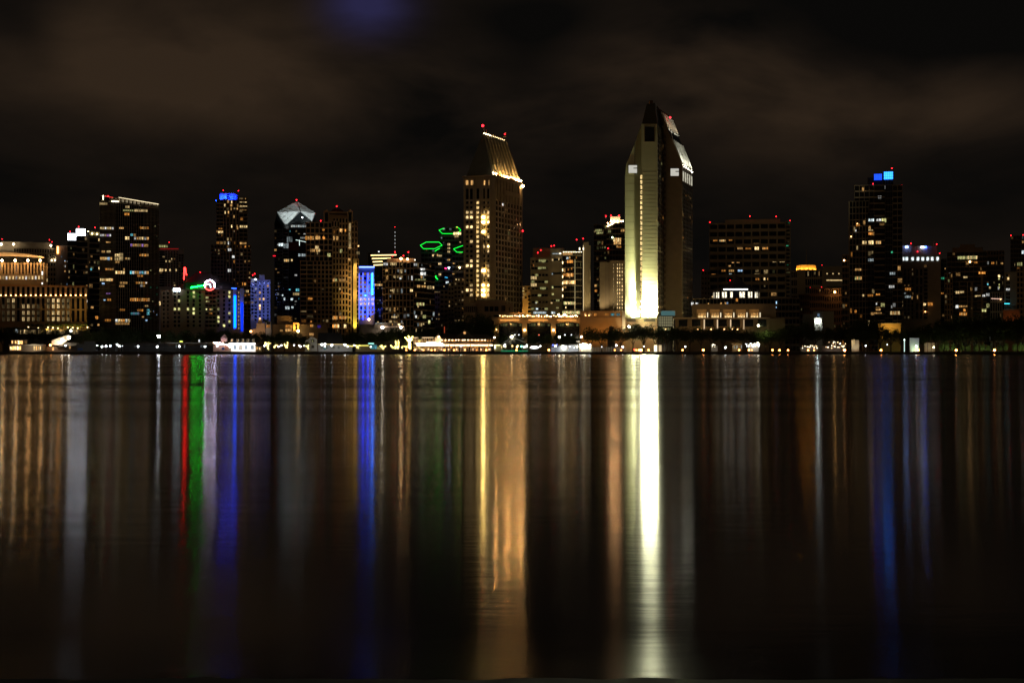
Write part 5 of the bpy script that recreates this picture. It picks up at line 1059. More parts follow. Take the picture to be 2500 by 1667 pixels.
w = B.vol(2467, 2535, 575, D=30); B.grid(w, 26, 10, .25, .1, .10, 'wwcs', st=1, seed=290, proud=.4); B.red(2468, 574.5); B.red(2498, 573); B.lit(w, [(2494, 612, 2500, 620, 's', 2, 1), (2483, 641, 2496, 649, 'o', .8, 3)], w=.6); B.done()
B = Bld('apartment_building', 'brown balcony block at the right edge below the beacon tower', 'apartment building', 2481, 2530, 1050, wall=(.40, .29, .16))
w = B.vol(2482, 2530, 650, D=20); B.grid(w, 16, 6, .3, .34, .10, 'oac', st=1, seed=300, proud=.8); B.done()
B = Bld('low_building', 'low red-brown building glowing orange above the dark trees at the right', 'building', 2448, 2492, 1000, wall=(.30, .16, .09))
w = B.vol(2449, 2490, 756, solid=True, D=16); B.grid(w.sub(2450, 2488, 744, 756), 1, 12, .3, .4, .0, frame=False, dark=True); u = w.hit(2470); flood(B.root, w.pt(u, w.z(785, u), 8), w.pt(u, w.z(765, u), 0), 500, (1, .35, .10), 120); B.done()
B = Bld('office_tower', 'faint brown slab far behind the terraced block', 'office tower', 2405, 2455, 1400, wall=(.16, .12, .10)); w = B.vol(2398, 2452, 612, solid=True, D=20); B.grid(w, 20, 8, .4, .4, .03, 'w', seed=303, dark=True, frame=False, st=.8) ; B.done()
# ---------------------------------------------------------------- labels by place
MARKS = [(0, 215, 'orange-corniced hotel'), (215, 400, 'dark finned tower'), (400, 610, 'neon ring hotel'), (610, 735, 'diamond-topped tower'), (735, 875, 'brown gold-strip tower'),
         (875, 1010, 'brown grid office'), (1010, 1130, 'green neon tower'), (1130, 1290, 'pyramid-roofed hotel'), (1290, 1450, 'office with curved bay'), (1450, 1630, 'wedge-topped tower'),
         (1630, 1735, 'convention hall foyer'), (1735, 1935, 'wide slab office'), (1935, 2070, 'amber-crowned block'), (2070, 2205, 'blue-box tower'), (2205, 2310, 'nine-window office'), (2310, 2600, 'black terraced block')]
def mark(px):
    for a, b, s in MARKS:
        if a <= px < b: return s
    return MARKS[0][2] if px < 0 else MARKS[-1][2]
ORD = ['first', 'second', 'third', 'fourth', 'fifth', 'sixth', 'seventh', 'eighth', 'ninth', 'tenth', 'eleventh', 'twelfth', 'thirteenth', 'fourteenth', 'fifteenth', 'sixteenth', 'seventeenth', 'eighteenth']
def relabel(items, fmt):
    """items: (px, object); counts along the photo within each landmark"""
    by = {}
    for px, o in sorted(items, key=lambda q: q[0]): by.setdefault(mark(px), []).append(o)
    for mk, L in by.items():
        for i, o in enumerate(L): o['label'] = fmt.format(n=ORD[min(i, 17)]+' ' if len(L) > 1 else '', m=mk).replace('  ', ' ')

# ---------------------------------------------------------------- trees
def leafm(name, c):
    m = wallm(c, .65, .45, sc=1.2); return m
LEAF = leafm('leaf', (.040, .058, .018)); BARK = wallm((.10, .075, .05), .9)
def crown_mesh(seed, n=2300, flat=.75, kind='round'):
    r = random.Random(seed); mb = MB(); cl = []
    for i in range(20):
        while True:
            p = Vector((r.uniform(-1, 1), r.uniform(-1, 1), r.uniform(-1, 1)))
            if p.length < 1: break
        cl.append((Vector((p.x*.78, p.y*.78, p.z*.62*flat)), r.uniform(.22, .42)))
    if kind == 'tall': cl = [(Vector((c.x*.6, c.y*.6, c.z*1.5)), s) for c, s in cl]
    for i in range(n):
        c, s = r.choice(cl); d = Vector((r.gauss(0, 1), r.gauss(0, 1), r.gauss(0, 1))).normalized(); p = c+d*s*r.uniform(.55, 1.05)
        a = Vector((r.gauss(0, 1), r.gauss(0, 1), r.gauss(0, 1))).normalized(); b = a.orthogonal().normalized(); c2 = a.cross(b); k = r.uniform(.03, .065)
        mb.face([p-b*k, p+c2*k*.6, p+b*k, p-c2*k*.6])
    me = bpy.data.meshes.new('crown'); me.from_pydata(mb.v, [], mb.f); me.materials.append(LEAF); return me
def trunk_mesh(seed, forks=4):
    r = random.Random(seed); mb = MB(); mb.tube((0, 0, 0), (.03, 0, .45), .055, .04, 7)
    for k in range(forks):
        a = k*2*pi/forks+r.uniform(-.4, .4); q = (.03+cos(a)*.3, sin(a)*.3, .82+r.uniform(-.05, .1)); mb.tube((.03, 0, .42), q, .034, .016, 6)
        mb.tube(q, (q[0]+cos(a+.5)*.25, q[1]+sin(a+.5)*.25, q[2]+.3), .016, .007, 5); mb.tube(q, (q[0]+cos(a-.6)*.2, q[1]+sin(a-.6)*.2, q[2]+.32), .014, .006, 5)
    me = bpy.data.meshes.new('trunk'); me.from_pydata(mb.v, [], mb.f); me.materials.append(BARK); return me
CROWNS = [crown_mesh(s) for s in (1, 2, 3, 4)]+[crown_mesh(5, 1700, kind='tall')]; TRUNKS = [trunk_mesh(s) for s in (1, 2, 3)]
TREES = []
def tree(px, py, wpx, Y, k=None, tall=False, store=None):
    """px: middle, py: top row, wpx: crown width in photo pixels"""
    r = random.Random(int(px*7+py)); H = Z(py, Y)-GZ; R = wpx/2/F*Y
    root = bpy.data.objects.new('palm_tree' if False else 'leafy_tree', None); COL.objects.link(root); root.location = (X(px, Y), Y, GZ); root['category'] = 'tree'; root['group'] = 'dark leafy trees along the waterfront'
    ci = 4 if tall else r.randrange(4); ch = H*.62; 
    c = bpy.data.objects.new('crown', CROWNS[ci]); COL.objects.link(c); c.parent = root; c.location = (0, 0, H-ch*.5); c.scale = (R*1.12, R*1.0, ch*.5*(1.45 if not tall else .75)); c.rotation_euler = (0, 0, r.uniform(0, 6))
    t_ = bpy.data.objects.new('trunk', TRUNKS[r.randrange(3)]); COL.objects.link(t_); t_.parent = root; s = H*.62; t_.scale = (s*.9, s*.9, s); t_.rotation_euler = (0, 0, r.uniform(0, 6))
    TREES.append((px, root)); return root
r = random.Random(5)
TL = [(8, 796, 44, 935), (40, 799, 40, 930), (-20, 798, 46, 930), (75, 805, 34, 925), (110, 803, 40, 922), (140, 800, 40, 925), (172, 802, 42, 918), (205, 806, 40, 915),
      (228, 806, 46, 910), (255, 797, 60, 915), (290, 794, 74, 920), (325, 796, 60, 915), (352, 800, 50, 910), (378, 806, 46, 905), (310, 812, 60, 890), (262, 815, 50, 890), (408, 806, 44, 900), (430, 812, 44, 895), (455, 806, 44, 905), (480, 812, 40, 900), (505, 803, 50, 910), (535, 800, 60, 915), (565, 803, 54, 910), (592, 812, 40, 905), (612, 815, 40, 905),
      (640, 808, 44, 910), (668, 812, 44, 905), (695, 808, 46, 908), (722, 812, 44, 905), (750, 818, 40, 905), (850, 812, 44, 905), (872, 806, 50, 910), (900, 812, 48, 905), (925, 806, 50, 912), (950, 802, 50, 915), (978, 797, 52, 918), (1000, 800, 44, 915), (1025, 798, 50, 925), (1052, 795, 48, 930), (1080, 800, 44, 925),
      (1112, 782, 46, 930), (1135, 770, 60, 935), (1160, 765, 70, 938), (1185, 770, 60, 934), (1200, 782, 46, 930), (1145, 795, 60, 925), (1178, 796, 56, 925),
      (1225, 812, 36, 905), (1262, 816, 36, 905), (1300, 812, 36, 905), (1335, 815, 36, 905), (1372, 812, 36, 905), (1402, 818, 34, 903), (1442, 806, 44, 910), (1468, 812, 40, 905), (1492, 806, 46, 908), (1515, 806, 44, 905), (1545, 800, 56, 910), (1572, 795, 60, 915), (1600, 800, 50, 912),
      (1628, 806, 50, 905), (1655, 803, 50, 908), (1684, 806, 50, 905), (1712, 803, 50, 910), (1740, 800, 50, 908), (1766, 806, 50, 905), (1795, 803, 54, 908), (1825, 812, 40, 905), (1852, 814, 44, 905), (1878, 812, 44, 905), (1905, 800, 50, 912), (1930, 790, 60, 918), (1960, 787, 64, 920), (1990, 792, 54, 915), (2015, 797, 44, 912), (2040, 794, 50, 915), (2066, 790, 54, 918),
      (2090, 780, 58, 925), (2118, 776, 60, 930), (2148, 790, 50, 918), (2175, 797, 50, 905), (2200, 800, 44, 905), (2228, 800, 44, 912), (2255, 792, 50, 918), (2282, 785, 54, 922), (2308, 775, 60, 928), (2335, 768, 64, 932), (2365, 772, 60, 930), (2395, 767, 64, 934), (2425, 772, 60, 930), (2452, 768, 60, 932), (2482, 766, 60, 934), (2510, 768, 60, 934),
      (2300, 800, 60, 905), (2345, 796, 64, 905), (2390, 798, 64, 905), (2435, 796, 64, 905), (2480, 798, 64, 905), (2255, 812, 44, 900), (2110, 806, 56, 902), (2080, 810, 50, 900)]
for (a, b, c, d) in TL: tree(a, b-(8 if 1440 < a < 1900 else 0), c*(1.25 if 1440 < a < 1900 else 1.1), d)
relabel(TREES, '{n}dark leafy tree from the left, below the {m}')
# one tall palm in front of the lavender-lit hotel
x, Y = X(647, 905), 905; root = thing('palm_tree', 'tall palm standing dark against the lavender-lit hotel', 'tree', (x, Y, GZ)); zt = Z(781, Y); r = random.Random(2)
mb = MB(); mb.tube((x, Y, GZ), (x+.3, Y, zt*.5), .28, .22, 7); mb.tube((x+.3, Y, zt*.5), (x+.1, Y, zt), .22, .16, 7); mb.build('trunk', BARK, root); mb = MB()
for k in range(26):
    a = k*2.4; up = r.uniform(-.5, 1.0); P = [Vector((x+.1+cos(a)*s*2.3, Y+sin(a)*s*2.3, zt+up*s*1.5-s*s*1.6)) for s in (0, .35, .7, 1.0)]; sd2 = Vector((-sin(a), cos(a), 0))
    for i in range(3):
        w0, w1 = (.12, .3, .26, .05)[i], (.12, .3, .26, .05)[i+1]; mb.face([P[i]-sd2*w0-Vector((0, 0, .12)), P[i+1]-sd2*w1-Vector((0, 0, .14)), P[i+1], P[i]]); mb.face([P[i], P[i+1], P[i+1]+sd2*w1-Vector((0, 0, .14)), P[i]+sd2*w0-Vector((0, 0, .12))])
mb.build('crown', LEAF, root)
# lit greenery in front of the colonnade hotel (small trees over warm uplights)
GL = []
for i, px in enumerate(range(66, 212, 12)):
    Y = 948; root = thing('garden_tree', None, 'tree', (X(px, Y), Y, GZ), 'small uplit garden trees'); zt = Z(786+(i*5 % 4), Y)-GZ
    c = bpy.data.objects.new('crown', CROWNS[i % 4]); COL.objects.link(c); c.parent = root; c.location = (0, 0, zt-1.6); c.scale = (1.9, 1.6, 1.9)
    t_ = bpy.data.objects.new('trunk', TRUNKS[i % 3]); COL.objects.link(t_); t_.parent = root; t_.scale = (6, 6, zt*.75)
    p = (X(px+6, Y), Y-2.2, GZ+zt-3.6); flood(root, (p[0], p[1]-1.5, p[2]-2.0), (X(px, Y), Y, GZ+zt), 2600, (1, .62, .12), 110, size=.2)
    if i % 2 == 0 or i in (5, 9): ball('garden_lamp', (p[0], p[1], p[2]), .42, emit((1, .72, .30), 7), root)
    GL.append((px, root))
for i, (px, o) in enumerate(GL): o['label'] = f'{ORD[i]} small uplit garden tree from the left, below the colonnade hotel'

# ---------------------------------------------------------------- promenade lamps
PM = wallm((.12, .12, .12), .5)
LAMPS = []; DOCK = []
def lamp_post(px, py, Y, st, col=WHT, r=.5, store=LAMPS, name='street_lamp', group='white lamps along the promenade'):
    zt = Z(py, Y); x = X(px, Y); root = thing(name, None, 'lamp', (x, Y, GZ), group)
    mb = MB(); mb.tube((x, Y, GZ), (x, Y, zt-r*.7), .09 if zt < 9 else .16, .06, n=6); mb.tube((x, Y, GZ), (x, Y, GZ+.4), .2, n=6); mb.build('pole', PM, root)
    ball('lamp_globe', (x, Y, zt), r, emit(col, st), root); 
    mb = MB(); mb.lathe((x, Y, zt+r*.7), [(r*.7, 0), (r*.2, r*.5)], 8); mb.build('lamp_cap', PM, root); store.append((px, root)); return root
Z1 = lambda x: x/5.6
for (px, py, st, r_) in ((160.5, 843.5, 34, .55), (237, 843, 22, .5), (249, 846, 34, .6), (259, 845, 40, .65), (269, 844, 34, .55), (286, 841, 30, .6), (292, 845, 34, .6), (299, 844.5, 7, .3), (337, 845.5, 40, .6), (384, 846, 50, .65), (438, 845.5, 50, .65), (500.5, 845.5, 42, .55), (530, 844.5, 42, .55), (533.5, 842, 18, .4), (561, 846, 38, .55), (646, 844, 30, .5),
                    (680, 846, 36, .55), (686.5, 843, 38, .55), (718, 842.5, 26, .4), (730, 843, 30, .45), (733.5, 846, 34, .5), (742.5, 844, 16, .35), (785.5, 841, 44, .6), (793, 840, 60, .65), (793, 846, 20, .45), (810, 842.5, 60, .65), (842, 841, 60, .7), (849, 846, 26, .45), (865, 842.5, 20, .4), (905, 846.5, 22, .45), (1079, 843.5, 24, .5), (1126, 843.5, 38, .6),
                    (1233, 841.5, 24, .5), (1286, 842.5, 24, .5), (1319, 845, 30, .5), (1356, 844.5, 40, .55), (1409, 846, 34, .55), (1469, 846.5, 8, .35), (1504.5, 843, 40, .6), (1520.5, 846.5, 40, .6), (1572, 845.5, 16, .4), (1673, 846.2, 22, .5), (1771, 848, 44, .65), (2113.5, 844, 18, .5), (2166, 841, 10, .35), (2237, 845.5, 60, .7), (2280, 847.5, 36, .6)):
    lamp_post(px, py, 862, st*.8, WHT if px not in (1409, 2280) else CRM, r_*.72)
for (px, py, st, r_, Y) in ((387.5, 820.5, 80, .85, 872), (1207, 823.5, 14, .5, 880), (1249.5, 822, 70, .75, 880), (1366, 822.5, 34, .65, 884), (1419.5, 822, 22, .55, 884), (1536, 797, 44, .75, 915), (1851.5, 794.5, 26, .7, 915), (1996, 849, 2, .2, 862)):
    lamp_post(px, py, Y, st, WHT if px == 387.5 else CRM, r_, name='tall_lamp', group='tall lamp posts behind the promenade')
relabel(LAMPS, '{n}white promenade lamp from the left, below the {m}')
for (px, st, r_) in ((992, 16, .42), (1012.5, 16, .42), (1034, 12, .38), (1053.5, 16, .42), (1061.5, 13, .38), (1085, 18, .45), (1108.5, 16, .42), (1135.5, 12, .38), (1164, 7, .3), (1187, 22, .5), (1261, 22, .48), (1340, 30, .55), (1421, 16, .42), (1501, 14, .42), (1516.5, 14, .4), (1553.5, 16, .45), (1560, 34, .55), (1565, 60, .65), (1583.5, 26, .5),
                  (1666.5, 22, .5), (1717, 40, .6), (1804.5, 24, .5), (1828.5, 30, .52), (1835.5, 12, .38), (1886, 26, .52), (1903, 26, .52), (1924, 24, .5), (1973, 26, .52), (1987.5, 16, .45), (2062, 80, .65), (2151, 40, .55), (2242, 50, .55), (2334.5, 70, .6), (2428, 80, .62)):
    lamp_post(px, 854.3 if px < 1900 else 854.6, 853, st*.9, (1, .30, .06), r_, store=DOCK, name='bollard_lamp', group='orange bollard lamps on the seawall')
relabel(DOCK, '{n}orange seawall lamp from the left, below the {m}')
# red boat-signal lamp beside the big orange one
lamp_post(1549.5, 853.6, 853, 22, (1, .03, .02), .4, name='bollard_lamp', group='signal lamp', store=(tmp := [])); tmp[0][1]['label'] = 'small red lamp beside the brightest orange bollard lamps'

# ---------------------------------------------------------------- waterfront village
def house(name, label, cat, x0, x1, yt, Y, D=9, wall=(.4, .36, .3), roof=(.05, .045, .04), rt=None, hip=2.0, lit=(), rw=None, storey=None):
    B = Bld(name, label, cat, x0, x1, Y, wall=wall); w = B.vol(x0, x1, yt, D=D, solid=True)
    if rt is not None:
        z0 = w.z1; z1 = w.z(rt, 0); rf = B.mb('roof', wallm(roof, .85)); e = .8
        rf.hexa([w.pt(w.u0-e, z0, e), w.pt(w.u1+e, z0, e), w.pt(w.u1+e, z0, -D-e), w.pt(w.u0-e, z0, -D-e)], [w.pt(w.u0+hip, z1, -D*.42), w.pt(w.u1-hip, z1, -D*.42), w.pt(w.u1-hip, z1, -D*.58), w.pt(w.u0+hip, z1, -D*.58)])
    B.lit(w, lit, w=.12); return B, w
B, w = house('restaurant', 'two-storey waterside restaurant with bright arched windows near the left edge', 'restaurant', 23, 112, 844, 885, wall=(.30, .24, .2), lit=[(24, 846, 29, 854, 'c', 4, 1), (29.5, 845, 34, 854, 'w', 5, 1), (34.5, 845, 40, 854, 'c', 7, 2), (41, 845, 46, 854, 'c', 7, 1), (46.5, 845, 51.5, 854, 'w', 5, 1), (81, 845, 86, 854.5, 'c', 2, 1), (87, 845, 91, 854.5, 'w', 2.5, 1), (92.5, 845, 95, 854.5, 'w', 1.4), (97, 845, 100, 854.5, 'c', 3), (104, 846, 113, 854, 'w', .3, 2)])
up = B.vol(27, 67, 830, 844, D=7, w=-1, solid=True); B.lit(up, [(28, 832, 32, 838.5, 'w', 3.5, 1), (36, 832, 40.5, 838.5, 'w', 3.5, 1), (43, 831.5, 48, 841, 'c', 6, 1), (48.5, 832, 56, 839.5, 'w', 4, 1), (60, 832, 66, 839, 'w', .5, 2)], w=.12)
rf = B.mb('roof', wallm((.05, .04, .04))); up.box(rf, up.u0-.8, up.u1+.8, up.z1, up.z1+.5, -8, 1.2); w.box(B.mb('deck', wallm((.5, .45, .4))), w.u0-.5, w.u1, w.z(843.6, 0), w.z(840.5, 0), -3, 2.0)
flood(B.root, w.pt(w.hit(85), w.z(852, 0), 6), w.pt(w.hit(80), w.z(842, 0), 0), 900, CRM, 140); B.done()
B, w = house('boathouse', 'long dark boathouse with a pale sloping sail roof lit by two lamps', 'boathouse', 112, 190, 846, 884, wall=(.2, .17, .14), lit=[(127, 847, 132, 855, 'w', 3, 1), (168, 845, 173, 851, 'w', 1, 1)])
sl_r = B.mb('sail_roof', wallm((.62, .55, .46)));
sl_r.hexa([w.pt(w.hit(126), w.z(842, 0), 2), w.pt(w.hit(150), w.z(842, 0), 2), w.pt(w.hit(176), w.z(822, 0), -5), w.pt(w.hit(168), w.z(817, 0), -5)], [w.pt(w.hit(126), w.z(831, 0), 2), w.pt(w.hit(150), w.z(836, 0), 2), w.pt(w.hit(176), w.z(821, 0), -5), w.pt(w.hit(168), w.z(816.6, 0), -5)])
sh = B.mb('shed_roof', wallm((.05, .045, .04))); sh.hexa([w.pt(w.hit(140), w.z(846, 0), 4), w.pt(w.hit(192), w.z(844, 0), 4), w.pt(w.hit(192), w.z(844, 0), -6), w.pt(w.hit(140), w.z(846, 0), -6)], [w.pt(w.hit(158), w.z(837, 0), 0), w.pt(w.hit(192), w.z(841, 0), 3), w.pt(w.hit(192), w.z(836, 0), -6), w.pt(w.hit(158), w.z(836, 0), -6)])
ball('lamp', w.pt(w.hit(152), w.z(829.5, 0), 3.4), .8, emit((1, .85, .6), 40), B.root); ball('lamp', w.pt(w.hit(168), w.z(824, 0), 2.2), .9, emit((1, .85, .6), 50), B.root)
for x, y in ((140, 836), (152, 832), (162, 827)): flood(B.root, w.pt(w.hit(x), w.z(y+3, 0), 7), w.pt(w.hit(x+3), w.z(y, 0), 1), 1600, (1, .8, .6), 120)
ball('orange_lamp', w.pt(w.hit(123), w.z(842.5, 0), 3), .6, emit((1, .36, .08), 28), B.root); B.done()
B, w = house('shed', 'plain pale boarded shed beside the sail-roofed boathouse', 'shed', 186, 234, 840, 880, wall=(.13, .125, .115)); B.vol(206, 233, 833, 840, D=8, w=-1, solid=True); w.pbox(B.mb('base_tarp', wallm((.05, .12, .4))), 190, 202, 850, 854, 0, .4); B.done()
B, w = house('inn', 'long low inn with dim curtained windows half hidden behind dark trees, far left', 'inn', 8, 218, 803, 945, D=10, wall=(.10, .09, .08), rt=799)
r = random.Random(8)
for i in range(40):
    xa = 33+4.0*i; st = r.choice((0, .15, .35, .6, 1.0, .3)); 
    if st and xa < 190: B.lit(w, [(xa, 805.5, xa+r.uniform(1.4, 3.4), 815, 'oc', st, 1)], w=.3)
B.lit(w, [(37, 804, 44, 813, 's', 2.6, 2), (59, 805, 61, 814, 'c', 3, 1), (168, 805, 175, 813, 's', 3.5, 1), (178, 805, 180, 815, 'c', 2.2, 1)], w=.4); ball('lamp', w.pt(w.hit(171.5), w.z(808, 0), 20), .9, emit((1, .98, .7), 16), B.root); B.done()
for x, y, s in ((147, 801.5, 4), (157, 802, 3), (110, 829, 9), (103, 823.5, 2)): pass
B, w = house('shop_row', 'long low dark shop row with a pale fascia below the finned glass tower', 'shop', 300, 410, 843, 885, wall=(.025, .022, .02), rt=837, lit=[(328, 845, 334, 846.5, 's', .6, 2)]); B.done()
B, w = house('shop_row', 'long low shop row with pale fascia and one yellow sign below the neon hotel', 'shop', 410, 520, 843, 884, wall=(.025, .022, .02), lit=[(429, 842, 432, 849, 's', .25, 1), (449, 842, 452, 849, 's', .25, 1), (489, 842, 506, 848, 's', .2, 5)])
w.pbox(B.mb('fascia', wallm((.30, .29, .26))), 408, 521, 836.5, 838.5, -2, 1.6); w.pbox(B.mb('fascia', None), 438.5, 446, 832.5, 834.7, 0, .4) if False else None
mb = MB(); w.pbox(mb, 438.5, 446, 832.5, 834.7, .2, .6); mb.build('yellow_sign', emit((.75, .85, .12), 2.6), B.root); mb = MB(); w.pbox(mb, 484.5, 488, 829, 835, .2, .6); mb.build('white_sign', emit((.9, .95, .9), .9), B.root)
for x in (430, 470, 505): flood(B.root, w.pt(w.hit(x), w.z(848, 0), 10), w.pt(w.hit(x), w.z(838, 0), 1), 120, WHT, 140)
B.done()
B, w = house('entrance_kiosk', 'small kiosk strung with violet-white lights left of the white boutique', 'kiosk', 521, 560, 842, 882, wall=(.35, .25, .2), rt=835)
for x0, x1, y0, y1 in ((522, 544, 836.5, 837.5), (526, 546, 839, 840), (538, 560, 838.5, 842.5)):
    for k in range(7): f = k/6; x = x0+(x1-x0)*f; ball('string_light', w.pt(w.hit(x), w.z(y0+(y1-y0)*f+(k % 2)*.8, 0), 1.8), .34, emit((1, .80, 1) if k % 3 else (1, .7, .4), 16), B.root)
tu = MB(); p = w.pt(w.hit(548), 0, -3); tu.lathe((p[0], p[1], 0), [(1.9, w.z(833, 0)), (2.0, w.z(826.5, 0)), (2.3, w.z(825.5, 0)), (.1, w.z(815, 0))], 8); tu.build('turret', wallm((.55, .36, .34)), B.root); flood(B.root, (p[0]-4, p[1]-12, w.z(834, 0)), (p[0], p[1], w.z(822, 0)), 1500, (1, .75, .85), 70)
for x in (540, 545, 551): w.pbox(B.mb('turret_posts', wallm((.5, .35, .32))), x, x+1, 826, 836, .5, 1); 
w.pbox(B.mb('blue_tarp', wallm((.08, .12, .5))), 541, 548, 848, 854, 1.5, 2.2); w.pbox(B.mb('door', wallm((.3, .14, .1))), 549, 558, 845, 855, 0, .2); B.done()
B, w = house('boutique', 'brilliant white floodlit boutique with dark arched windows and a dormered black roof', 'shop', 564, 624, 839, 884, wall=(.70, .68, .66), rt=826, roof=(.03, .028, .025))
r = random.Random(3)
for k in range(31): x = 560+2.05*k; ball('eave_light', w.pt(w.hit(x), w.z(838.5+(.5 if k % 2 else 0), 0), 2.2), .26, emit((1, .96, .86), 16), B.root)
for x in (569, 579, 589, 599, 609, 619): flood(B.root, w.pt(w.hit(x), w.z(855, 0), 3.6), w.pt(w.hit(x), w.z(846, 0), 0), 700, (1, .97, .93), 120)
for x, arch in ((570, 1), (583, 0), (597, 1), (612, 1)):
    wd = 7.5 if arch else 9; mb = MB(); a, b = w.hit(x), w.hit(x+wd); zb_ = w.z(852.5 if arch else 854, 0); zt = w.z(843, 0); w_ = .16
    pts = [(a, zb_), (b, zb_), (b, zt-.5)]+[((a+b)/2+(b-a)/2*cos(t_), zt-.5+.5*sin(t_)) for t_ in (pi/6, pi/3, pi/2, 2*pi/3, 5*pi/6)]+[(a, zt-.5)]
    mb.hexa([w.pt(q[0], q[1], w_) for q in pts], [w.pt(q[0], q[1], .02) for q in pts]); mb.build('shop_window', wallm((.16, .20, .24) if x != 583 else (.22, .2, .18), .4), B.root)
for x, s in ((554, .6), (566, 2.2), (580, .9), (593, .9), (605, .25), (619, .25)):
    if x > 560: dm = B.mb('dormers', wallm((.25, .22, .18))); w.pbox(dm, x-2.6, x+2.6, 827, 836.5, -4, -.4); B.lit(w, [(x-1.7, 828.5, x+1.7, 833.5, 'w', s*.6, 1)], w=-.3)
B.done()
B, w = house('cabin', 'small warm-lit cabin just right of the white boutique', 'cabin', 625, 640, 845, 880, wall=(.4, .3, .22), rt=840, lit=[(626, 847, 629, 853, 'w', 2.2, 1), (632, 848, 636, 854, 'c', 2, 1)]); B.done()
# buildings in the strip just above the trees
B, w = house('townhouse', 'small beige townhouse with stepped roof below the lavender-lit hotel', 'house', 626, 648, 789, 940, D=12, wall=(.5, .36, .24)); B.vol(630, 640, 780, 789, D=6, w=-2, solid=True); B.vol(615, 626, 803, D=10, w=1, solid=True); u = w.hit(632); flood(B.root, w.pt(u, w.z(812, u), 14), w.pt(u, w.z(797, u), 0), 3000, (1, .64, .38), 80); globe(B, 612.5, 809, 12, AMB, .7, 1); B.done()
B, w = house('service_building', 'open white-framed building with one warm window, beside the beige townhouse', 'building', 649, 662, 785, 942, D=12, wall=(.42, .44, .5)); B.lit(w, [(650, 793, 659, 800, 'a', 1, 2)]); B.add(w, w.hit(651), w.hit(660), w.z(792, 0), w.z(786, 0)); B.done()
B, w = house('terrace_building', 'low brown terrace building with an amber lit gateway below the diamond-topped tower', 'building', 664, 800, 792, 948, D=14, wall=(.26, .18, .12), lit=[(697, 793, 705, 800, 'a', 1.4, 2), (697, 803, 712, 809, 'w', 2, 5), (757, 792, 765, 798, 'aw', 1.8, 2), (755, 813, 766, 819, 'w', 1.6, 3), (757, 783, 762, 787, 'a', .8, 1), (683, 805, 690, 809, 'w', .8, 2)]); B.vol(676, 715, 771, D=12, w=-3, solid=True)
q = B.F.sub(716, 731, 788, 800, 2); mb = MB(); q.box(mb, q.u0, q.u1, q.z(808, 0), q.z1, -3, 0); mb.build('gateway', wallm((.62, .42, .16)), B.root); B.add(q, q.hit(721), q.hit(725), q.z(806, 0), q.z(792, 0), None, 0, .1)
for x in (719, 728): flood(B.root, q.pt(q.hit(x), q.z(809, 0), 4), q.pt(q.hit(x), q.z(792, 0), 0), 4200, (1, .55, .12), 90)
globe(B, 728, 808.5, 34, (1, .72, .3), .8, 5)
mb = MB(); w.pbox(mb, 775, 783, 794, 800, .1, .3); mb.build('blue_window', emit((.06, .03, .35), .35), B.root); B.done()
# houses 745..860
B, w = house('cottage', 'pale two-storey gabled cottage left of the long mansard-roofed house', 'house', 745, 774, 836, 882, wall=(.42, .40, .36))
mb = MB(); pts = [(w.u0, w.z(836, 0)), (w.u1, w.z(836, 0)), (w.u1, w.z(828, 0)), ((w.u0+w.u1)/2+1, w.z(822, 0)), (w.u0, w.z(832, 0))]; mb.hexa([w.pt(a, b, .3) for a, b in pts], [w.pt(a, b, -8) for a, b in pts]); mb.build('gable', B.wm, B.root)
for x0, x1, y0, y1 in ((760, 767, 829, 835), (761, 767, 843, 850)): w.pbox(B.mb('shutters', wallm((.07, .06, .05))), x0, x1, y0, y1, .0, .4)
B.lit(w, [(762, 831, 764, 834, 'o', 1.5, 1)], w=.5); B.done()
B, w = house('boarding_house', 'long pale house under a big dark mansard roof, lit by starry lamps', 'house', 776, 860, 841, 884, wall=(.22, .21, .19), lit=[(790, 846, 796, 853, 'y', .25, 2), (800, 845, 805, 850, 's', .3, 1)])
rf = B.mb('mansard_roof', wallm((.014, .012, .011))); rf.hexa([w.pt(w.hit(775), w.z(840, 0), 1.2), w.pt(w.hit(838), w.z(840, 0), 1.2), w.pt(w.hit(838), w.z(840, 0), -10), w.pt(w.hit(775), w.z(840, 0), -10)], [w.pt(w.hit(777), w.z(812, 0), -1.5), w.pt(w.hit(833), w.z(812, 0), -1.5), w.pt(w.hit(833), w.z(812, 0), -8), w.pt(w.hit(777), w.z(812, 0), -8)])
rf.hexa([w.pt(w.hit(838), w.z(841, 0), 1.2), w.pt(w.hit(862), w.z(845, 0), 1.2), w.pt(w.hit(862), w.z(845, 0), -8), w.pt(w.hit(838), w.z(841, 0), -8)], [w.pt(w.hit(838), w.z(836, 0), -3), w.pt(w.hit(860), w.z(842.5, 0), -3), w.pt(w.hit(860), w.z(842.5, 0), -5), w.pt(w.hit(838), w.z(836, 0), -5)])
for x in (783, 796, 812, 824): w.pbox(B.mb('shutters', wallm((.10, .10, .09))), x, x+5.5, 845, 851, 0, .15); w.pbox(B.mb('dormers', wallm((.2, .18, .15))), x, x+3, 829, 834, -1.6, .1)
strip(B, w, 777, 840, 838, 840.5, (1, .75, .3), 1.6, w=1.5, th=.22); strip(B, w, 838, 841, 862, 846, (1, .75, .2), 3.2, w=1.5, th=.25)
for x in (785, 800, 815, 832, 848): flood(B.root, w.pt(w.hit(x), w.z(854, 0), 5), w.pt(w.hit(x), w.z(846, 0), 0), 260, WHT, 140)
B.done()
B, w = house('cafe', 'low cafe with an olive-yellow awning and turquoise lit bay below the blue office building', 'cafe', 868, 940, 845, 882, wall=(.25, .2, .14), rt=841, lit=[(906, 842, 920, 852, 'y', .9, 3), (872, 847, 880, 853, 'o', .5, 2), (921, 846, 930, 853, 'o', 1.1, 3)])
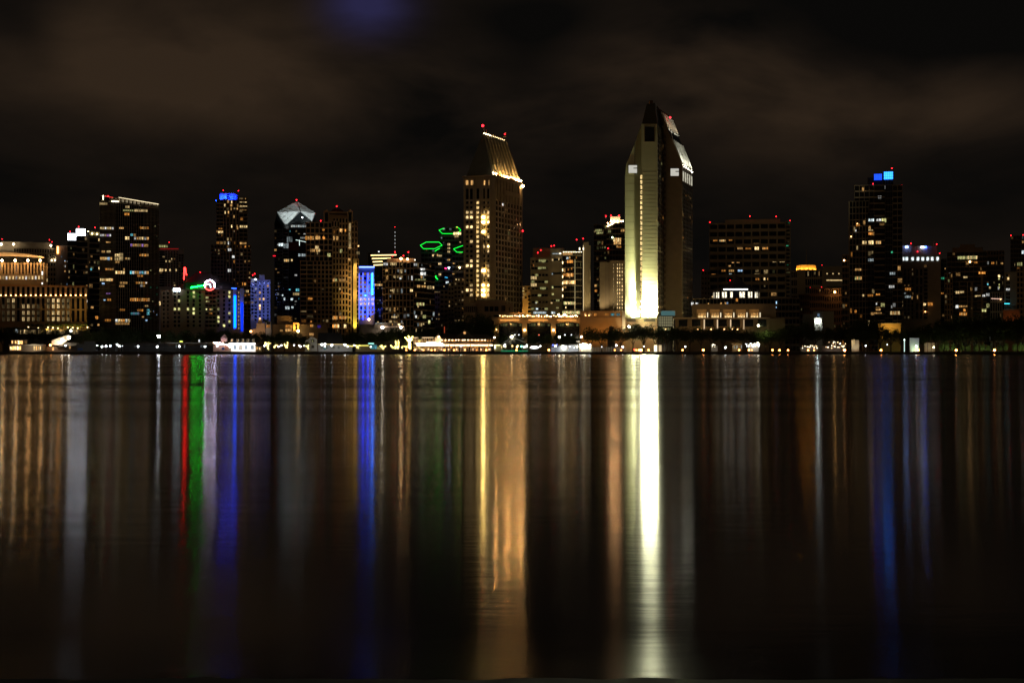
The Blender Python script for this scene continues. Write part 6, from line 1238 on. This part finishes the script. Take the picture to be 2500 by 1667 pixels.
strip(B, w, 860, 843.5, 900, 843.5, (.85, .75, .15), 1.2, w=1.3, th=.8); strip(B, w, 899, 838.5, 913, 838.5, (.4, 1, .85), 1.4, w=1.3, th=.7); B.done()
B, w = house('warehouse', 'dark low warehouse with a lit top strip and two star lamps below the grid office', 'warehouse', 878, 990, 792, 935, D=14, wall=(.10, .08, .065), lit=[(957, 790.2, 959, 795, 'w', 1.3, 1), (964, 790.2, 968, 795, 'w', .6, 1), (971, 790.2, 977, 795, 'c', 4, 1), (980, 790.2, 983, 795, 'c', 1.6, 1)]); B.vol(915, 986, 788, 800, D=10, w=1.5, solid=True)
B.lit(B.F, [(957, 790.2, 959, 794.5, 'w', 1.3, 1), (971, 790, 977, 794.5, 'c', 5, 1), (916, 788.5, 939, 789.8, 's', .9, 4)], w=1.7); w.pbox(B.mb('eave', wallm((.5, .36, .3))), 930, 987, 796.5, 799, 1, 3)
globe(B, 933.5, 799, 70, (1, .88, .68), .8, 4); globe(B, 978.5, 799.5, 60, (1, .85, .6), .75, 4); B.done()
# fairy-light trees: trunk and limbs wound with lights
def fairy(label, px, y0, y1, limbs, st=11, Y=872, col=(1, .78, .22)):
    x = X(px, Y); root = thing('light_wrapped_tree', label, 'tree', (x, Y, GZ), 'trees wound with warm fairy lights'); mb = MB(); lb = MB(); r = random.Random(int(px))
    for L in limbs:
        P = [Vector((X(a, Y), Y+r.uniform(-.6, .6), Z(b, Y))) for a, b in L]
        for i, (p, q) in enumerate(zip(P, P[1:])):
            mb.tube(p, q, .26-.06*i, .2-.06*i if i < 3 else .05, n=6)
            n = max(2, int((q-p).length/.33))
            for k in range(n): 
                c = p+(q-p)*((k+.5)/n); a = k*2.4; d = Vector((cos(a)*.3, sin(a)*.3, 0)); s = r.uniform(.11, .2); c = c+d*(1.15-.25*i)
                lb.hexa([c+Vector((-s, 0, -s)), c+Vector((s, 0, -s)), c+Vector((s, s, 0)), c+Vector((-s, s, 0))], [c+Vector((-s, -s, 0)), c+Vector((s, -s, 0)), c+Vector((s, 0, s)), c+Vector((-s, 0, s))])
    mb.build('trunk', BARK, root); tag(lb.build('fairy_lights', emit(col, st, 'fairy_light'), root), kind='stuff')
    c = bpy.data.objects.new('crown', CROWNS[int(px) % 4]); COL.objects.link(c); c.parent = root; zt = Z(y1-4, Y)-GZ; c.location = (0, .8, zt); c.scale = (2.2, 2, 1.7); return root
fairy('low branching tree wound with lights right of the white boutique', 653, 852, 834, [[(654, 853), (653.5, 843), (650, 838), (647, 835)], [(653.5, 843), (656, 838), (661, 838)], [(652, 846), (648, 841), (646, 836)], [(654, 844), (655, 834)]])
fairy('V-shaped lit tree left of the pair of promenade globes', 672, 851, 838, [[(668.5, 849), (671, 843), (677, 842)], [(669, 849), (674, 840)]])
fairy('V-shaped tree wound with lights below the diamond-topped tower, right of a bare gap', 698, 850, 836, [[(699, 850), (696, 844), (693, 839)], [(700, 850), (701, 842), (703, 835)], [(698, 847), (702, 843)]])
fairy('lit post-like tree beside the gabled cottage', 751, 853, 842, [[(752, 853), (752, 848), (752, 842)], [(750, 848), (747, 844), (741, 845)]])
fairy('small lit tree in front of the golden strip tower', 872, 851, 842, [[(873, 851), (872, 846), (868, 843)], [(873, 847), (877, 843)]])
fairy('crown-shaped low lit tree below the blue office building', 935, 853, 842, [[(935, 853), (933, 848), (928, 844)], [(935, 850), (937, 846), (943, 845)], [(934, 850), (931, 842)]])
fairy('wide low lit tree with two upright lit shoots', 963, 851, 831, [[(962, 851), (957, 846), (954, 843)], [(964, 851), (966.5, 842), (966.5, 831)], [(970, 851), (972.5, 842), (973, 831)], [(964, 849), (969, 847), (975, 847)], [(960, 849), (957, 847)]], st=14)
fairy('biggest light-wound tree spreading a Y of lit limbs beside the grand restaurant', 1000, 851, 819, [[(1000, 852), (999.5, 838), (996, 830), (989, 823)], [(999.5, 838), (1003, 828), (1008, 820)], [(999, 834), (1000, 826), (998, 820)], [(997, 832), (993, 827)], [(1001, 848), (999.8, 836)], [(1000, 835), (1005, 829)], [(998.6, 851), (998.2, 838)], [(1001.6, 851), (1001.2, 838)]], st=20)
fairy('low hedge-like lit tree left of the biggest light-wound tree', 990, 850, 843, [[(992, 850), (988, 846), (985, 844)], [(990, 847), (995, 845)], [(980, 850), (982, 845)]], st=12)
fairy('slender lit tree in front of the grand restaurant glass wing', 1024, 840, 828, [[(1024, 852), (1023, 836), (1021, 831)], [(1023, 836), (1027, 829)]], st=3)
# blue-white lit planting
# ---- grand restaurant
B = Bld('restaurant', 'grand two-storey restaurant with lit verandas, small turret and round gable window', 'restaurant', 1006, 1206, 886, wall=(.42, .30, .20)); F0 = B.F
w = B.vol(1008, 1082, 825, D=12, w=-2); g = B.vol(1018, 1082, 842, D=4, w=2.5); w2 = B.vol(1080, 1200, 827, D=14); w3 = B.vol(1195, 1206, 842, D=8, w=-1)
fr = B.frame
for W, xs in ((w, [1010+5.2*i for i in range(15)]), (w2, [1082+6.1*i for i in range(20)])):
    for x in xs: u = W.hit(x); W.box(fr, u-.12, u+.12, W.z(842, u), W.z1, 0, .5)
for x in [1020+4*i for i in range(16)]: u = g.hit(x); g.box(fr, u-.09, u+.09, GZ, g.z1, 0, .3)
for x in [1082+6.1*i for i in range(20)]: u = w2.hit(x); w2.box(fr, u-.12, u+.12, GZ, w2.z(843, u), 0, 1.6)
w2.box(fr, w2.u0, w2.u1, w2.z(841, 0), w2.z(838.5, 0), 0, 1.8); w2.box(fr, w2.u0, w2.u1, w2.z(836, 0), w2.z(835.4, 0), 0, 1.75)
rf = B.mb('roof', wallm((.035, .028, .025))); 
def roofquad(x0, x1, yb, x2, x3, yt, d0, d1): rf.hexa([F0.pt(F0.hit(x0), F0.z(yb, 0), d0), F0.pt(F0.hit(x1), F0.z(yb, 0), d0), F0.pt(F0.hit(x1), F0.z(yb, 0), -14), F0.pt(F0.hit(x0), F0.z(yb, 0), -14)], [F0.pt(F0.hit(x2), F0.z(yt, 0), d1), F0.pt(F0.hit(x3), F0.z(yt, 0), d1), F0.pt(F0.hit(x3), F0.z(yt, 0), d1-2), F0.pt(F0.hit(x2), F0.z(yt, 0), d1-2)])
roofquad(1072, 1204, 827.5, 1085, 1190, 816, 1.6, -6); roofquad(1006, 1072, 825, 1008, 1060, 821.5, -1, -6)
mb = MB(); pts = [(F0.hit(1112), F0.z(823, 0)), (F0.hit(1158), F0.z(823, 0)), (F0.hit(1135), F0.z(804, 0))]; mb.hexa([F0.pt(a, b, -1) for a, b in pts], [F0.pt(a, b, -9) for a, b in pts]); mb.build('gable', wallm((.06, .055, .05)), B.root)
mb = MB(); c = (F0.hit(1134.5), F0.z(812.5, 0)); rr_ = 3.2/F*886; pts = [(c[0]+rr_*cos(k*pi/8), c[1]+rr_*sin(k*pi/8)) for k in range(16)]; mb.hexa([F0.pt(a, b, -.7) for a, b in pts], [F0.pt(a, b, -1) for a, b in pts]); mb.build('round_window', emit((1, .50, .16), .75), B.root)
tw = B.mb('turret', wallm((.62, .5, .4))); p = F0.pt(F0.hit(1070), 0, 1); tw.lathe((p[0], p[1], 0), [(1.7, F0.z(842, 0)), (1.7, F0.z(826, 0)), (2.1, F0.z(825, 0)), (.8, F0.z(818.5, 0)), (.1, F0.z(814, 0))], 10)
ball('turret_lamp', (p[0]+.4, p[1]-2, F0.z(822, 0)), .5, emit((1, .7, .35), 16), B.root); flood(B.root, (p[0], p[1]-8, F0.z(838, 0)), (p[0], p[1], F0.z(822, 0)), 1600, (1, .72, .45), 80)
r = random.Random(44)
for i in range(42):
    x = 1079+3.0*i; 
    if r.random() < .72: B.lit(F0, [(x, 829+r.uniform(0, 2), x+r.uniform(1.0, 2.4), 833.5, 'wa', r.uniform(.6, 4.5), 1)], w=.35)
for i in range(40):
    x = 1082+3.05*i
    if r.random() < .8: B.lit(F0, [(x, 842.5+r.uniform(0, 1), x+r.uniform(1.2, 2.6), 845+r.uniform(0, 6), 'waw', r.uniform(.5, 3), 1)], w=.35)
for i in range(22): x = 1084+5.6*i+r.uniform(-1, 1); ball('veranda_lamp', F0.pt(F0.hit(x), F0.z(842.6, 0), 1.9), .3, emit((1, .70, .36), 22), B.root)
for i in range(14): x = 1080+8*i+r.uniform(-1.5, 1.5); ball('veranda_lamp', F0.pt(F0.hit(x), F0.z(830, 0), 1.0), .26, emit((1, .72, .4), 13), B.root)
for i in range(16): B.lit(F0, [(1011+4.6*i, 827+r.uniform(0, 3), 1013.6+4.6*i, 838, 'wwc', r.uniform(.15, .8), 1)], w=-1.6)
for i in range(30): B.lit(F0, [(1010+2.4*i, 845.5, 1011.8+2.4*i, 851.5, 'wwc', r.uniform(.4, 1.6), 1)], w=2.8)
for k, (x0, x1, y, s) in enumerate(((1018, 1082, 841.6, 26), (1042, 1066, 835.5, 12), (1018, 1080, 839, 10))): strip(B, F0, x0, y, x1, y-.4, (1, .80, .46), s, w=3.1 if k != 1 else .4, th=.8 if k != 1 else .5)
strip(B, F0, 1008, 824.2, 1058, 823.6, (1, .68, .38), 1.6, w=-1, th=.3)
for x in (1014, 1030, 1046, 1062, 1078): flood(B.root, F0.pt(F0.hit(x), F0.z(838, 0), 4), F0.pt(F0.hit(x), F0.z(830, 0), -2), 900, (1, .75, .5), 130); flood(B.root, F0.pt(F0.hit(x), F0.z(853, 0), 6), F0.pt(F0.hit(x), F0.z(846, 0), 2), 520, (1, .7, .4), 140)
for x in (1095, 1115, 1135, 1155, 1175, 1195): flood(B.root, F0.pt(F0.hit(x), F0.z(853, 0), 6), F0.pt(F0.hit(x), F0.z(843, 0), 0), 700, (1, .62, .32), 140)
mb = MB(); w.pbox(mb, 1084, 1086, 797, 813, -2, -1.7); mb.build('banner', emit((1, .14, .05), .35), B.root); B.done()
# ---- right of the restaurant
B, w = house('ticket_kiosk', 'little yellow-lit kiosk between the grand restaurant and the green-based tent', 'kiosk', 1207, 1229, 843.5, 884, D=5, wall=(.35, .32, .2), lit=[(1210, 845, 1214, 851, 'o', 1.2, 1), (1223, 845, 1226, 851, 'c', 2.4, 1)]); strip(B, w, 1208, 842.5, 1226, 842.5, (.95, .9, .35), 4, w=1, th=.4); strip(B, w, 1208, 843, 1208, 851, (1, 1, .8), 5, w=1, th=.6); B.done()
root = thing('marquee_tent', 'round peaked tent with lit ropes and a green lit base', 'tent', (X(1256, 880), 880, GZ)); x, Y = X(1256, 880), 880
mb = MB(); mb.lathe((x, Y, 0), [(8.8, Z(843, Y)), (8.9, Z(842, Y)), (4.4, Z(834, Y)), (1, Z(826, Y)), (.2, Z(824, Y))], 18); mb.build('canopy', wallm((.05, .05, .04)), root)
mb = MB()
for k in range(14): a = 2*pi*k/14; mb.tube((x+cos(a)*8.3, Y+sin(a)*8.3, GZ), (x+cos(a)*8.3, Y+sin(a)*8.3, Z(843, Y)), .12)
mb.build('poles', wallm((.4, .4, .4)), root)
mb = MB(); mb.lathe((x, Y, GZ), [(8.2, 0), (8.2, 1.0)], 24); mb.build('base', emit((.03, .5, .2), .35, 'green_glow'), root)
mb = MB()
for a, b in ((1229, 838), (1283, 836)): mb.tube((X(1249.5, Y), Y-2, Z(823, Y)), (X(a, Y), Y-7, Z(b, Y)), .06, n=4)
mb.build('ropes', emit((.9, .9, .7), .5), root)
for i, (px, c, s) in enumerate(((1231, (1, .9, .6), 10), (1233.5, (1, .95, .6), 12), (1262, (1, .85, .4), 9), (1264, (1, .7, .3), 6), (1273, (.2, 1, .5), 12), (1280, (1, 1, .9), 14), (1251, (1, .6, .2), 5), (1286, WHT, 12))): ball('tent_lamp', (X(px, Y), Y-8.6, Z(844.5+(i % 3)*1.3, Y)), .45, emit(c, s), root)
flood(root, (x, Y-11, GZ+.6), (x, Y-8, GZ+.5), 260, (.1, 1, .4), 150)
root = thing('glowing_awning', 'long white boat-shaped smear of moved lights right of the tent', 'awning', (X(1304, 874), 874, GZ)); mb = MB(); Y = 874  # smear of car-like moved lights, given the shape of an awning
sec = []
for i in range(13): f = i/12; px = 1293.5+22*f; h = (sin(pi*f)**.5)*.95+.04; sec.append([(X(px, Y), Y-1.2, Z(848.5, Y)-h*.6), (X(px, Y), Y-1.6, Z(848.5, Y)), (X(px, Y), Y-1.2, Z(848.5, Y)+h*.8), (X(px, Y), Y+.6, Z(848.5, Y)+h), (X(px, Y), Y+.6, Z(848.5, Y)-h*.6)])
for a, b in zip(sec, sec[1:]): mb.hexa(a, b)
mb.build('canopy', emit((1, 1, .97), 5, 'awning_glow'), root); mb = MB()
for px in (1297, 1304, 1311): mb.tube((X(px, Y), Y-.2, GZ), (X(px, Y), Y-.2, Z(849.5, Y)), .08)
mb.build('posts', PM, root)
# festival stalls with crowded lights
r = random.Random(66)
def stall(label, x0, x1, yt, lights, col=(.5, .5, .48), Y=876, glow=None):
    B, w = house('market_stall', label, 'stall', x0, x1, yt+2.5, Y, D=4, wall=col, rt=yt, hip=.8, roof=col); B.wm = wallm(col)
    for (px, py, rr2, c, s) in lights: ball('stall_lamp', w.pt(w.hit(px), w.z(py, 0), .9), rr2, emit(c, s), B.root)
    flood(B.root, w.pt(w.hit((x0+x1)/2), w.z(853, 0), 7), w.pt(w.hit((x0+x1)/2), w.z(846, 0), 0), 500, WHT, 130); B.done()
stall('pale stall with a blue awning left of the brightest crowd of stall lights', 1345, 1368, 843, [(1350, 842, .3, (.1, .15, 1), 9), (1360, 841, .25, (.1, .15, 1), 5), (1374, 850, .5, CRM, 9)], (.4, .42, .5))
stall('white stall with two tall bright lamps in front', 1368, 1386, 841, [(1373.5, 845.5, .6, (.95, 1, .75), 18), (1376, 849.5, .7, (.95, 1, .8), 20), (1378, 846, .45, WHT, 14)], (.5, .5, .5))
stall('wide pale tent-roofed stall between two lamp clusters', 1387, 1412, 840, [(1391, 846, .3, WHT, 6), (1402, 849, .28, WHT, 4)], (.62, .64, .66))
cl = [(1416+r.uniform(0, 26), 840+r.uniform(-1, 11), r.uniform(.18, .5), (1, .93, .62) if r.random() < .6 else WHT, r.uniform(5, 22)) for i in range(30)]
stall('densest cluster of blazing yellow-white stall lights', 1414, 1444, 840, cl+[(1424, 841, .75, (1, .9, .5), 24), (1427, 847, .8, (1, .95, .7), 24)], (.5, .46, .36))
root = thing('bowl_lamp', 'white inverted cone lamp beside the tall post', 'lamp', (X(1411, 878), 878, GZ)); x = X(1411, 878); mb = MB(); mb.lathe((x, 878, 0), [(.15, GZ), (.12, Z(836, 878)), (1.25, Z(833.5, 878)), (1.3, Z(832.6, 878)), (.2, Z(832.4, 878))], 12); mb.build('bowl', wallm((.7, .68, .62)), root); flood(root, (x, 874, Z(842, 878)), (x, 878, Z(834, 878)), 380, CRM, 60)
# fence of pale posts
root = thing('post_fence', 'row of pale lit posts between the stalls and the orange lamps', 'fence', (X(1487, 872), 872, GZ)); 
for i in range(22): px = 1446+3.9*i; mb = MB(); mb.box(X(px, 872)-.12, X(px, 872)+.12, 871.9, 872.1, GZ, Z(846.5+(i % 3), 872)); mb.build('post', wallm((.6, .58, .5)), root)
mb = MB(); mb.box(X(1446, 872), X(1528, 872), 872.11, 872.16, Z(849, 872), Z(848.6, 872)); mb.build('rail', wallm((.5, .48, .42)), root)
for x in (1455, 1475, 1495, 1515): flood(root, (X(x, 872), 868, GZ+.2), (X(x, 872), 872, GZ+2), 130, (1, .92, .7), 140)
# bus-stop like shelter with two lit panels
root = thing('park_shelter', 'small shelter with two glowing cream panels left of the orange pair', 'shelter', (X(1606, 870), 870, GZ)); Y = 870
for a, b, c in ((1597, 1604, (1, .92, .62)), (1608, 1615, (1, .75, .42))): mb = MB(); mb.box(X(a, Y), X(b, Y), Y-.1, Y+.1, GZ+.2, Z(842.5, Y)); mb.build('lit_panel', emit(c, 2.2 if a < 1600 else .7), root)
mb = MB(); mb.box(X(1596, Y), X(1616, Y), Y-1, Y+1.5, Z(842.3, Y), Z(841.3, Y)); mb.build('roof', wallm((.3, .27, .2)), root)
B, w = house('pavilion', 'small park pavilion with a tan canopy below the rotunda', 'pavilion', 1787, 1812, 838, 872, D=4, wall=(.35, .28, .18), rt=835.5, hip=.6, roof=(.5, .4, .2), lit=[(1792, 844, 1794, 851, 's', .6, 1), (1798, 843, 1800, 851, 's', .7, 1), (1809, 843, 1811, 850, 's', 1, 1)]); flood(B.root, w.pt(w.hit(1795), w.z(850, 0), 6), w.pt(w.hit(1795), w.z(838, 0), 0), 500, (1, .8, .4), 110); B.done()
cl = [(1820+r.uniform(0, 34), 837+r.uniform(-1, 9), r.uniform(.12, .34), CRM if r.random() < .6 else WHT, r.uniform(3, 11)) for i in range(30)]
stall('white garlanded party stall just right of the small park pavilion', 1826, 1852, 838, cl, (.55, .5, .4), Y=874)
cl = [(1738+r.uniform(0, 12), 839+r.uniform(0, 8), r.uniform(.12, .3), CRM, r.uniform(2, 6)) for i in range(9)]
stall('small dim stall with a few cream lights left of the tan-canopied pavilion', 1736, 1752, 843, cl, (.2, .17, .12), Y=874)
cl = [(1958+r.uniform(0, 38), 843+r.uniform(0, 7), r.uniform(.12, .32), CRM if r.random() < .6 else (1, .6, .3), r.uniform(2, 7)) for i in range(20)]
stall('low stall of scattered small lights below the amber-crowned block', 1955, 1998, 845, cl, (.15, .13, .1), Y=874)
cl = [(2008+r.uniform(0, 56), 834+r.uniform(0, 16), r.uniform(.14, .34), (1, .62, .32) if r.random() < .7 else CRM, r.uniform(2, 8)) for i in range(26)]
stall('long dark stall with warm hanging lights left of the blue-box tower', 2006, 2066, 842, cl, (.12, .10, .08), Y=876)
B, w = house('park_kiosk', 'white lit kiosk with a slatted front below the blue-box tower', 'kiosk', 2079, 2097, 830, 876, D=5, wall=(.7, .64, .52), lit=[(2079.5, 829, 2081.5, 846, 'c', 1.6, 1), (2084, 828.5, 2086, 840, 'c', 1.8, 1)]); flood(B.root, w.pt(w.hit(2088), w.z(850, 0), 5), w.pt(w.hit(2088), w.z(838, 0), 0), 480, CRM, 120); B.done()
mb = MB(); x = X(2208, 868); root = thing('light_column', 'slim white glowing column in the dark park right of the lit kiosk', 'lamp', (x, 868, GZ)); mb.tube((x, 868, GZ), (x, 868, Z(830, 868)), .22); mb.build('column', emit((.75, 1, .85), 1.2), root); ball('column_top', (x, 868, Z(829.5, 868)), .38, emit((.8, 1, .9), 6), root)
B, w = house('orange_wall_building', 'low building whose ochre wall glows through the trees below the blue-box tower', 'building', 2144, 2199, 790, 940, D=12, wall=(.62, .44, .16)); 
for x in (2152, 2166, 2182): flood(B.root, w.pt(w.hit(x), w.z(812, 0), 8), w.pt(w.hit(x), w.z(800, 0), 0), 1300, (1, .60, .16), 110)
w.pbox(B.mb('cornice', wallm((.5, .4, .25))), 2143, 2200, 789, 791, -1, .8); B.done()
B, w = house('park_restroom', 'small bluish-white lit building among the park trees', 'building', 2221, 2244, 825, 884, D=5, wall=(.55, .62, .68)); flood(B.root, w.pt(w.hit(2236), w.z(850, 0), 7), w.pt(w.hit(2232), w.z(835, 0), 0), 520, (.85, .95, 1), 110); B.done()
root = thing('gazebo', 'open dark gazebo with one warm lamp inside, right of the bluish building', 'gazebo', (X(2273, 872), 872, GZ)); Y = 872; mb = MB(); mb.box(X(2260, Y), X(2288, Y), Y-2, Y+4, Z(835.5, Y), Z(834, Y)); mb.build('roof', wallm((.06, .05, .04)), root)
for px in (2263, 2272, 2285): mb = MB(); mb.tube((X(px, Y), Y-1.6, GZ), (X(px, Y), Y-1.6, Z(835, Y)), .16); mb.build('post', PM, root)
mb = MB(); mb.box(X(2262, Y), X(2287, Y), Y+4, Y+4.4, GZ, Z(837, Y)); mb.build('back_wall', wallm((.5, .45, .35)), root); flood(root, (X(2275, Y), Y-1, GZ+3), (X(2275, Y), Y+4, GZ+2), 260, (1, .85, .5), 140)
# low bushes lit from below among the right-hand park trees
BU = []
for i, (px, h, s) in enumerate([(2230, 6, 1.2), (2262, 3, .5), (2297, 6, 1.0), (2312, 7, .9), (2326, 6, .8), (2348, 6, .9), (2362, 5, .5), (2384, 5, .8), (2398, 6, 1.0), (2412, 5, .5), (2440, 5, .5), (2456, 6, .7), (2476, 6, .9), (2490, 7, .9), (2500, 6, .8)]):
    Y = 886; root = thing('park_bush', None, 'bush', (X(px, Y), Y, GZ), 'green lit bushes under the park trees'); c = bpy.data.objects.new('foliage', CROWNS[i % 4]); COL.objects.link(c); c.parent = root; c.location = (0, 0, h*.5); c.scale = (2.0, 1.6, h*.66)
    flood(root, (X(px, Y)+1, Y-5, GZ+.3), (X(px, Y), Y, GZ+h*.5), 1000*s, (.85, 1, .42), 110); BU.append((px, root))
relabel(BU, '{n}green lit bush from the left, below the {m}')
# planted green tree beside the convention hall lamp
root = tree(1868, 808, 30, 903); root['label'] = 'small bright green lit tree beside the convention hall lamp'; root['group'] = 'lit green tree'; flood(root, (X(1858, 903), 897, Z(800, 903)), (X(1866, 903), 903, Z(814, 903)), 2600, (.9, 1, .4), 100)

# ---- arcade terrace with uplit piers, and the blank ochre hall beside it
B = Bld('arcade_building', 'low arcaded terrace with four uplit ochre piers and a row of patio lamps', 'arcade', 1200, 1425, 930, wall=(.42, .28, .14))
w = B.vol(1202, 1418, 782, 838, D=18); bk = B.mb('back_wall', wallm((.04, .035, .03)))
pr = B.frame; w.box(pr, w.hit(1200), w.hit(1428), w.z(783, 0), w.z(774, 0), -16, .8)
for x in (1212, 1281, 1351, 1421):
    w.box(pr, w.hit(x-6), w.hit(x+6), GZ, w.z(776, 0), -.2, 1.8)
    u = w.hit(x); ball('pier_lamp', w.pt(u, w.z(806, u), 2.7), .62, emit((1, .66, .26), 22), B.root); flood(B.root, w.pt(u, w.z(809, u), 3.3), w.pt(u, w.z(786, u), 1.8), 3300, (1, .52, .14), 80, size=.2); flood(B.root, w.pt(u, w.z(801, u), 3.4), w.pt(u, w.z(815, u), 1.8), 1500, (1, .50, .12), 110, size=.2)
for x0 in (1218, 1287, 1357):
    # shallow arches
    a, b = w.hit(x0), w.hit(x0+58); n = 12; pts = [(a+(b-a)*k/n, w.z(790-4.5*sin(pi*k/n), 0)) for k in range(n+1)]
    for p, q in zip(pts, pts[1:]): w.box(pr, p[0], q[0], (p[1]+q[1])/2, w.z(782, 0), .02, .7)
    for k in range(9):
        xx = x0+4+5.8*k; 
        if k % 4 != 3: B.lit(w, [(xx, 789+(1.5 if k in (0, 8) else 0), xx+5, 796, 'o', .16+.25*((k*7) % 3)/2, 2)], w=.1)
    strip(B, w, x0+3, 781.3, x0+50, 781.5, (1, .50, .12), 1.1, w=1.6, th=.5); u = w.hit(x0+29); flood(B.root, w.pt(u, w.z(791, u), 7), w.pt(u, w.z(783, u), 0), 2400, (1, .50, .14), 140)
r = random.Random(31)
tr = B.vol(1205, 1420, 768, 776, D=12, w=-5)
for i in range(34):
    x = 1222+5.9*i+r.uniform(-1.5, 1.5); big = x > 1240 and r.random() < .5; ball('patio_lamp', w.pt(w.hit(x), w.z(771.5+r.uniform(-1.2, 1.2), 0), -1.5), .42 if big else .3, emit((1, .66, .30), 26 if big else 9), B.root)
for x in (1364, 1378): ball('patio_lamp', w.pt(w.hit(x), w.z(768, 0), -1), .6, emit((1, .70, .34), 22), B.root)
for i in range(30): x = 1224+6.4*i; B.lit(tr, [(x, 769, x+r.uniform(2, 5), 774, 'wa', r.uniform(.3, 1.8), 1)], w=.2)
am = B.vol(1244, 1284, 762, 769, D=10, w=-6, solid=True); flood(B.root, am.pt(am.hit(1262), am.z(774, 0), 4), am.pt(am.hit(1262), am.z(764, 0), 0), 900, (1, .35, .06), 140)
for x, s in ((1257, 2), (1267, 1.5), (1316, 1.2), (1379, 2), (1395, 1.4)): ball('lobby_lamp', w.pt(w.hit(x), w.z(817.5, 0), 1.2), .3, emit(WHT if x != 1316 else (1, .2, .1), s*3), B.root)
strip(B, w, 1272, 826.5, 1280, 826.5, WHT, .8, w=2, th=.25); B.done()
B = Bld('hall', 'blank ochre-brown hall wall with six small windows, left foot of the floodlit tower', 'hall', 1417, 1529, 925, wall=(.46, .28, .13))
w = B.vol(1418, 1519, 774, D=24, solid=True, w=.5); t2 = B.vol(1416, 1522, 759, 774, D=22, solid=True); co = B.vol(1519, 1526, 760, D=22, solid=True, w=1.2)
cm3 = wallm((.62, .52, .36)); w.pbox(B.mb('corner_trim', cm3), 1519, 1526.5, 759, 815, 1.3, 1.8)
B.lit(t2, [(1426, 764.5, 1431, 771, 'w', 1.2, 1), (1436, 764.5, 1444, 771, 'w', 1.2, 2), (1450, 764.5, 1458, 771, 'a', 1.2, 2), (1477, 764.5, 1486, 771, 'a', .7, 2), (1491, 765, 1500, 770.5, 'y', .8, 3), (1505, 765, 1514, 770.5, 'y', .5, 3)], w=.2)
for x, s in ((1430, 8), (1438, 8)): ball('wall_lamp', t2.pt(t2.hit(x), t2.z(770, 0), .5), .3, emit(WARM, s), B.root)
for x in (1432, 1452, 1472, 1495, 1512): flood(B.root, w.pt(w.hit(x), w.z(835, 0), 14), w.pt(w.hit(x), w.z(800, 0), 0), 2600, (1, .48, .12), 100)
flood(B.root, w.pt(w.hit(1524), w.z(812, 0), 8), w.pt(w.hit(1523), w.z(785, 0), 0), 3600, (1, .85, .55), 60)
# roof cupola in front of the wall
cu = B.mb('cupola', wallm((.10, .09, .08))); p = w.pt(w.hit(1492), 0, 12); cu.lathe((p[0], p[1], 0), [(2.4, GZ), (2.4, Z(812, 913)), (1.3, Z(809, 913)), (1.3, Z(800, 913)), (1.9, Z(799.5, 913)), (.2, Z(795.5, 913))], 8)
B.done()
# ---------------------------------------------------------------- pieces that belong to a part go one level deeper
SUB = {'roof_ribs': ('hipped_roof', 'sloping_roof'), 'ridge_lamp': ('ridge_rail',), 'crown_ribs': ('crown',), 'roof_vents': ('roof_drum',), 'light_box_grid': ('light_box',), 'box_grid': ('glass_box',), 'foyer_mullions': ('foyer_glass',),
       'loggia_frame': ('lit_loggia',), 'dormers': ('hip_roof', 'mansard_roof', 'roof'), 'spire': ('crown_drum',), 'eave_light': ('roof',), 'turret_lamp': ('turret',), 'turret_posts': ('turret',), 'lamp_cap': ('lamp_globe',), 'neon_ring': ('sign_disc',), 'neon_ring_lower': ('sign_disc',),
       'neon_ring_inner': ('sign_disc',), 'neon_hook': ('sign_disc',), 'gable': ('roof',), 'roof_vent': ('hipped_cap',), 'roof_sign': ('roof_mast',) if False else (), 'corner_lamp': ('parapet',), 'column_top': ('column',)}
base = lambda n: n.rsplit('.', 1)[0] if n[-3:].isdigit() and '.' in n else n
for root in [o for o in COL.objects if o.parent is None and o.type == 'EMPTY']:
    kids = list(root.children); by = {}
    for k in kids: by.setdefault(base(k.name), k)
    for k in kids:
        for pn in SUB.get(base(k.name), ()):
            p = by.get(pn)
            if p and p is not k:
                k.parent = p; k.matrix_parent_inverse = p.matrix_basis.inverted(); break
